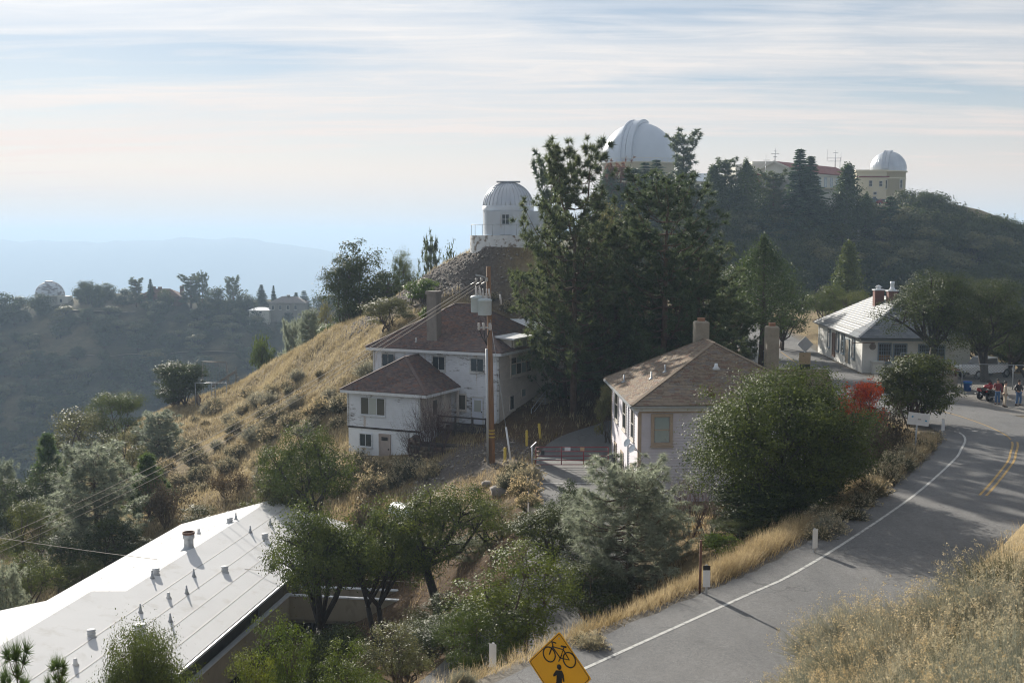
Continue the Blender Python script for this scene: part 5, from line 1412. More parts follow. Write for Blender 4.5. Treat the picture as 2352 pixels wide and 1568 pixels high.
# hydrant by the road
q = hit_ground(1876, 775, 100, 170); q = Vector((30.0, 131.0, 0)); q.z = gz(q.x, q.y)
HY = thing('fire_hydrant', 'red fire hydrant beside a yellow post near the slate-roofed building', 'hydrant', q)
MB().lathe([(0, -.1), (.2, -.1), (.2, .05), (.14, .07), (.14, .6), (.18, .62), (.16, .74), (.05, .84), (0, .86)], n=14).build('barrel', 'maroon', HY)
for s in (-1, 1): MB().tube([(0, 0, .5), (s * .24, 0, .5)], .07, 8).build('outlet', 'maroon', HY)
tag(MB().tube([(0, 0, -.2), (0, 0, 1.0)], .08, 10).build('bollard', 'yellow_post', None, (q.x - .8, q.y, q.z)), 'yellow post beside the red hydrant', 'bollard')
# ------------------------------------------------------------------ stone retaining wall below the porch
SW = thing('stone_wall', 'rough fieldstone retaining wall below the porch of weathered house', 'wall', (-4.2, 80, -15.4))
wp = catmull([(-6.7, 82.6, 0), (-7.1, 80.9, 0), (-6.2, 79.6, 0), (-4.2, 79.0, 0), (-2.2, 78.8, 0), (-0.9, 79.2, 0)], 12)
seg = np.concatenate([[0], np.cumsum(np.linalg.norm(np.diff(wp[:, :2], axis=0), axis=1))])
def wpt(s): return np.interp(s, seg, wp[:, 0]), np.interp(s, seg, wp[:, 1])
rs = random.Random(5)
core = MB()
for i in range(len(wp) - 1):
    f0 = seg[i] / seg[-1]
    zt = -14.15 - 0.25 * f0
    a, b_ = wp[i], wp[i + 1]
    core.hexa([(a[0], a[1], -18), (b_[0], b_[1], -18), (b_[0], b_[1] + .8, -18), (a[0], a[1] + .8, -18), (a[0], a[1], zt), (b_[0], b_[1], zt), (b_[0], b_[1] + .8, zt), (a[0], a[1] + .8, zt)])
o = core.build('core', 'dark_wood', SW); o.location = -SW.location
STN = []
for k, c_ in enumerate([(0.17, 0.135, 0.10), (0.12, 0.115, 0.10), (0.21, 0.165, 0.12), (0.145, 0.10, 0.075)]):
    STN.append('stone_%d' % k); mat(STN[-1], c_, 0.9, 0.25, 4, bump=0.4, bump_scale=14)
def stone_mesh(seed, m, name='stone'):
    r = random.Random(seed); mb = MB()
    v = []
    for z, s in ((-0.5, 0.78), (-0.1, 1.0), (0.3, 0.96), (0.5, 0.7)):
        for k in range(7):
            a = 2 * math.pi * k / 7
            rr = 0.5 * s * (0.85 + 0.3 * r.random())
            sq = 1 / max(abs(math.cos(a)), abs(math.sin(a))) ** 0.6
            v.append((rr * sq * math.cos(a), rr * sq * math.sin(a), z * (0.9 + .2 * r.random())))
    f = [tuple(range(6, -1, -1)), tuple(range(21, 28))]
    for j in range(3):
        for k in range(7): f.append((j * 7 + k, j * 7 + (k + 1) % 7, (j + 1) * 7 + (k + 1) % 7, (j + 1) * 7 + k))
    mb.add(v, f)
    return mb.mesh(name, m)
smesh = [stone_mesh(k, STN[k % 4]) for k in range(8)]
s_ = 0.0
zrow = -16.9
while zrow < -14.15:
    hrow = rs.uniform(0.24, 0.34)
    s_ = rs.uniform(-0.2, 0.0)
    while s_ < seg[-1]:
        wst = rs.uniform(0.28, 0.62)
        x, y = wpt(s_ + wst / 2)
        if zrow + hrow < -14.1 - 0.2 * s_ / seg[-1] and zrow + hrow > gz(float(x), float(y)) - 0.1:
            x2, y2 = wpt(s_ + wst / 2 + 0.1)
            o = link('stone', rs.choice(smesh), SW, (x - SW.location.x, y - SW.location.y - 0.03, zrow + hrow / 2 - SW.location.z), (rs.uniform(-.1, .1), rs.uniform(-.12, .12), math.atan2(y2 - y, x2 - x) + rs.uniform(-.1, .1)), (wst, rs.uniform(.3, .42), hrow * 0.95))
        s_ += wst
    zrow += hrow
# loose boulders
for px, py, s, lab in ((1150, 1134, 0.9, 'pale boulder in dry grass left of the driveway kerb'), (1118, 1116, 0.5, 'small flat rock in the grass between utility pole and pale boulder')):
    q = hit_ground(px, py, 50, 90)
    o = link('boulder', stone_mesh(50 + int(px), 'rock', 'boulder'), None, (q.x, q.y, q.z + 0.1), (0.2, 0.1, 0.4), (s * 1.4, s, s * 0.75))
    o.data.polygons.foreach_set('use_smooth', [True] * len(o.data.polygons))
    tag(o, lab, 'rock')
# propane tank behind the oaks
q = at(924, 1178, 67)
PT = thing('propane_tank', 'white propane tank half hidden behind the oaks below the yard', 'tank', (q.x, q.y, q.z - 0.55), R(-60))
prf = [(0.0, -1.25), (0.3, -1.18), (0.5, -0.95), (0.53, -0.7), (0.53, 0.7), (0.5, 0.95), (0.3, 1.18), (0, 1.25)]
o = MB().lathe(prf, n=20).build('tank', 'white_metal', PT, (0, 0, 0.55)); o.rotation_euler = (0, R(90), 0)
for x in (-0.7, 0.7): MB().box(x - .1, x + .1, -0.4, 0.4, -1.0, 0.2).build('saddle', 'concrete', PT)
# ------------------------------------------------------------------ playground on the hillside
mat('play_metal', (0.22, 0.20, 0.18), 0.6, 0.2, 4, metal=0.3)
def ground_pt(px, d): p_ = at(px, 800, d); return Vector((p_.x, d, gz(p_.x, d)))
a = ground_pt(464, 141); b_ = ground_pt(520, 140)
SWG = thing('swing_set', 'tall rusty A-frame swing set on the golden hillside', 'swing set', a.lerp(b_, 0.5))
zt = at(490, 831, 140.5).z - SWG.location.z
A_, B_ = Vector((a.x - SWG.location.x + 0.1, 0.3, zt)), Vector((b_.x - SWG.location.x - 0.1, -0.3, zt))
MB().tube([A_, B_], 0.05, 6).build('top_bar', 'play_metal', SWG)
for T_, s in ((A_, -1), (B_, 1)):
    for dy in (-0.9, 0.9):
        f_ = Vector((T_.x + s * 0.35, T_.y + dy, 0)); f_.z = gz(SWG.location.x + f_.x, SWG.location.y + f_.y) - SWG.location.z - 0.1
        MB().tube([T_, f_], 0.045, 6).build('leg', 'play_metal', SWG)
for k in range(3):
    t_ = A_.lerp(B_, 0.22 + 0.28 * k)
    for dx in (-0.2, 0.2): MB().tube([t_ + Vector((dx, 0, 0)), t_ + Vector((dx, 0, -zt + 0.75))], 0.014, 4).build('chain', 'play_metal', SWG)
    MB().box(t_.x - .24, t_.x + .24, t_.y - .08, t_.y + .08, 0.7, 0.76).build('swing_seat', 'dark', SWG)
q = ground_pt(483, 131)
MK = thing('climbing_frame', 'grey metal climbing frame with ladder in front of the swing set', 'climbing frame', q)
for x in (-1.8, 0.05, 0.45, 1.75): MB().tube([(x, 0, -0.5), (x, 0, 2.2)], 0.04, 6).build('upright', 'galv', MK)
for y in (-0.25, 0.25): MB().tube([(-1.8, y, 2.2), (1.75, y, 2.2)], 0.035, 6).build('overhead_rail', 'galv', MK)
for k in range(9): MB().tube([(-1.6 + .4 * k, -.25, 2.2), (-1.6 + .4 * k, .25, 2.2)], 0.025, 5).build('overhead_rung', 'galv', MK)
for k in range(6): MB().tube([(0.05, 0, 0.3 + .33 * k), (0.45, 0, 0.3 + .33 * k)], 0.025, 5).build('ladder_rung', 'galv', MK)
q = ground_pt(515, 136)
SLD = thing('slide', 'old metal playground slide beside the swing set', 'slide', q)
MB().bar((-1.5, 0, 0.25), (1.2, 0.2, 2.0), 0.5, 0.08).build('chute', 'play_metal', SLD)
for y in (-0.24, 0.26): MB().bar((-1.5, y, 0.38), (1.2, y + .2, 2.13), 0.04, 0.2).build('side_rail', 'play_metal', SLD)
for x, y in ((1.25, 0), (1.25, .45), (2.0, 0), (2.0, .45)): MB().tube([(1.25, y, 2.7 if x < 1.5 else 2.0), (x, y, -0.2)], .03, 5).build('ladder_pole', 'play_metal', SLD)
for k in range(5): MB().tube([(1.35 + .12 * k, 0, 1.8 - .38 * k), (1.35 + .12 * k, .45, 1.8 - .38 * k)], .025, 5).build('ladder_rung', 'play_metal', SLD)
chain_fence([tuple(ground_pt(415, 137)), tuple(ground_pt(445, 134)), tuple(ground_pt(458, 128))], 1.1, 'short rusty wire fence at the edge of the hillside playground', 1.6, 'rust', 0.3)
# ------------------------------------------------------------------ cars
mat('tyre', (0.02, 0.02, 0.02), 0.8, 0.1, 5)
mat('car_white', (0.74, 0.76, 0.78), 0.3, 0.02, 2, spec=0.6); mat('car_red', (0.25, 0.02, 0.02), 0.3, 0.03, 2, spec=0.6); mat('car_dark', (0.03, 0.035, 0.045), 0.3, 0.03, 2, spec=0.6); mat('car_blue', (0.10, 0.17, 0.27), 0.3, 0.03, 2, spec=0.6)
mat('lamp_red', (0.4, 0.02, 0.015), 0.3, 0.05, 3); mat('lamp_clear', (0.7, 0.7, 0.68), 0.15, 0.05, 3)
def wheel(E, x, y, r=0.33, w_=0.22):
    pr = [(r * .55, -w_ / 2), (r * .92, -w_ / 2), (r, -w_ * .35), (r, w_ * .35), (r * .92, w_ / 2), (r * .55, w_ / 2)]
    o = MB().lathe(pr, n=18).build('wheel', 'tyre', E, (x, y, r)); o.rotation_euler = (R(90), 0, 0)
    MB().lathe([(0, -w_ * .3), (r * .56, -w_ * .42), (r * .56, w_ * .42), (0, w_ * .3)], n=14).build('rim', 'metal', o)
def prism(mb, prof_, y0, y1):
    n_ = len(prof_)
    mb.add([(x, y0, z) for x, z in prof_] + [(x, y1, z) for x, z in prof_], [tuple(range(n_)), tuple(range(2 * n_ - 1, n_ - 1, -1))] + [(i, i + n_, (i + 1) % n_ + n_, (i + 1) % n_) for i in range(n_)])
    return mb
def car(loc, rz, paint, label, kind='car', group=None):
    E = thing('pickup_truck' if kind == 'pickup' else 'parked_car', label, 'pickup' if kind == 'pickup' else 'car', loc, rz, group)
    if kind == 'pickup':
        b_ = prism(MB(), [(-2.6, .45), (2.55, .45), (2.6, .75), (2.5, 1.05), (1.2, 1.12), (.55, 1.12), (-.75, 1.12), (-2.6, 1.12)], -.9, .9)
        cb = prism(MB(), [(1.25, 1.12), (.55, 1.72), (-.6, 1.76), (-.8, 1.12)], -.8, .8)
        gl = ((1.16, .62, -.5, -.66), )
    else:
        b_ = prism(MB(), [(-2.15, .35), (2.1, .35), (2.15, .6), (2.0, .85), (1.1, .95), (-1.9, 1.0), (-2.15, .9)], -.85, .85)
        cb = prism(MB(), [(1.15, .95), (.45, 1.42), (-1.0, 1.45), (-1.75, 1.0)], -.74, .74)
    o = b_.build('body', paint, E)
    md = o.modifiers.new('b', 'BEVEL'); md.width = 0.07; md.segments = 2
    c_ = cb.build('cabin', paint, E)
    md = c_.modifiers.new('b', 'BEVEL'); md.width = 0.06; md.segments = 2
    zt_, zb_ = (1.66, 1.16) if kind == 'pickup' else (1.38, 1.0)
    yw = .8 if kind == 'pickup' else .74
    for s in (-1, 1):
        pr = [(.98, zb_), (.5, zt_), (-.5, zt_), (-.62, zb_)] if kind == 'pickup' else [(.95, zb_), (.42, zt_), (-.9, zt_), (-1.3, zb_)]
        prism(MB(), pr, s * (yw + .004), s * (yw + .016)).build('side_window', 'glass', E)
    if kind == 'pickup':
        MB().slab([(1.235, -.7, 1.18), (1.235, .7, 1.18), (.62, .65, 1.70), (.62, -.65, 1.70)], -.03).build('windscreen', 'glass', E)
    else:
        MB().slab([(1.12, -.66, 1.0), (1.12, .66, 1.0), (.52, .6, 1.40), (.52, -.6, 1.40)], -.03).build('windscreen', 'glass', E)
        MB().slab([(-1.08, -.6, 1.42), (-1.08, .6, 1.42), (-1.72, .66, 1.04), (-1.72, -.66, 1.04)], -.03).build('rear_window', 'glass', E)
    xf = 2.6 if kind == 'pickup' else 2.13
    for s in (-1, 1):
        MB().box(xf - .1, xf + .01, s * .62 - .17, s * .62 + .17, .66, .82).build('headlight', 'lamp_clear', E)
        MB().box(-xf - .015, -xf + .1, s * .68 - .12, s * .68 + .12, .68, .86).build('taillight', 'lamp_red', E)
        for x in (1.45, -1.4) if kind != 'pickup' else (1.65, -1.6): wheel(E, x, s * (.78 if kind != 'pickup' else .82), .32 if kind != 'pickup' else .38)
    MB().box(xf - .05, xf + .05, -.8, .8, .42, .6).build('bumper', 'dark', E)
    return E
car((39.5, 97.3, -11.84), R(206), 'car_white', 'white pickup truck behind the chain-link fence under the oaks', 'pickup')
for px, py, d, rz, mt_, lab in ((2028, 471, 284, 20, 'car_red', 'red car parked on the ridge below the cream end block'), (2005, 469, 284, 15, 'car_blue', 'pale blue car behind trees below the cream end block'), (2087, 474, 288, 60, 'car_dark', 'dark car just right of the round tower'), (2107, 475, 290, 70, 'car_red', 'maroon car in the ridge car park right of the tower'), (2133, 474, 291, 20, 'car_dark', 'dark red-topped van-like car at the end of ridge car park')):
    q = at(px, py, d)
    car((q.x, q.y, q.z), R(rz), mt_, lab, 'car', 'cars parked on the ridge')
# a flat terrace under those cars
tq = [at(1990, 474, 282), at(2070, 476, 282), at(2150, 478, 286), at(2160, 478, 300), at(1990, 474, 298)]
zt_ = min(q.z for q in tq) - 0.1
MB().slab([(q.x, q.y, at(2028, 472, 284).z - 0.02) for q in tq], 6.0).build('ridge_terrace', 'grey_retain')['kind'] = 'structure'
# ------------------------------------------------------------------ motorcycles
mat('bike_red', (0.35, 0.012, 0.02), 0.25, 0.03, 3, spec=0.6); mat('bike_black', (0.015, 0.017, 0.018), 0.25, 0.03, 3, spec=0.6); mat('chrome', (0.6, 0.6, 0.6), 0.2, 0.05, 5, metal=0.9); mat('bike_white', (0.7, 0.7, 0.7), 0.3, 0.03, 3)
def motorbike(loc, rz, paint, label, touring):
    E = thing('motorcycle', label, 'motorcycle', loc, rz, 'parked motorcycles')
    for x, w_ in ((-0.72, .2), (.75, .14)):
        r = 0.33
        o = MB().lathe([(r * .66, -w_ / 2), (r * .9, -w_ / 2), (r, 0), (r * .9, w_ / 2), (r * .66, w_ / 2)], n=22).build('tyre', 'tyre', E, (x, 0, r)); o.rotation_euler = (R(90), 0, 0)
        MB().lathe([(.03, -.05), (r * .68, -.05), (r * .68, .05), (.03, .05)], n=14).build('rim', 'chrome', o)
    for s in (-1, 1): MB().tube([(.75, s * .1, .33), (.48, s * .1, .98)], .03, 6).build('fork', 'chrome', E)
    MB().tube([(.52, -.36, 1.0), (.46, -.15, 1.06), (.46, .15, 1.06), (.52, .36, 1.0)], .02, 6).build('handlebar', 'dark', E)
    eng = MB().box(-.25, .3, -.19, .19, .26, .64); eng.build('engine', 'metal', E)
    def blobm(nm, m_, c_, s_):
        pr = [(math.cos(a), math.sin(a)) for a in np.linspace(-math.pi / 2, math.pi / 2, 9)]
        pr[0] = (0, -1); pr[-1] = (0, 1)
        o = MB().lathe(pr, n=14).build(nm, m_, E, c_); o.scale = s_; return o
    blobm('fuel_tank', paint, (.14, 0, .86), (.33, .17, .16))
    MB().hexa([(-.75, -.15, .70), (-.02, -.15, .70), (-.02, .15, .70), (-.75, .15, .70), (-.82, -.12, .86), (-.06, -.12, .80), (-.06, .12, .80), (-.82, .12, .86)]).build('seat', 'dark', E)
    blobm('fairing', paint, (.6, 0, .86), (.22, .2, .26))
    MB().slab([(.66, -.16, 1.05), (.66, .16, 1.05), (.46, .13, 1.34), (.46, -.13, 1.34)], .01).build('windscreen', 'glass', E)
    MB().hexa([(-.95, -.1, .62), (-.4, -.14, .58), (-.4, .14, .58), (-.95, .1, .62), (-1.02, -.08, .86), (-.4, -.12, .74), (-.4, .12, .74), (-1.02, .08, .86)]).build('tail_fairing', paint, E)
    MB().box(-1.05, -1.0, -.07, .07, .72, .80).build('taillight', 'lamp_red', E)
    for s in (-1, 1): MB().tube([(.1, s * .17, .3), (-.4, s * .22, .32), (-.95, s * .23, .42)], [.035, .05, .06], 8).build('exhaust', 'chrome', E)
    MB().tube([(0.0, 0, .7), (-.3, 0, .5), (-.72, 0, .33)], .045, 6).build('swingarm', 'dark', E)
    if touring:
        for s in (-1, 1): MB().hexa([(-1.0, s * .3 - .1, .45), (-.45, s * .3 - .1, .45), (-.45, s * .3 + .1, .45), (-1.0, s * .3 + .1, .45), (-1.05, s * .3 - .1, .8), (-.42, s * .3 - .1, .8), (-.42, s * .3 + .1, .8), (-1.05, s * .3 + .1, .8)]).build('pannier', paint, E)
q1, q2 = onz(2263, 915, -11.83), onz(2285, 921, -11.83)
motorbike((q1.x, q1.y, -11.835), R(38), 'bike_red', 'red and white sport motorcycle parked nearest the fence', False)
motorbike((q2.x + 0.1, q2.y, -11.835), R(28), 'bike_black', 'black touring motorcycle with side cases in front of the red one', True)
# ------------------------------------------------------------------ people
mat('skin', (0.45, 0.27, 0.19), 0.6, 0.05, 6); mat('hair_dark', (0.03, 0.02, 0.015), 0.6, 0.2, 20); mat('jeans', (0.07, 0.14, 0.27), 0.85, 0.15, 8); mat('beige_suit', (0.50, 0.43, 0.34), 0.8, 0.1, 5); mat('black_jacket', (0.014, 0.014, 0.017), 0.5, 0.2, 6); mat('red_jacket', (0.17, 0.025, 0.03), 0.7, 0.1, 5); mat('shoe', (0.02, 0.018, 0.016), 0.6, 0.1, 6)
def skinned(name, verts, edges, rad, m_, E, root=0, sub=1):
    me_ = bpy.data.meshes.new(name); me_.from_pydata(verts, edges, []); me_.materials.append(MATS[m_])
    o = link(name, me_, E)
    sk = o.modifiers.new('skin', 'SKIN'); sk.use_smooth_shade = True
    for i, r in enumerate(rad):
        d_ = me_.skin_vertices[0].data[i]; d_.radius = r if isinstance(r, tuple) else (r, r); d_.use_root = (i == root)
    ss = o.modifiers.new('sub', 'SUBSURF'); ss.levels = sub; ss.render_levels = sub
    return o
def person(loc, rz, top, legs, hair, label, stance, arms, head_turn=0.0, helmet=False):
    E = thing('person', label, 'person', loc, rz, 'people by the motorcycles')
    lx, rx, fy = stance
    hip, kn, an, ft = 0.92, 0.5, 0.09, 0.03
    J = [(0, 0, 0.96), (0, .01, 1.15), (0, .02, 1.38), (0, 0.0, 1.5), (0, -.02, 1.60), (0, -.02, 1.74),
         (lx * .5, 0, .9), (lx * .9, -.03, kn), (lx, .02, an), (lx, -.15, ft), (rx * .5, 0, .9), (rx * .9, -.03 + fy, kn), (rx, .02 + fy, an), (rx, -.15 + fy, ft)]
    Ed = [(0, 1), (1, 2), (2, 3), (3, 4), (4, 5), (0, 6), (6, 7), (7, 8), (8, 9), (0, 10), (10, 11), (11, 12), (12, 13)]
    Rd = [(.15, .11), (.13, .10), (.16, .10), .055, (.075, .09), (.07, .085), .095, .065, .045, .035, .095, .065, .045, .035]
    for s, (el, wr, tip) in zip((-1, 1), arms):
        k = len(J)
        J += [(s * .19, .02, 1.42), el, wr, tip]; Ed += [(2, k), (k, k + 1), (k + 1, k + 2), (k + 2, k + 3)]; Rd += [.06, .045, .032, (.035, .018)]
    skinned('body', J, Ed, Rd, 'skin', E)
    JT = [(0, 0, .88), (0, .01, 1.15), (0, .02, 1.40), (0, 0, 1.49)]; ET = [(0, 1), (1, 2), (2, 3)]; RT_ = [(.18, .13), (.155, .12), (.185, .12), .07]
    for s, (el, wr, tip) in zip((-1, 1), arms):
        k = len(JT); JT += [(s * .2, .02, 1.42), el, wr]; ET += [(2, k), (k, k + 1), (k + 1, k + 2)]; RT_ += [.08, .065, .05]
    skinned('jacket', JT, ET, RT_, top, E)
    JL = [(0, 0, .95), J[6], J[7], (lx, .02, .10), J[10], J[11], (rx, .02 + fy, .10)]
    skinned('trousers', JL, [(0, 1), (1, 2), (2, 3), (0, 4), (4, 5), (5, 6)], [(.165, .125), .115, .082, .075, .115, .082, .075], legs, E)
    for x, dy in ((lx, 0), (rx, fy)): MB().hexa([(x - .05, -.2 + dy, 0), (x + .05, -.2 + dy, 0), (x + .05, .09 + dy, 0), (x - .05, .09 + dy, 0), (x - .04, -.17 + dy, .06), (x + .04, -.17 + dy, .06), (x + .045, .08 + dy, .11), (x - .045, .08 + dy, .11)]).build('shoe', 'shoe', E)
    c_ = (0, -.01, 1.70)
    o = MB().lathe([(.0, .115), (.06, .1), (.092, .05), (.098, 0.0), (.09, -.05), (.07, -.08)], n=16).build('hair', hair, E, (0, .012, 1.715))
    MB().tube([(0, -.098, 1.665), (0, -.128, 1.64), (0, -.1, 1.632)], [.010, .016, .010], 6).build('nose', 'skin', E)
    for s in (-1, 1):
        MB().lathe([(0, -.008), (.011, 0), (0, .008)], (s * .033, -.098, 1.675), 6).build('eye', 'dark', E)
        MB().lathe([(0, -.03), (.016, 0), (0, .03)], (s * .088, -.01, 1.66), 6).build('ear', 'skin', E)
    MB().box(-.025, .025, -.112, -.098, 1.598, 1.606).build('mouth', 'maroon', E)
    for s, (el, wr, tip) in zip((-1, 1), arms):
        w_, t_ = Vector(wr), Vector(tip); d_ = (t_ - w_).normalized(); side = d_.cross(Vector((0, 1, 0.2))).normalized()
        h_ = MB()
        for k, (o_, l_) in enumerate(((-.03, .065), (-.01, .08), (.01, .076), (.03, .058))): h_.tube([t_ + side * o_, t_ + side * o_ + d_ * l_ * .5, t_ + side * o_ + d_ * l_ * .85 + Vector((0, -.012, 0))], .009, 5)
        h_.tube([w_.lerp(t_, .5) + side * .03, t_ + side * .055, t_ + side * .058 + d_ * .02], .010, 5)
        h_.build('fingers', 'skin', E)
    if helmet:
        MB().lathe([(0, .13), (.08, .11), (.13, .04), (.135, -.04), (.11, -.12), (.09, -.13)], n=16).build('helmet', 'white_metal', E, (arms[1][2][0] + .02, arms[1][2][1], arms[1][2][2] - .16))
    return E
down_l = ((-.27, .02, 1.14), (-.28, -.06, .90), (-.28, -.09, .80)); down_r = ((.27, .02, 1.14), (.29, -.06, .90), (.29, -.09, .80))
qa, qb, qc = onz(2308, 934, -11.83), onz(2299, 930.5, -11.83), onz(2339, 931, -11.83)
person((qa.x, qa.y, -11.835), R(70), 'beige_suit', 'beige_suit', 'hair_dark', 'person in beige riding suit holding a white helmet beside the motorcycles', (-.12, .13, .06), (down_l, down_r), 0, True)
person((qb.x - .05, qb.y + .5, -11.835), R(-30), 'red_jacket', 'jeans', 'hair_dark', 'person in red jacket and blue jeans partly behind the one in beige', (-.11, .12, -.05), (((-.27, -.02, 1.16), (-.2, -.22, 1.08), (-.12, -.3, 1.1)), down_r))
person((qc.x, qc.y, -11.835), R(20), 'black_jacket', 'jeans', 'hair_dark', 'person in black jacket and blue jeans at the right edge', (-.17, .17, .0), (((-.33, .06, 1.18), (-.24, -.08, 1.02), (-.17, -.14, 1.0)), ((.33, .06, 1.18), (.24, -.08, 1.02), (.17, -.14, 1.0))))
# ------------------------------------------------------------------ pale tracks across the far slope
mat('track', (0.30, 0.25, 0.17), 0.95, 0.2, 0.2)
def far_track(pix, wdt):
    pts = [hit_ground(x, y, 200, 600) for x, y in pix]
    P_ = catmull([(p_.x, p_.y, p_.z) for p_ in pts], 6)
    P_[:, 2] = height(P_[:, 0], P_[:, 1]) + 0.5
    v, f = ribbon(P_, -wdt / 2, wdt / 2, 0.0, cross=1)
    tag(link('track', npmesh('track', v, f, 'track')), kind='structure')
far_track([(60, 822), (150, 819), (260, 816), (380, 813), (480, 811), (540, 812)], 2.2)
far_track([(150, 713), (200, 716), (260, 719), (310, 723)], 2.6)
ORD = 'first second third fourth fifth sixth seventh eighth ninth tenth eleventh twelfth thirteenth fourteenth fifteenth sixteenth seventeenth eighteenth nineteenth twentieth'.split()
def ordinal(k): return ORD[k] if k < 20 else '%dth' % (k + 1)
# ------------------------------------------------------------------ vegetation
mat('bark', (0.10, 0.075, 0.06), 0.95, 0.3, 4, bump=0.5, bump_scale=12)
mat('bark_dark', (0.05, 0.042, 0.036), 0.95, 0.3, 4)
mat('bark_pine', (0.13, 0.085, 0.06), 0.95, 0.3, 3, bump=0.5, bump_scale=8)
leaf('oak_leaf', (0.074, 0.100, 0.024), (0.151, 0.175, 0.039), 0.38, 0.55, 0.22)
leaf('oak_bright', (0.077, 0.112, 0.019), (0.140, 0.177, 0.030), 0.36, 0.55, 0.22)
leaf('oak_dark', (0.047, 0.066, 0.021), (0.097, 0.120, 0.031), 0.34, 0.55, 0.22)
leaf('oak_dusty', (0.118, 0.124, 0.051), (0.224, 0.218, 0.087), 0.32, 0.55, 0.32)
leaf('pine_needle', (0.075, 0.105, 0.045), (0.155, 0.19, 0.085), 0.38, 0.55, 0.3)
leaf('young_pine', (0.078, 0.136, 0.035), (0.157, 0.218, 0.056), 0.32, 0.55, 0.32)
leaf('grey_pine', (0.27, 0.30, 0.21), (0.43, 0.46, 0.34), 0.48, 0.5, 0.35)
leaf('fir_needle', (0.048, 0.089, 0.041), (0.102, 0.156, 0.069), 0.32, 0.55, 0.32)
leaf('cedar_leaf', (0.067, 0.100, 0.030), (0.138, 0.178, 0.048), 0.32, 0.55, 0.32)
leaf('red_leaf', (0.60, 0.06, 0.015), (0.80, 0.17, 0.035), 0.45, 0.5, 0.3, 2.5)
leaf('dead_needle', (0.20, 0.085, 0.045), (0.28, 0.12, 0.06), 0.3, 0.6, 0.2)
leaf('lime_leaf', (0.10, 0.16, 0.02), (0.17, 0.24, 0.04), 0.4, 0.45, 0.4)
leaf('brush_stem', (0.135, 0.135, 0.085), (0.24, 0.225, 0.14), 0.25, 0.7, 0.2)
leaf('brush_green', (0.25, 0.25, 0.19), (0.39, 0.38, 0.30), 0.25, 0.7, 0.2)
leaf('brush_flower', (0.50, 0.41, 0.25), (0.68, 0.58, 0.41), 0.35, 0.8, 0.1, 1.5)
leaf('brush_pale', (0.42, 0.37, 0.25), (0.56, 0.50, 0.36), 0.35, 0.8, 0.1, 1.5)
leaf('brown_twig', (0.11, 0.085, 0.06), (0.19, 0.15, 0.10), 0.15, 0.8, 0.1)
mat('purple_twig', (0.115, 0.075, 0.072), 0.85, 0.25, 4)
leaf('grass_gold', (0.36, 0.28, 0.15), (0.58, 0.475, 0.30), 0.4, 0.65, 0.25, 0.5)
leaf('grass_brown', (0.17, 0.115, 0.055), (0.30, 0.21, 0.10), 0.35, 0.7, 0.2, 0.5)
def unit(rs_, n):
    v = rs_.normal(size=(n, 3)); return v / np.linalg.norm(v, axis=1)[:, None]
def diamonds(c, l, w_, rs_, up=0.35, dirs=None, nrm=None):
    n = len(c)
    a = unit(rs_, n) if dirs is None else dirs
    if nrm is not None:                       # leaves face outwards from their spray
        a = np.cross(nrm, a); a /= np.linalg.norm(a, axis=1)[:, None] + 1e-9
        b = np.cross(nrm, a)
    else:
        b = unit(rs_, n); b[:, 2] *= 1 - up
        b = np.cross(a, b)
    b /= np.linalg.norm(b, axis=1)[:, None] + 1e-9
    l = np.broadcast_to(l, (n,))[:, None]; w_ = np.broadcast_to(w_, (n,))[:, None]
    v = np.stack([c - a * l / 2, c + b * w_ / 2, c + a * l / 2, c - b * w_ / 2], 1).reshape(-1, 3)
    return v, np.arange(4 * n).reshape(n, 4)
def needles(base, tip, w_, rs_):
    n = len(base)
    d = tip - base
    s = np.cross(d, unit(rs_, n)); s /= np.linalg.norm(s, axis=1)[:, None] + 1e-9
    w_ = np.broadcast_to(w_, (n,))[:, None]
    v = np.stack([base - s * w_ / 2, base + s * w_ / 2, tip], 1).reshape(-1, 3)
    return v, np.arange(3 * n).reshape(n, 3)
def proto(trunk, tmat, cv, cf, cmat, mi=None):
    q = np.percentile(cv[:, 0], [1.5, 98.5]); q2 = np.percentile(cv[:, 1], [1.5, 98.5])
    return dict(t=trunk.mesh('trunk', tmat) if trunk.v else None, c=npmesh('crown', cv, cf, cmat, mi), H=float(np.percentile(cv[:, 2], 99.7)), W=float((q[1] - q[0] + q2[1] - q2[0]) / 2))
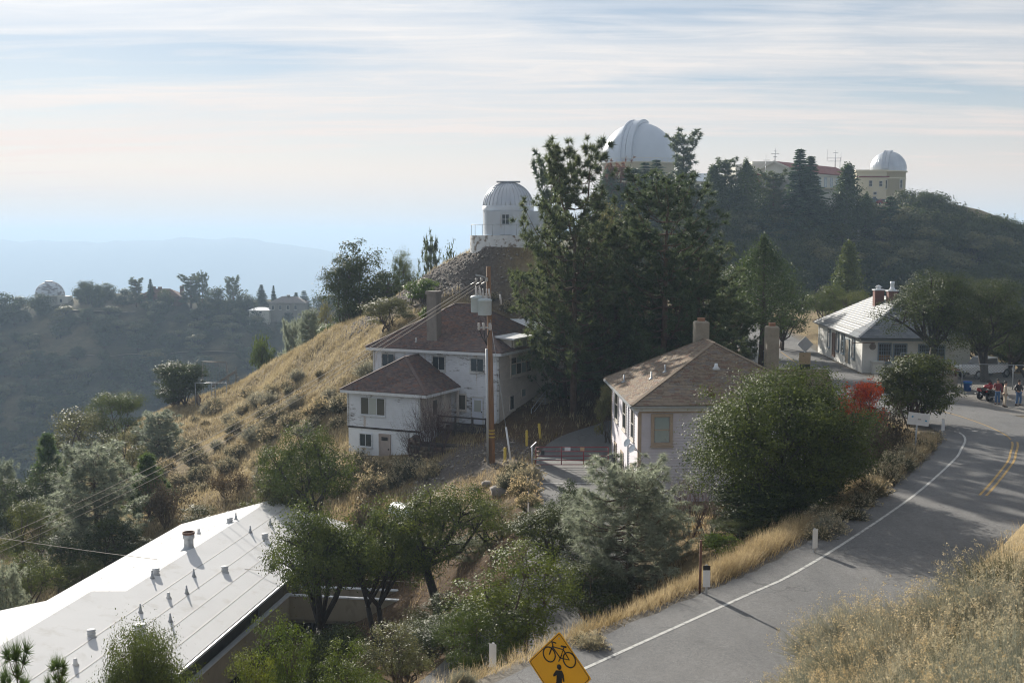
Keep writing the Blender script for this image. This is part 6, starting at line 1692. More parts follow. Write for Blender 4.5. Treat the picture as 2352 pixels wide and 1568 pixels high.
def make_oak(seed, H=7.0, Wd=7.0, bole=1.6, nl=9, nleaf=13000, ls=0.12, lm='oak_leaf', stems=2, bm='bark', clump=0.17, fill=0.55, emin=-1.0):
    rs_ = np.random.default_rng(seed)
    tr = MB()
    hz_ = (H - bole) / 2; zc = bole + hz_
    L_ = []
    for k in range(nl):
        a = 2 * math.pi * (k * 0.618 + 0.15 * rs_.random()); e = rs_.uniform(emin, 0.95)
        rr = math.sqrt(max(0.05, 1 - e * e)) * rs_.uniform(0.55, 1.0)
        L_.append((np.array([rr * math.cos(a) * Wd * 0.33, rr * math.sin(a) * Wd * 0.33, zc + e * hz_ * 0.66]), Wd * rs_.uniform(0.13, 0.21)))
    L_.append((np.array([rs_.normal() * 0.3, rs_.normal() * 0.3, zc + hz_ * 0.62]), Wd * 0.17))
    bases = [np.array([0.25 * math.cos(2.4 * k) * (stems > 1), 0.25 * math.sin(2.4 * k) * (stems > 1), -0.4]) for k in range(stems)]
    forks = [np.array([rs_.normal() * Wd * 0.05 + b[0] * 2, rs_.normal() * Wd * 0.05 + b[1] * 2, bole * rs_.uniform(0.8, 1.15)]) for b in bases]
    r0 = 0.030 * Wd / math.sqrt(stems)
    for b, f in zip(bases, forks):
        mid = (b + f) / 2 + rs_.normal(size=3) * [0.15, 0.15, 0]
        tr.tube([b, mid, f], [r0 * 1.35, r0 * 1.05, r0 * 0.9], 8)
    cl = []; cr = []
    for k, (c_, r_) in enumerate(L_):
        f = forks[k % stems]
        mid = f * 0.5 + c_ * 0.5 + rs_.normal(size=3) * Wd * 0.03 + [0, 0, -0.1]
        tr.tube([f, mid, c_], [r0 * 0.62, r0 * 0.42, r0 * 0.2], 6)
        m_ = 26
        d = unit(rs_, m_); d[:, 2] = d[:, 2] * 0.8 + 0.12
        rad = r_ * (fill + (1.08 - fill) * np.sqrt(rs_.random(m_)))
        cc = c_ + d * rad[:, None] * np.array([1.1, 1.1, 0.9])
        cl.append(cc); cr.append(r_ * clump * rs_.uniform(0.7, 1.5, m_))
        for j in range(0, m_, 4): tr.tube([c_ * 0.7 + mid * 0.3, (c_ + cc[j]) / 2 + rs_.normal(size=3) * 0.08, cc[j]], [r0 * 0.22, r0 * 0.13, r0 * 0.05], 4, False)
    cl = np.concatenate(cl); cr = np.concatenate(cr)
    i = rs_.integers(0, len(cl), nleaf)
    p = cl[i] + rs_.normal(size=(nleaf, 3)) * cr[i][:, None] * [1.15, 1.15, 0.75]
    lob = np.repeat(np.array([q[0] for q in L_]), 26, 0)
    nm_ = (p - cl[i]) / (cr[i][:, None] + 1e-6) * 0.35 + (p - lob[i]) / (np.linalg.norm(p - lob[i], axis=1)[:, None] + 1e-6) * 0.6 + unit(rs_, nleaf) * 0.55 + [0, 0, 0.35]
    nm_ /= np.linalg.norm(nm_, axis=1)[:, None]
    v, f = diamonds(p, ls * rs_.uniform(0.7, 1.4, nleaf), ls * 0.62 * rs_.uniform(0.7, 1.3, nleaf), rs_, nrm=nm_)
    return proto(tr, bm, v, f, lm)
def make_pine(seed, H=16.0, Wd=7.0, start=0.15, nwh=20, per=5, nl=0.32, nw=0.03, nn=24, tufts=9, nm='pine_needle', shape='ovoid', leaders=1, up=0.3, bm='bark_pine', dead=0.0, jit=0.18, droop=0.0):
    rs_ = np.random.default_rng(seed)
    tr = MB()
    r0 = 0.02 * H * 0.62 + 0.05
    axis = [(np.zeros(3), np.array([rs_.normal() * 0.15, rs_.normal() * 0.15, H * (0.72 if leaders > 1 else 1.0)]))]
    tr.tube([(0, 0, -0.4), axis[0][1] * 0.5, axis[0][1]], [r0 * 1.15, r0 * 0.75, r0 * (0.35 if leaders > 1 else 0.1)], 8)
    lead = []
    if leaders > 1:
        for k in range(leaders):
            a = 2 * math.pi * k / leaders + 0.3
            tip = np.array([math.cos(a) * Wd * 0.16, math.sin(a) * Wd * 0.10, H * (1.0 if k == 0 else 0.985)])
            st = axis[0][1] * 0.9
            tr.tube([st, st * 0.45 + tip * 0.55 + [math.cos(a) * 0.35, 0, -0.3], tip], [r0 * 0.38, r0 * 0.25, r0 * 0.08], 6)
            lead.append((st, tip))
    B = []; T = []; W_ = []
    def tuft(c_, d, n_, L_):
        dd = unit(rs_, n_) + np.asarray(d) * 0.8
        dd /= np.linalg.norm(dd, axis=1)[:, None]
        ll = L_ * rs_.uniform(0.6, 1.15, n_)
        B.append(np.repeat(c_[None], n_, 0) + dd * 0.02); tp_ = c_ + dd * ll[:, None]; tp_[:, 2] -= droop * ll * rs_.uniform(0.3, 1, n_); T.append(tp_)
    def branch(o_, az, L_, lift, nt):
        d = np.array([math.cos(az), math.sin(az), 0])
        n_ = 5
        pts = [o_ + d * L_ * t + np.array([0, 0, L_ * (lift * t * t * 1.2 - 0.10 * math.sin(math.pi * t))]) + rs_.normal(size=3) * 0.04 * L_ * t for t in np.linspace(0, 1, n_)]
        tr.tube(pts, list(np.linspace(0.012 * L_ + 0.02, 0.008, n_)), 4, False)
        for j in range(nt):
            t = rs_.uniform(0.38, 1.0) if j else 1.0
            k = min(int(t * (n_ - 1)), n_ - 2); fr = t * (n_ - 1) - k
            b_ = pts[k] * (1 - fr) + pts[k + 1] * fr
            sd = np.array([-d[1], d[0], 0]) * rs_.choice([-1, 1]) * rs_.uniform(0.1, 0.42) * L_ * (1.05 - t * 0.75)
            e_ = b_ + sd + np.array([0, 0, rs_.uniform(-0.02, 0.16) * L_]) + d * rs_.uniform(0, 0.12) * L_
            if j: tr.tube([b_, e_], [0.014, 0.007], 3, False)
            dr = d * 0.5 + sd / (np.linalg.norm(sd) + 1e-6) * 0.4 + [0, 0, up]
            tuft(e_, dr, nn, nl)
            if rs_.random() < 0.6: tuft((e_ * 0.72 + b_ * 0.28), dr, nn * 2 // 3, nl * 0.85)
    for k in range(nwh):
        t = start + (1 - start) * (k + rs_.random() * 0.7) / nwh
        z = H * t
        if shape == 'ovoid': prof_ = math.sin(math.pi * min(1, (0.10 + 0.90 * (1 - (t - start) / (1 - start))) ** 0.72 * 0.62 + 0.02)) if True else 0
        elif shape == 'cone': prof_ = 1.02 - (t - start) / (1 - start) * 0.92
        else: prof_ = 0.75 + 0.35 * math.sin(6 * t + seed) - 0.35 * max(0, t - 0.75) * 4
        for j in range(per):
            az = 2 * math.pi * (j / per + 0.381 * k) + rs_.normal() * 0.25
            L_ = Wd / 2 * prof_ * rs_.uniform(1 - jit * 2, 1 + jit)
            if L_ < 0.2: continue
            if lead and t > 0.66:
                s0, s1 = lead[(j + k) % len(lead)]
                u = (z - s0[2]) / (s1[2] - s0[2]); o_ = s0 + (s1 - s0) * np.clip(u, 0, 1); L_ *= 0.62
            else:
                o_ = axis[0][1] * min(1, z / axis[0][1][2])
            branch(o_, az, L_, up * 0.9 + 0.25 * (t > 0.8), max(2, int(tufts * (0.35 + 0.65 * L_ / (Wd / 2)))))
    for o_ in ([l_[1] for l_ in lead] or [axis[0][1]]): tuft(o_, (0, 0, 1), nn * 2, nl * 1.1); tuft(o_ - [0, 0, nl], (0, 0, .8), nn, nl)
    B = np.concatenate(B); T = np.concatenate(T)
    v, f = needles(B, T, nw, rs_)
    return proto(tr, bm, v, f, nm)
def make_fir(seed, H=18.0, Wd=6.5, nwh=26, per=7, lm='fir_needle', sz=0.30, bole=0.06, droop=0.35, dens=26):
    rs_ = np.random.default_rng(seed)
    tr = MB(); tr.tube([(0, 0, -0.4), (0.05, 0, H * 0.5), (0, 0, H)], [0.018 * H, 0.011 * H, 0.02], 7)
    P_ = []; D_ = []
    for k in range(nwh):
        t = bole + (1 - bole) * (k + rs_.random() * 0.5) / nwh
        pf_ = (1 - (t - bole) / (1 - bole)) ** 0.82 * (0.92 + 0.16 * math.sin(k * 2.1 + seed))
        for j in range(per):
            az = 2 * math.pi * (j / per + 0.29 * k) + rs_.normal() * 0.3
            L_ = max(0.25, Wd / 2 * pf_ * rs_.uniform(0.68, 1.12))
            d = np.array([math.cos(az), math.sin(az), 0.0]); sd = np.array([-d[1], d[0], 0])
            o_ = np.array([0, 0, H * t])
            f_ = lambda s: o_ + d * L_ * s + np.array([0, 0, L_ * (0.22 * s - droop * s * s)])
            tr.tube([f_(0), f_(0.5), f_(1.0)], [0.012 * L_ + .015, .01 * L_, .006], 3, False)
            n_ = int(dens * (0.35 + L_ / (Wd / 2) * 0.8))
            s = rs_.uniform(0.12, 1.0, n_)
            off = rs_.uniform(-1, 1, n_) * 0.30 * L_ * (1.15 - s)
            q_ = np.array([f_(x) for x in s]) + sd * off[:, None]
            q_[:, 2] -= np.abs(off) * 0.25 + rs_.random(n_) * 0.12 * L_ * 0.4
            dv = d[None] * 0.7 + sd[None] * np.sign(off)[:, None] * 0.7; dv[:, 2] -= 0.25
            dv += rs_.normal(size=dv.shape) * 0.25
            P_.append(q_); D_.append(dv / np.linalg.norm(dv, axis=1)[:, None])
    P_ = np.concatenate(P_); D_ = np.concatenate(D_)
    v, f = diamonds(P_, sz * rs_.uniform(0.7, 1.5, len(P_)), sz * 0.42, rs_, 0.8, D_)
    return proto(tr, 'bark_dark', v, f, lm)
def make_cedar(seed, H=14.0, Wd=5.0, bole=0.28, n=11000, lm='cedar_leaf', sz=0.24, nl=26, top=0.45):
    rs_ = np.random.default_rng(seed)
    tr = MB(); tr.tube([(0, 0, -0.4), (0.1, 0, H * bole), (0, 0, H * 0.96)], [0.026 * H, 0.02 * H, 0.02], 9)
    P_ = []
    for k in range(nl):
        t = bole + (1 - bole) * (k + 0.5) / nl
        s = (t - bole) / (1 - bole)
        R_ = Wd / 2 * (math.sin(math.pi * min(1, 0.28 + s * 0.75)) ** 0.8 if top > 0.4 else (1.05 - s) ** 0.8)
        a = 2 * math.pi * 0.381 * k * 2.6 + rs_.normal() * 0.4
        for j in range(3):
            aj = a + 2.1 * j
            c_ = np.array([math.cos(aj) * R_ * 0.58, math.sin(aj) * R_ * 0.58, H * t])
            tr.tube([(0, 0, H * t - 0.4), c_], [0.045, 0.015], 4, False)
            m_ = n // (nl * 3)
            q_ = c_ + rs_.normal(size=(m_, 3)) * np.array([R_ * 0.26 + .1, R_ * 0.26 + .1, H * 0.032])
            P_.append(q_)
    P_.append(np.array([0, 0, H]) - np.abs(rs_.normal(size=(n // 30, 3))) * [0.0, 0.0, 0.5] + rs_.normal(size=(n // 30, 3)) * 0.12)
    P_ = np.concatenate(P_)
    dv = unit(rs_, len(P_)); dv[:, 2] = np.abs(dv[:, 2]) * 0.9 + 0.2; dv[:, :2] += P_[:, :2] * 0.12
    dv /= np.linalg.norm(dv, axis=1)[:, None]
    v, f = diamonds(P_, sz * rs_.uniform(0.6, 1.5, len(P_)), sz * 0.4, rs_, 0.2, dv)
    return proto(tr, 'bark', v, f, lm)
def make_brush(seed, H=1.1, Wd=1.6, ns=420, nf=260, sw=0.02, fs=0.07, sm='brush_stem', fm='brush_flower', per=3, tops=0.85):
    rs_ = np.random.default_rng(seed)
    a = rs_.uniform(0, 2 * math.pi, ns); u = np.sqrt(rs_.random(ns))
    tip = np.stack([np.cos(a) * u * Wd / 2, np.sin(a) * u * Wd / 2, H * np.sqrt(np.maximum(0.05, 1 - u * u * 0.88)) * rs_.uniform(0.62, 1.05, ns)], 1)
    lump = 1 + 0.22 * np.sin(a * 3 + seed) * u + 0.16 * np.sin(a * 7 + u * 5)
    tip *= lump[:, None]
    base = tip * np.array([0.22, 0.22, 0.0]) + rs_.normal(size=(ns, 3)) * [Wd * .05, Wd * .05, 0]
    mid = base * 0.45 + tip * 0.55 + np.stack([np.zeros(ns), np.zeros(ns), H * 0.08 * rs_.random(ns)], 1)
    v1, f1 = needles(base, mid * 1.02, sw * 1.3, rs_); v2, f2 = needles(mid, tip, sw, rs_)
    v3, f3 = needles(mid + rs_.normal(size=mid.shape) * 0.03, tip + rs_.normal(size=tip.shape) * H * 0.09, sw * .8, rs_)
    k = rs_.integers(0, ns, nf)
    fp = tip[k] + rs_.normal(size=(nf, 3)) * H * 0.03
    fp = np.repeat(fp, per, 0)
    if per > 1: fp = fp + rs_.normal(size=fp.shape) * fs * (0.35 if per < 9 else 0.8)
    q = len(fp)
    a_, b_ = unit(rs_, q), unit(rs_, q)
    fz = fs * rs_.uniform(0.6, 1.3, q)[:, None]
    vf = np.stack([fp - a_ * fz / 2, fp + b_ * fz / 2, fp + a_ * fz / 2], 1).reshape(-1, 3)
    V = np.concatenate([v1, v2, v3, vf]); n1 = len(v1) + len(v2) + len(v3)
    F_ = np.arange(len(V)).reshape(-1, 3)
    mi = np.zeros(len(F_), int); mi[n1 // 3:] = 1
    pr = dict(t=None, c=npmesh('foliage', V, F_, [sm, fm], mi), H=H, W=Wd)
    return pr
def make_twig(seed, H=3.6, Wd=3.2, n=26, m_='purple_twig', leafy=None, nleaf=0, th=0.022):
    rs_ = np.random.default_rng(seed)
    tr = MB(); tips = []
    def grow(p, d, L_, r, lv):
        q = p + d * L_
        md = (p + q) / 2 + rs_.normal(size=3) * L_ * 0.06
        tr.tube([p, md, q], [r, r * .8, r * .6], 3 if lv else 4, False)
        tips.append(q)
        if lv < 3:
            for _ in range(3 if lv < 2 else 2):
                e = d + rs_.normal(size=3) * 0.42 + [0, 0, 0.10]; e /= np.linalg.norm(e)
                grow(p + (q - p) * rs_.uniform(0.45, 1.0), e, L_ * rs_.uniform(0.5, 0.75), r * 0.55, lv + 1)
    for k in range(n):
        a = rs_.uniform(0, 2 * math.pi); s = math.sqrt(rs_.random()) * 0.55
        d = np.array([math.cos(a) * s * Wd / H, math.sin(a) * s * Wd / H, 1.0]); d /= np.linalg.norm(d)
        grow(np.array([math.cos(a) * 0.2, math.sin(a) * 0.2, -0.1]), d, H * rs_.uniform(0.4, 0.55), th, 0)
    tp_ = np.array(tips)
    pr = dict(t=tr.mesh('branches', m_), c=None, H=float(tp_[:, 2].max()), W=float(np.percentile(abs(tp_[:, :2]), 97) * 2))
    if nleaf:
        p = tp_[rs_.integers(0, len(tp_), nleaf)] + rs_.normal(size=(nleaf, 3)) * 0.1
        v, f = diamonds(p, 0.09 * rs_.uniform(.7, 1.4, nleaf), 0.06, rs_)
        pr['c'] = npmesh('leaves', v, f, leafy)
    return pr
PR = {}
for k in range(4): PR['oak%d' % k] = make_oak(100 + k, nl=9 + k, stems=2 + k % 2, nleaf=21000, ls=0.10)
for k in range(3): PR['oakt%d' % k] = make_oak(110 + k, H=7, Wd=7, bole=2.7, nl=10, stems=1 + k % 2, nleaf=20000, ls=0.10, emin=-0.75, bm='bark_dark')
for k in range(2): PR['oaktd%d' % k] = make_oak(116 + k, H=7.5, Wd=7.5, bole=2.2, nl=17, stems=1 + k, nleaf=30000, ls=0.095, emin=-0.8, bm='bark_dark', lm='oak_dark')
for k in range(2): PR['oakb%d' % k] = make_oak(120 + k, H=6, Wd=6, bole=0.5, nl=13, stems=3, lm='oak_bright', nleaf=24000, ls=0.09)
for k in range(3): PR['oakd%d' % k] = make_oak(130 + k, H=6, Wd=6, bole=0.9, nl=11, stems=2, lm='oak_dark', nleaf=18000, ls=0.105)
PR['oakg0'] = make_oak(140, H=6, Wd=6, bole=0.8, nl=9, stems=2, lm='oak_dusty', nleaf=9000, ls=0.12)
PR['oakg1'] = make_oak(141, H=4, Wd=5, bole=0.2, nl=10, stems=3, lm='oak_dusty', nleaf=9000, ls=0.12)
PR['hero0'] = make_oak(150, H=7.5, Wd=8, bole=0.0, nl=38, stems=4, lm='oak_leaf', nleaf=95000, ls=0.085, fill=0.35, bm='bark_dark')
for k in range(3): PR['oakf%d' % k] = make_oak(160 + k, H=8, Wd=8, bole=0.5, nl=10, stems=1, lm='oak_dark', nleaf=3600, ls=0.40, clump=0.3, bm='bark_dark')
PR['oakf3'] = make_oak(164, H=8, Wd=7, bole=0.5, nl=8, stems=1, lm='oak_dusty', clump=0.3, nleaf=3000, ls=0.40, bm='bark_dark')
PR['dense'] = make_oak(155, H=5, Wd=5, bole=0.02, nl=20, stems=3, lm='oak_dark', nleaf=22000, ls=0.12, fill=0.3)
PR['bush0'] = make_oak(170, H=3, Wd=3.6, bole=0.1, nl=10, stems=3, lm='oak_bright', nleaf=6000, ls=0.13, fill=0.3)
PR['bush1'] = make_oak(171, H=3, Wd=3.4, bole=0.1, nl=9, stems=3, lm='lime_leaf', nleaf=5000, ls=0.13, fill=0.3)
PR['red'] = make_oak(172, H=3, Wd=3.6, bole=0.2, nl=9, stems=3, lm='red_leaf', nleaf=5000, ls=0.11)
PR['pineA'] = make_pine(200, 18, 8.6, 0.14, 26, 5, 0.52, 0.06, 36, 12, leaders=2, up=0.5)
PR['pineB'] = make_pine(201, 17, 7.6, 0.05, 24, 5, 0.52, 0.06, 36, 11, up=0.6)
PR['pineC'] = make_pine(202, 15, 7.4, 0.03, 20, 5, 0.52, 0.06, 36, 11, up=0.5, jit=0.25)
PR['grey0'] = make_pine(210, 8.5, 6.2, 0.04, 27, 6, 0.42, 0.024, 34, 15, 'grey_pine', 'ovoid', 1, 0.25, droop=0.45, jit=0.25)
PR['grey1'] = make_pine(211, 9, 5.4, 0.06, 22, 6, 0.50, 0.040, 26, 12, 'grey_pine', 'ovoid', 1, 0.3, droop=0.4, jit=0.25)
PR['young'] = make_pine(212, 5.5, 3.4, 0.04, 18, 6, 0.40, 0.045, 24, 9, 'young_pine', 'cone', 1, 0.55)
PR['pinef0'] = make_pine(220, 14, 7, 0.2, 17, 5, 0.75, 0.15, 16, 8, shape='ovoid', up=0.4, jit=0.35)
PR['pinef1'] = make_pine(221, 16, 6, 0.3, 17, 5, 0.75, 0.15, 16, 8, shape='wild', up=0.35, jit=0.3)
PR['pined'] = make_pine(222, 10, 6, 0.3, 12, 5, 0.7, 0.14, 12, 7, 'dead_needle', 'wild', 1, 0.4, jit=0.35)
PR['tip'] = make_pine(223, 5, 3.0, 0.04, 9, 4, 0.36, 0.020, 70, 3, 'young_pine', 'cone', 1, 0.9)
PR['fir0'] = make_fir(230, nwh=46, per=7, sz=0.66, dens=34); PR['fir1'] = make_fir(231, 18, 8, 36, 7, droop=0.25, sz=0.7, dens=34); PR['fir2'] = make_fir(232, 10, 7, 13, 7, sz=0.7, bole=0.3, droop=0.05, dens=50)
PR['cedar0'] = make_cedar(240, 13, 6.4, 0.36, 15000, sz=0.22); PR['cedar1'] = make_cedar(241, 14, 5.2, 0.08, 7000, sz=0.42, top=0.2); PR['cedar2'] = make_cedar(242, 14, 5.8, 0.22, 6500, sz=0.42)
for k in range(3): PR['brush%d' % k] = make_brush(250 + k, fs=0.12, sw=0.035, nf=200)
PR['brushp'] = make_brush(254, fs=0.12, sw=0.035, nf=320, fm='brush_pale', sm='brush_green')
for k in range(3): PR['fore%d' % k] = make_brush(260 + k, 1.0, 1.5, 3000, 1000, 0.008, 0.021, 'brush_green' if k < 2 else 'brush_stem', 'brush_flower', 9)
PR['near'] = make_brush(266, 1.0, 1.5, 1800, 620, 0.006, 0.016, 'brush_green', 'brush_flower', 16, 0.9)
PR['twig'] = make_twig(270); PR['twig2'] = make_twig(271, 3.0, 3.6, 22, 'purple_twig'); PR['twigb'] = make_twig(272, 2.0, 2.8, 24, 'brown_twig', 'brown_twig', 2600)
PR['snag'] = make_twig(273, 8, 2.0, 2, 'bark_dark', th=0.11)
TREES = []
def plant(kind, x, y, h, wd, name, label, cat, group=None, rz=None, z=None, tilt=0.0):
    P_ = PR[kind]
    E = bpy.data.objects.new(name, None); C.objects.link(E)
    E.empty_display_size = 0.2
    E.location = (x, y, (gz(x, y) if z is None else z) - 0.12)
    E.rotation_euler = (0, tilt, random.uniform(0, 6.28) if rz is None else rz)
    tag(E, label, cat, group)
    s = (wd / P_['W'], wd / P_['W'], h / P_['H'])
    E.scale = s
    for key, nm in (('t', 'trunk'), ('c', 'crown')):
        if P_[key]:
            nm = P_[key].name.split('.')[0]
            o = bpy.data.objects.new(nm, P_[key]); C.objects.link(o); o.parent = E
    TREES.append((x, y, wd))
    return E
def tree(kind, px, d, top, wpx, name, label, group=None, cat='tree', rz=None, tilt=0.0, minh=0.0, sink=0.0):
    q = at(px, top, d)
    zb = gz(q.x, q.y)
    h = max(q.z - zb + 0.12, minh, 0.5)
    return plant(kind, q.x, q.y, h + sink, wpx / FOC * d, name, label, cat, group, rz, zb - sink, tilt)
# trees in the middle of the picture
tree('pineA', 1320, 86, 322, 245, 'pine_tree', 'tallest pine with forked top in the middle, right of the small dome', rz=0.0)
tree('pineB', 1527, 84, 398, 250, 'pine_tree', 'pointed pine in the middle with bare branch tips, right of the fork-topped pine', rz=1.0)
tree('pineC', 1420, 89, 505, 300, 'pine_tree', 'broad dense pine between the two tall middle pines', rz=2.0)
tree('pineC', 1298, 89, 560, 130, 'pine_tree', 'lower pine hiding the right edge of the small dome platform', rz=0.5)
tree('pineB', 1612, 87, 560, 200, 'pine_tree', 'dense shorter pine above the tan roof ridge', rz=3.0)
tree('pineC', 1690, 92, 668, 120, 'pine_tree', 'small pine between the tan house chimney and the bare-trunked cedar', rz=4.0)
tree('oakg0', 1395, 97, 470, 110, 'oak_tree', 'dusty oak crown showing between the two tall middle pines', 'pale oaks behind the middle pines')
tree('oakg0', 1465, 96, 490, 90, 'oak_tree', 'small pale oak crown left of the pointed pine', 'pale oaks behind the middle pines')
tree('oakd0', 1620, 98, 620, 150, 'oak_tree', 'dark oak filling the gap right of the middle pines')
tree('cedar0', 1755, 104, 543, 160, 'cedar_tree', 'cedar with thick bare trunk and rounded dark crown beside the road fence', rz=0.3)
tree('oakd1', 1800, 121, 640, 120, 'oak_tree', 'dark oak behind the bare-trunked cedar, hanging over the road')
tree('oakd2', 1700, 118, 610, 150, 'oak_tree', 'dark oak left of the bare-trunked cedar')
tree('oakg1', 1392, 78, 885, 50, 'shrub', 'small pale shrub in the yard beside the tan house wall', cat='shrub')
tree('cedar1', 1950, 150, 556, 82, 'cedar_tree', 'yellow-green young cedar above the slate roof')
tree('oak0', 1905, 131, 655, 110, 'oak_tree', 'rounded oak behind the left end of the slate roof')
tree('oak1', 1960, 136, 668, 100, 'oak_tree', 'low oak behind the chimneys of the slate-roofed building')
# right side
tree('oaktd0', 2150, 93, 622, 205, 'oak_tree', 'large spreading oak in front of the slate-roofed building', rz=0.6)
tree('oaktd1', 2275, 94, 640, 190, 'oak_tree', 'large oak above the white pickup', rz=2.2)
tree('oakd0', 2350, 97, 690, 130, 'oak_tree', 'oak cut off by the right edge above the parked motorcycles')
tree('oakd0', 2325, 101, 740, 140, 'oak_tree', 'dark oak behind the white pickup')
tree('oakd2', 2240, 104, 745, 120, 'oak_tree', 'dark oak behind the bin shelter')
tree('dense', 2103, 72, 815, 150, 'conifer_bush', 'dense dark rounded conifer beside the road bend, left of the motorcycles', cat='tree')
tree('red', 1982, 71, 868, 92, 'red_bush', 'bright red autumn bush below the slate-roofed building', cat='shrub')
tree('red', 1925, 75, 905, 50, 'red_bush', 'smaller red autumn bush half hidden behind the big oak', cat='shrub')
tree('twigb', 2035, 64, 925, 110, 'brown_shrub', 'brown leafless shrub between the big oak and the road sign back', cat='shrub')
tree('twigb', 2005, 60, 965, 100, 'brown_shrub', 'brown dry shrub at the right foot of the big oak', cat='shrub')
tree('hero0', 1790, 50.5, 850, 365, 'oak_tree', 'huge round evergreen oak hiding the right half of the tan house', rz=0.7)
tree('dense', 1905, 52, 965, 170, 'oak_tree', 'lower right lobe of oak beside the huge round oak')
tree('twig', 1585, 51, 1055, 150, 'bare_shrub', 'bare purple-brown shrub against the lilac wall', cat='shrub')
tree('twig2', 1630, 49, 1130, 120, 'bare_shrub', 'second bare shrub at the left foot of the huge oak', cat='shrub')
tree('bush1', 1655, 45, 1225, 90, 'bright_bush', 'bright green bush at the foot of the huge oak', cat='shrub')
tree('oakd1', 1700, 47, 1190, 150, 'shrub', 'dark low evergreen shrub under the huge oak', cat='shrub')
tree('grey0', 1448, 48, 1052, 285, 'grey_pine', 'pale grey-green pine in front of the tan house corner', rz=0.4)
tree('oakd0', 1300, 54, 1100, 120, 'oak_tree', 'narrow dark oak against the driveway asphalt')
tree('oakd1', 1262, 51, 1165, 190, 'oak_tree', 'dark oak between the driveway and pale grey pine')
tree('oakb0', 1165, 43, 1258, 270, 'oak_tree', 'round bright green oak just above the yellow sign', rz=1.5)
tree('oakb1', 1090, 41, 1395, 170, 'oak_tree', 'low bright green oak at lower left of the round one')
tree('oakd2', 1350, 46, 1300, 180, 'shrub', 'dark shrub under the pale grey pine', cat='shrub')
tree('oakt0', 740, 52, 1160, 255, 'oak_tree', 'leaning oak overlapping the edge of the white roof', rz=1.0, tilt=-0.05)
tree('oakt1', 872, 53, 1145, 245, 'oak_tree', 'middle oak of three in front of the walkway bridge', rz=2.0)
tree('oakt2', 1012, 53, 1115, 255, 'oak_tree', 'tallest oak of three at the right end of the walkway bridge', rz=4.0)
tree('oakg0', 1130, 58, 1150, 150, 'oak_tree', 'dusty oak below the pale boulder')
tree('oakt1', 705, 70, 972, 215, 'oak_tree', 'open-crowned oak with dark trunk left of weathered house', rz=0.3)
tree('oakg1', 640, 72, 1080, 140, 'shrub', 'low dusty oak scrub under the open-crowned oak', cat='shrub')
tree('twigb', 850, 66, 1130, 90, 'brown_shrub', 'bare mauve shrub behind the leaning oak', cat='shrub')
for px, d, top, wp_, kd, lab in ((905, 63, 1215, 190, 'oakd0', 'dark oak behind the walkway bridge, between the left and middle oaks'), (1075, 58, 1235, 150, 'oak1', 'olive oak filling the gap right of the tallest bridge oak'), (800, 64, 1215, 150, 'oakd2', 'dark oak behind the far end of the walkway bridge'),
                               (1000, 44, 1420, 170, 'oakd1', 'dark scrub oak at the foot of the tallest bridge oak'), (760, 46, 1440, 160, 'dense', 'dark scrub under the leaning oak'), (1050, 46, 1365, 170, 'oakd0', 'dark oak filling the slope left of the round bright oak'), (955, 47.5, 1395, 120, 'oakg0', 'dusty scrub between the trunks of the bridge oaks')):
    tree(kd, px, d, top, wp_, 'oak_tree', lab)
# bottom left
tree('hero0', 335, 35, 1435, 235, 'oak_tree', 'bright oak rising from the bottom edge in front of the white roof')
tree('oakb0', 660, 37, 1415, 170, 'oak_tree', 'bright oak below the walkway bridge')
tree('oakb1', 800, 36, 1470, 190, 'oak_tree', 'wide bright oak crown at the bottom edge right of the parapet')
tree('oakb0', 560, 34, 1505, 150, 'oak_tree', 'bright low oak crown at the bottom edge by the parapet')
tree('oakg0', 900, 40, 1430, 170, 'shrub', 'grey-brown scrub under the bridge oaks', cat='shrub')
tree('tip', 42, 21, 1466, 190, 'pine_tree', 'pine top poking up at the bottom left corner')
tree('tip', 132, 20, 1505, 150, 'pine_tree', 'second smaller pine top at the bottom left corner')
tree('grey1', 218, 78, 1018, 190, 'grey_pine', 'large pale grey pine left of the white roof', rz=0.2)
tree('young', 340, 84, 1045, 100, 'pine_tree', 'bright young pine on the hillside above the white roof')
tree('twigb', 385, 80, 1100, 110, 'brown_shrub', 'brown scrub at the foot of the young pine', cat='shrub')
tree('young', 108, 100, 1000, 95, 'pine_tree', 'dark green young pine at the left edge of the hill')
tree('oak1', 262, 116, 898, 125, 'oak_tree', 'oak with bare twigs above the left slope crest')
tree('oakg0', 180, 110, 938, 180, 'oak_tree', 'wide olive oak on the left slope crest')
tree('oakg0', 285, 100, 990, 90, 'oak_tree', 'small grey-green oak above the large grey pine')
tree('oakd0', 90, 92, 1070, 140, 'oak_tree', 'dark oak on the left slope behind the grey pine')
tree('oakd1', 30, 96, 1100, 120, 'oak_tree', 'dark oak at the left edge above the white roof')
tree('grey1', 8, 102, 1058, 70, 'grey_pine', 'small grey pine cut by the left edge')
tree('oak0', 70, 80, 1150, 160, 'oak_tree', 'oak left of the large grey pine')
tree('oakd2', 130, 72, 1230, 170, 'oak_tree', 'dark oak mass at the foot of the large grey pine')
tree('oak2', 40, 66, 1260, 150, 'oak_tree', 'oak above the lower left corner of white roof')
tree('grey1', 10, 58, 1300, 100, 'grey_pine', 'pale pine at the left edge above the white roof')
tree('oak3', 195, 70, 1290, 130, 'oak_tree', 'low oak touching the left edge of white roof')
tree('oakg1', 300, 76, 1235, 110, 'shrub', 'scrub oak along the left eave of white roof', cat='shrub')
tree('oakd1', 255, 74, 1190, 120, 'oak_tree', 'dark oak right of the large grey pine trunk')
tree('grey1', 362, 108, 945, 100, 'grey_pine', 'thin see-through pine on the golden hillside')
tree('oakg0', 450, 78, 1160, 90, 'shrub', 'grey scrub above the ridge of the white roof', cat='shrub')
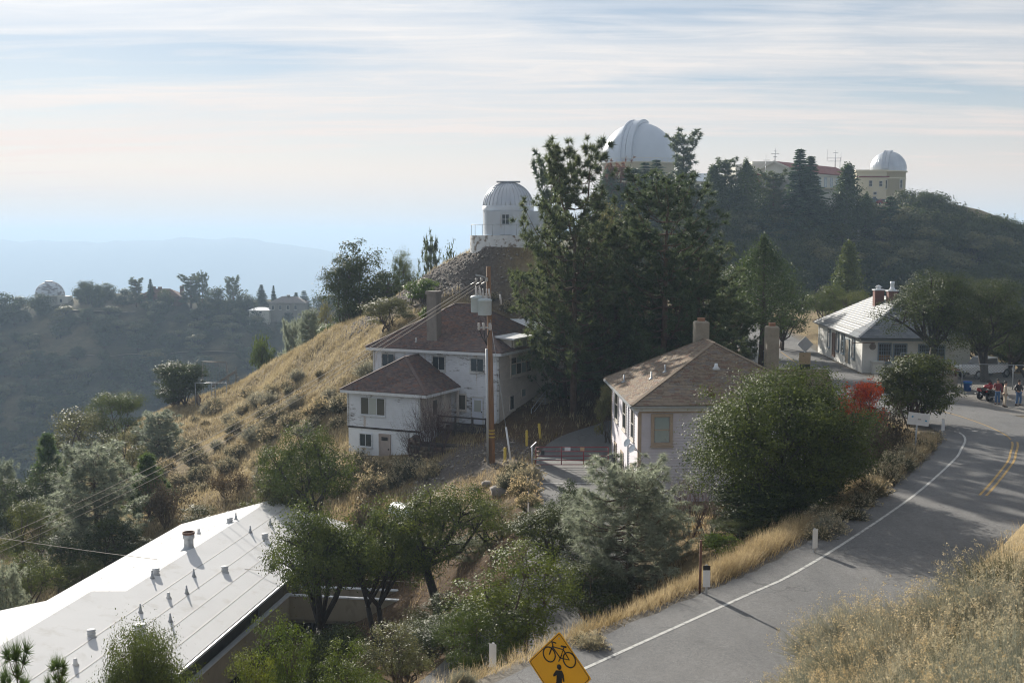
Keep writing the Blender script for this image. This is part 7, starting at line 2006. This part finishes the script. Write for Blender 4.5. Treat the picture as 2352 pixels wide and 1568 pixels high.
tree('twigb', 525, 82, 1075, 90, 'brown_shrub', 'brown scrub on the slope above the white roof peak', cat='shrub')
# hillside and knoll
tree('dense', 413, 133, 833, 108, 'oak_tree', 'dense round oak beside the playground')
tree('bush0', 600, 148, 770, 66, 'round_bush', 'round green bush on the hill crest', cat='shrub', minh=2.0)
tree('grey1', 712, 133, 712, 52, 'grey_pine', 'small grey pine on the hill crest')
tree('bush1', 755, 122, 744, 48, 'round_bush', 'low bright green bush right of the crest pine', cat='shrub', minh=1.4)
tree('grey1', 672, 150, 735, 60, 'grey_pine', 'pale small pine behind the hill crest')
tree('oakd0', 848, 128, 556, 190, 'oak_tree', 'big dark oak against the sky left of the small dome', rz=1.2)
tree('oakd1', 800, 126, 600, 110, 'oak_tree', 'left part of the dark oak clump against the sky')
tree('oak0', 925, 130, 575, 70, 'oak_tree', 'smaller oak joining the dark clump and the hill')
tree('pinef0', 990, 150, 540, 50, 'pine_tree', 'small pine on the skyline left of the small dome')
tree('oakf0', 1032, 150, 566, 44, 'oak_tree', 'tiny oak on the skyline just left of the dome platform')
tree('oakg0', 745, 150, 690, 60, 'oak_tree', 'hazy oak just behind the hill crest')
tree('oakg1', 888, 101, 683, 112, 'shrub', 'dusty oak scrub behind the left end of the brown roof', cat='shrub')
tree('bush1', 968, 104, 640, 74, 'bright_bush', 'bright yellow-green bush above the brown roof', cat='shrub')
tree('bush1', 985, 99, 700, 40, 'bright_bush', 'small bright bush beside the grey chimney', cat='shrub')
tree('bush1', 1195, 103, 640, 44, 'bright_bush', 'small yellow-green bush on the knoll right of the pole', cat='shrub', minh=1.0)
tree('twig', 985, 79.5, 875, 110, 'bare_vine', 'bare purple shrub covering the porch of weathered house', cat='shrub', rz=0.5)
# around the great dome
tree('cedar2', 1398, 240, 384, 80, 'conifer', 'conifer left of the dead red pine, below the great dome')
tree('fir1', 1482, 240, 374, 95, 'fir_tree', 'fir between the flat-topped conifer and the dark fir below great dome')
tree('cedar1', 1538, 236, 402, 80, 'conifer', 'pointed conifer at the right foot of the great dome')
tree('fir1', 1440, 238, 430, 120, 'fir_tree', 'broad fir in the gap between the middle pines under the great dome')
tree('dense', 1835, 49.5, 1100, 190, 'shrub', 'dark evergreen scrub under the right half of the huge round oak', cat='shrub')
tree('dense', 1735, 48.5, 1120, 190, 'shrub', 'dark evergreen scrub under the left half of the huge round oak', cat='shrub')
tree('twig2', 955, 79.8, 930, 90, 'bare_vine', 'tangled bare vine left of the porch railing', cat='shrub')
tree('twig', 1010, 79.0, 905, 90, 'bare_vine', 'bare shrub right of the tangled vine before the porch', cat='shrub')
tree('pinef1', 1265, 140, 352, 72, 'pine_tree', 'dark pine on the skyline between small dome and tallest pine')
tree('pinef1', 1572, 242, 298, 66, 'pine_tree', 'tall open pine in front of the right edge of great dome')
tree('fir1', 1508, 242, 368, 90, 'fir_tree', 'dark fir below the great dome')
tree('fir2', 1455, 240, 388, 120, 'fir_tree', 'flat-topped dark conifer below the great dome')
tree('pined', 1417, 240, 362, 56, 'dead_pine', 'rust-red dead pine in front of the great dome')
tree('pinef0', 1600, 242, 420, 70, 'pine_tree', 'small pine hiding the bluish metal roof')
# conifers before the main building
for px, d, top, wp_, kind, lab in ((1640, 228, 380, 80, 'cedar1', 'leftmost pointed conifer in front of the main building'), (1668, 236, 362, 52, 'pinef1', 'round-topped thin pine before the white parapet block'), (1715, 225, 370, 90, 'cedar2', 'conifer with bent top in front of the white parapet block'), (1690, 215, 430, 90, 'cedar1', 'shaggy conifer below the white parapet block'),
                               (1778, 222, 390, 56, 'pinef1', 'sparse pine standing before the star emblem gable'), (1838, 221, 344, 92, 'fir0', 'tallest dark fir before the red gable roof'), (1863, 226, 360, 84, 'fir0', 'slim fir just right of the tallest fir'), (1948, 236, 377, 84, 'cedar1', 'dense pointed cedar right of the firs'), (1990, 240, 445, 62, 'cedar2', 'small conifer right of the pointed cedar'),
                               (2046, 232, 452, 66, 'fir2', 'small dark tree with bare trunk below the round tower'), (1745, 212, 480, 100, 'fir1', 'fir below the star emblem gable'), (1800, 205, 500, 90, 'fir1', 'broad low fir under the tallest fir'), (1660, 205, 490, 100, 'fir1', 'broad low fir at the left of the ridge conifers'), (1880, 210, 520, 80, 'cedar1', 'low conifer under the slim fir')):
    tree(kind, px, 243 + (d - 205) * 0.2, top, wp_, 'conifer', lab, 'conifers in front of the main building')
# thicket on the slope below the observatory: nothing tells one crown from the next
rt = random.Random(11)
n_ = 0
for px, py in [(rt.uniform(1560, 2420), rt.uniform(470, 700)) for _ in range(330)]:
    edge = 486 + max(0, px - 2100) * 0.30 if px > 2060 else (565 if px > 1880 else 520)
    if py < edge + 10 or (1880 < px < 2060 and py < 620 and rt.random() < 0.7): continue
    q = hit_ground(px, py, 170, 300)
    if q.y > 292 or abs(q.x - 28) < 6 and q.y < 150: continue
    plant(rt.choice(['oakf0', 'oakf1', 'oakf2', 'oakf0', 'oakf3']), q.x, q.y, rt.uniform(4.5, 7.5), rt.uniform(4.5, 7.5), 'oak_tree', 'evergreen oak in the dense thicket on the slope below the observatory', 'tree', 'oaks on the observatory slope')
    n_ += 1
SKY_ = (2098, 2130, 2160, 2185, 2212, 2245, 2260, 2278, 2305, 2330, 2345)
for px, top, d, wd in ((2098, 452, 256, 70), (2212, 476, 255, 85), (2278, 498, 252, 85), (2330, 508, 250, 85), (2130, 440, 262, 90), (2185, 462, 258, 80), (2245, 492, 255, 80), (2305, 496, 258, 80), (2345, 518, 252, 80), (2160, 490, 252, 80), (2260, 525, 248, 90)):
    tree(('oakf1', 'oakf0', 'oakf2')[px % 3], px, d, top, wd, 'oak_tree', '%s from the left of the oaks on the skyline right of the tower' % ordinal(SKY_.index(px)), 'skyline oaks right of the tower', sink=5.0)
# far ridge
names = {'o': ('oakf0', 'oak_tree'), 'p': ('oakf2', 'oak_tree'), 'y': ('pinef0', 'pine_tree'), 'f': ('fir0', 'fir_tree'), 'd': ('fir1', 'fir_tree'), 't': ('pinef1', 'pine_tree')}
ridge = ((8, 672, 62, 'o'), (42, 680, 50, 'p'), (92, 674, 48, 'o'), (186, 645, 36, 'p'), (206, 645, 34, 'o'), (224, 652, 30, 'p'), (246, 650, 40, 'o'), (285, 662, 44, 'p'), (312, 638, 36, 't'), (345, 641, 22, 'f'), (378, 664, 40, 'o'), (437, 630, 48, 't'), (464, 624, 36, 'y'), (498, 660, 44, 'p'), (535, 634, 44, 'y'), (568, 676, 40, 'o'), (600, 654, 30, 'f'), (628, 656, 16, 'f'), (655, 680, 30, 'o'), (698, 668, 44, 'd'), (680, 672, 28, 'f'), (738, 678, 44, 'p'), (765, 672, 40, 'o'), (520, 690, 40, 'o'), (410, 680, 36, 'p'), (480, 690, 44, 'o'), (335, 690, 50, 'p'), (650, 700, 44, 'o'))
for k, (px, top, wd, t_) in enumerate(sorted(ridge)):
    kd, nm = names[t_]
    tree(kd, px, 470 + (k * 37) % 14, top, wd, nm, 'hazy %s, %s tree from the left along the distant ridge line' % (nm.replace('_', ' ').replace(' tree', ''), ordinal(k)), 'trees on the distant ridge', sink=2.5)
rt = random.Random(23)
for _ in range(330):
    px, py = rt.uniform(-30, 760), rt.uniform(715, 1120)
    q = hit_ground(px, py, 200, 520)
    if q.y > 470 or q.y < 215: continue
    if abs(py - 817) < 8 and rt.random() < 0.8: continue
    s = rt.uniform(0.55, 1.1)
    plant(rt.choice(['oakf0', 'oakf1', 'oakf2', 'oakf3', 'oakf3', 'pinef0']), q.x, q.y, 6.5 * s, 7 * s, 'valley_tree', 'hazy tree on the shaded slope across the valley', 'tree', 'trees across the valley')
# grey-green brush dotted over the golden hillside
rt = random.Random(31)
def near_house(x, y):
    c, s = math.cos(R(25.6)), math.sin(R(25.6))
    u = (x + 10.6) * c - (y - 89.6) * s; v = (x + 10.6) * s + (y - 89.6) * c
    return -1 < u < 12.5 and -6 < v < 10.5
for _ in range(170):
    px, py = rt.uniform(300, 880), rt.uniform(830, 1140)
    if py < 1010 - (px - 300) * 0.36: continue
    q = hit_ground(px, py, 70, 160)
    if near_house(q.x, q.y) or q.y > 150 or (-24 < q.x < -12 and q.y < 74): continue
    s = rt.uniform(0.9, 2.1)
    plant(rt.choice(['brush0', 'brush1', 'brush2', 'brushp', 'brushp']), q.x, q.y, 0.75 * s, 1.25 * s, 'brush_shrub', 'pale dry brush shrub dotting the golden hillside', 'shrub', 'brush on the golden hillside')
drv_b = ((905, 1120, 1.5), (870, 1095, 1.2), (940, 1098, 2.0), (985, 1096, 1.6), (1190, 1090, 1.3), (1215, 1105, 1.4), (1170, 1120, 1.5), (1205, 1140, 1.6), (1215, 1168, 1.3), (1090, 1130, 0.9), (1105, 1160, 1.2), (1250, 690, 1.2), (1130, 690, 1.0), (1170, 720, 1.3))
for px, py, s in drv_b:
    q = hit_ground(px, py, 50, 120)
    plant(rt.choice(['brushp', 'brush0', 'brush1']), q.x, q.y, 0.75 * s, 1.25 * s, 'brush_shrub', '%s from the left of the dry shrubs on the bank around the pole and knoll' % ordinal(sorted(drv_b).index((px, py, s))), 'shrub', 'brush by the driveway')
vrg_b = ((2060, 1085, 1.6), (2030, 1110, 1.5), (2000, 1140, 1.5), (2085, 1060, 1.4), (2120, 1035, 1.2), (1975, 1165, 1.2), (2140, 1015, 1.0), (1905, 1225, 1.2), (1880, 1240, 1.0), (1960, 1195, 1.0), (1890, 1200, 1.2), (1360, 1490, 0.8), (1340, 1478, 0.6), (2015, 1085, 1.8))
for px, py, s in vrg_b:
    q = hit_ground(px, py, 30, 90)
    plant(rt.choice(['brushp', 'brush0', 'brush2']), q.x, q.y, 0.7 * s, 1.25 * s, 'brush_shrub', '%s from the left of the straw-coloured shrubs on the left road verge' % ordinal(sorted(vrg_b).index((px, py, s))), 'shrub', 'brush on the road verge')
# foreground bank: rabbitbrush in dry flower
rt = random.Random(41)
fore = [(2346, 1112, 1.5), (2290, 1160, 1.3), (2205, 1222, 1.2), (2112, 1258, 1.2), (1800, 1470, 1.0), (1870, 1420, 1.2), (1960, 1370, 1.4), (2060, 1300, 1.3), (2150, 1260, 1.2), (2240, 1200, 1.2), (2330, 1140, 1.4), (1930, 1450, 1.3), (2040, 1400, 1.5), (2150, 1350, 1.5), (2260, 1300, 1.6), (2340, 1240, 1.5), (1790, 1540, 0.9), (1880, 1530, 1.1), (2290, 1400, 1.2), (2340, 1330, 1.3), (2100, 1480, 1.0), (2200, 1440, 1.1), (1985, 1530, 1.0)]
for px, py, s in fore:
    h_ = 0.80 * s
    q = hit_ground(px, py + 60, 6, 60)
    for _ in range(4): q = hit_ground(px, min(py + h_ * FOC / q.y, 2300), 5, 60)
    if near_path(np.array([q.x]), np.array([q.y]), ROAD)[0][0] < RW + 1.1: continue
    plant(rt.choice(['fore0', 'fore1', 'fore2']), q.x, q.y, h_, 1.35 * s, 'rabbitbrush', '%s from the left of the straw-flowered bushes on the near bank' % ordinal(sorted(fore).index((px, py, s))), 'shrub', 'bushes on the near bank')
near = [(1990, 1560, 8.5), (2120, 1545, 7.6), (2250, 1500, 7.0), (2345, 1440, 6.6), (2180, 1580, 6.0), (2320, 1560, 5.4)]
for px, py, d in near:
    q = at(px, py, d)
    zg = gz(q.x, q.y)
    plant('near', q.x, q.y, max(0.5, q.z - zg + 0.25), 1.15, 'rabbitbrush', '%s from the left of the golden-flowered bushes nearest the camera, bottom right' % ordinal(sorted(near).index((px, py, d))), 'shrub', 'closest bushes at the bottom right')
for px, d in ((1085, 30), (1110, 31), (1165, 31.5), (1195, 33), (1060, 29), (1345, 34), (1375, 35)):
    q = at(px, 1530, d); zg = gz(q.x, q.y)
    plant('fore0', q.x, q.y, max(0.6, at(px, 1535, d).z - zg), 0.9, 'rabbitbrush', '%s from the left of the dry weed clumps by the yellow sign' % ordinal(sorted([1085, 1110, 1165, 1195, 1060, 1345, 1375]).index(px)), 'shrub', 'weeds near the yellow sign')
# ------------------------------------------------------------------ grass
def blades(n, sampler, hmin, hmax, w_, name, mt_, per=5, lean=0.45, keep=None, spread=0.18):
    rs_ = np.random.default_rng(len(name) * 31 + n)
    x, y = sampler(rs_, n)
    dr = near_path(x, y, ROAD)[0]; dd = near_path(x, y, DRIVE)[0]
    k = (dr > RW + 0.55) & (dd > DW + 0.15)
    lx = np.maximum(np.maximum(LOT[0] - x, x - LOT[1]), np.maximum(LOT[2] - y, y - LOT[3])); k &= lx > 0.2
    k &= ~((x > 6.6) & (x < 21) & (y > 63.2) & (y < 75.4)) & ~((x > 30) & (x < 40) & (y > 100.8) & (y < 119.5)) & ~((np.hypot(x + .35, y - 108)) < 3.6)
    c, s = math.cos(R(25.6)), math.sin(R(25.6))
    u = (x + 10.6) * c - (y - 89.6) * s; v = (x + 10.6) * s + (y - 89.6) * c
    k &= ~((u > -.1) & (u < 10.9) & (v > -.1) & (v < 9.6)) & ~((u > .6) & (u < 6.9) & (v > -4.9) & (v < 0))
    k &= ~((x > -26) & (x < -11) & (y > 24) & (y < 72))
    if keep is not None: k &= keep(x, y, rs_)
    x, y = x[k], y[k]
    x = np.repeat(x, per) + rs_.normal(size=len(x) * per) * spread; y = np.repeat(y, per) + rs_.normal(size=len(y) * per) * spread
    z = hgrid(x, y) - 0.03
    n_ = len(x)
    h = rs_.uniform(hmin, hmax, n_) * (0.55 + 0.9 * fbm(x / 3, y / 3, 55))
    a = rs_.uniform(0, 2 * math.pi, n_); ln = rs_.uniform(0.1, lean, n_) * h
    wd = np.array([0.35, -0.12])
    b = np.stack([x, y, z], 1)
    t_ = b + np.stack([np.cos(a) * ln + wd[0] * h * 0.5, np.sin(a) * ln + wd[1] * h * 0.5, h], 1)
    vv, ff = needles(b, t_, w_, rs_)
    tag(link(name, npmesh(name, vv, ff, mt_)), {'grass_gold': 'dry golden grass covering the hillside', 'grass_brown': 'brown dead grass and litter in the shaded yards'}[mt_], 'grass', None, 'stuff')
def uni(x0, x1, y0, y1): return lambda r, n: (r.uniform(x0, x1, n), r.uniform(y0, y1, n))
nosc = lambda x, y, r: (r.random(len(x)) > scree(x, y) * 0.93) & (r.random(len(x)) > duff(x, y) * 0.85)
blades(46000, uni(-52, 6, 68, 150), 0.25, 0.62, 0.045, 'hillside_grass', 'grass_gold', 5, keep=lambda x, y, r: nosc(x, y, r) & (fbm(x / 7, y / 7, 66) > 0.36))
blades(15000, uni(-12, 24, 30, 80), 0.2, 0.5, 0.026, 'verge_grass', 'grass_gold', 5, keep=lambda x, y, r: nosc(x, y, r) & (fbm(x / 5, y / 5, 67) > 0.40))
def strip(r, n):
    i = r.integers(8, 96, n); t_ = ROAD[i]; d = ROAD[i + 1] - ROAD[i]
    dn = d[:, :2] / np.linalg.norm(d[:, :2], axis=1)[:, None]
    f = r.random(n)[:, None]; o = -(RW + 0.8 + np.abs(r.normal(size=n)) * 0.7)
    p = t_[:, :2] + d[:, :2] * f + np.stack([dn[:, 1], -dn[:, 0]], 1) * o[:, None]
    return p[:, 0], p[:, 1]
blades(5200, strip, 0.3, 0.75, 0.018, 'roadside_grass', 'grass_gold', 6, 0.7)
blades(11000, uni(-2, 34, 3, 62), 0.2, 0.5, 0.012, 'bank_grass', 'grass_gold', 6, 0.8, keep=lambda x, y, r: (near_path(x, y, ROAD)[2] < 0) & (near_path(x, y, ROAD)[0] < 22), spread=0.1)
blades(9000, uni(-10, 22, 40, 100), 0.1, 0.3, 0.03, 'litter_grass', 'grass_brown', 4, 0.9, keep=lambda x, y, r: r.random(len(x)) < duff(x, y))
# scree stones on the knoll, one loose mass
rs_ = np.random.default_rng(77)
x = rs_.uniform(-20, 6, 26000); y = rs_.uniform(70, 122, 26000)
k = rs_.random(len(x)) < scree(x, y) * (0.2 + 0.8 * (y > 95))
x, y = x[k], y[k]
z = hgrid(x, y)
s = 0.05 + 0.16 * rs_.random(len(x)) ** 3
oct_v = np.array([(1, 0, 0), (0, 1, 0), (-1, 0, 0), (0, -1, 0), (0, 0, .7), (0, 0, -.7)], float); oct_f = np.array([(0, 1, 4), (1, 2, 4), (2, 3, 4), (3, 0, 4), (1, 0, 5), (2, 1, 5), (3, 2, 5), (0, 3, 5)])
vv = (np.stack([x, y, z + s * 0.2], 1)[:, None] + oct_v[None] * s[:, None, None] * rs_.uniform(0.6, 1.3, (len(x), 6, 1))).reshape(-1, 3)
ff = (oct_f[None] + 6 * np.arange(len(x))[:, None, None]).reshape(-1, 3)
tag(link('scree', npmesh('scree', vv, ff, 'rock')), 'loose grey scree on the knoll below the small dome', 'stones', None, 'stuff')
# ------------------------------------------------------------------ haze
hb = MB().box(-12500, 12500, -3800, 12500, -404, 45).build('haze', [])
m = bpy.data.materials.new('haze')
m.use_nodes = True
t = m.node_tree
t.nodes.clear()
pv = nd(t, 'ShaderNodeVolumePrincipled')
pv.inputs['Color'].default_value = (0.58, 0.77, 1.0, 1)
pv.inputs['Density'].default_value = 0.0003
pv.inputs['Anisotropy'].default_value = 0.15
t.links.new(pv.outputs[0], nd(t, 'ShaderNodeOutputMaterial').inputs['Volume'])
hb.data.materials.append(m)
tag(hb, kind='stuff')
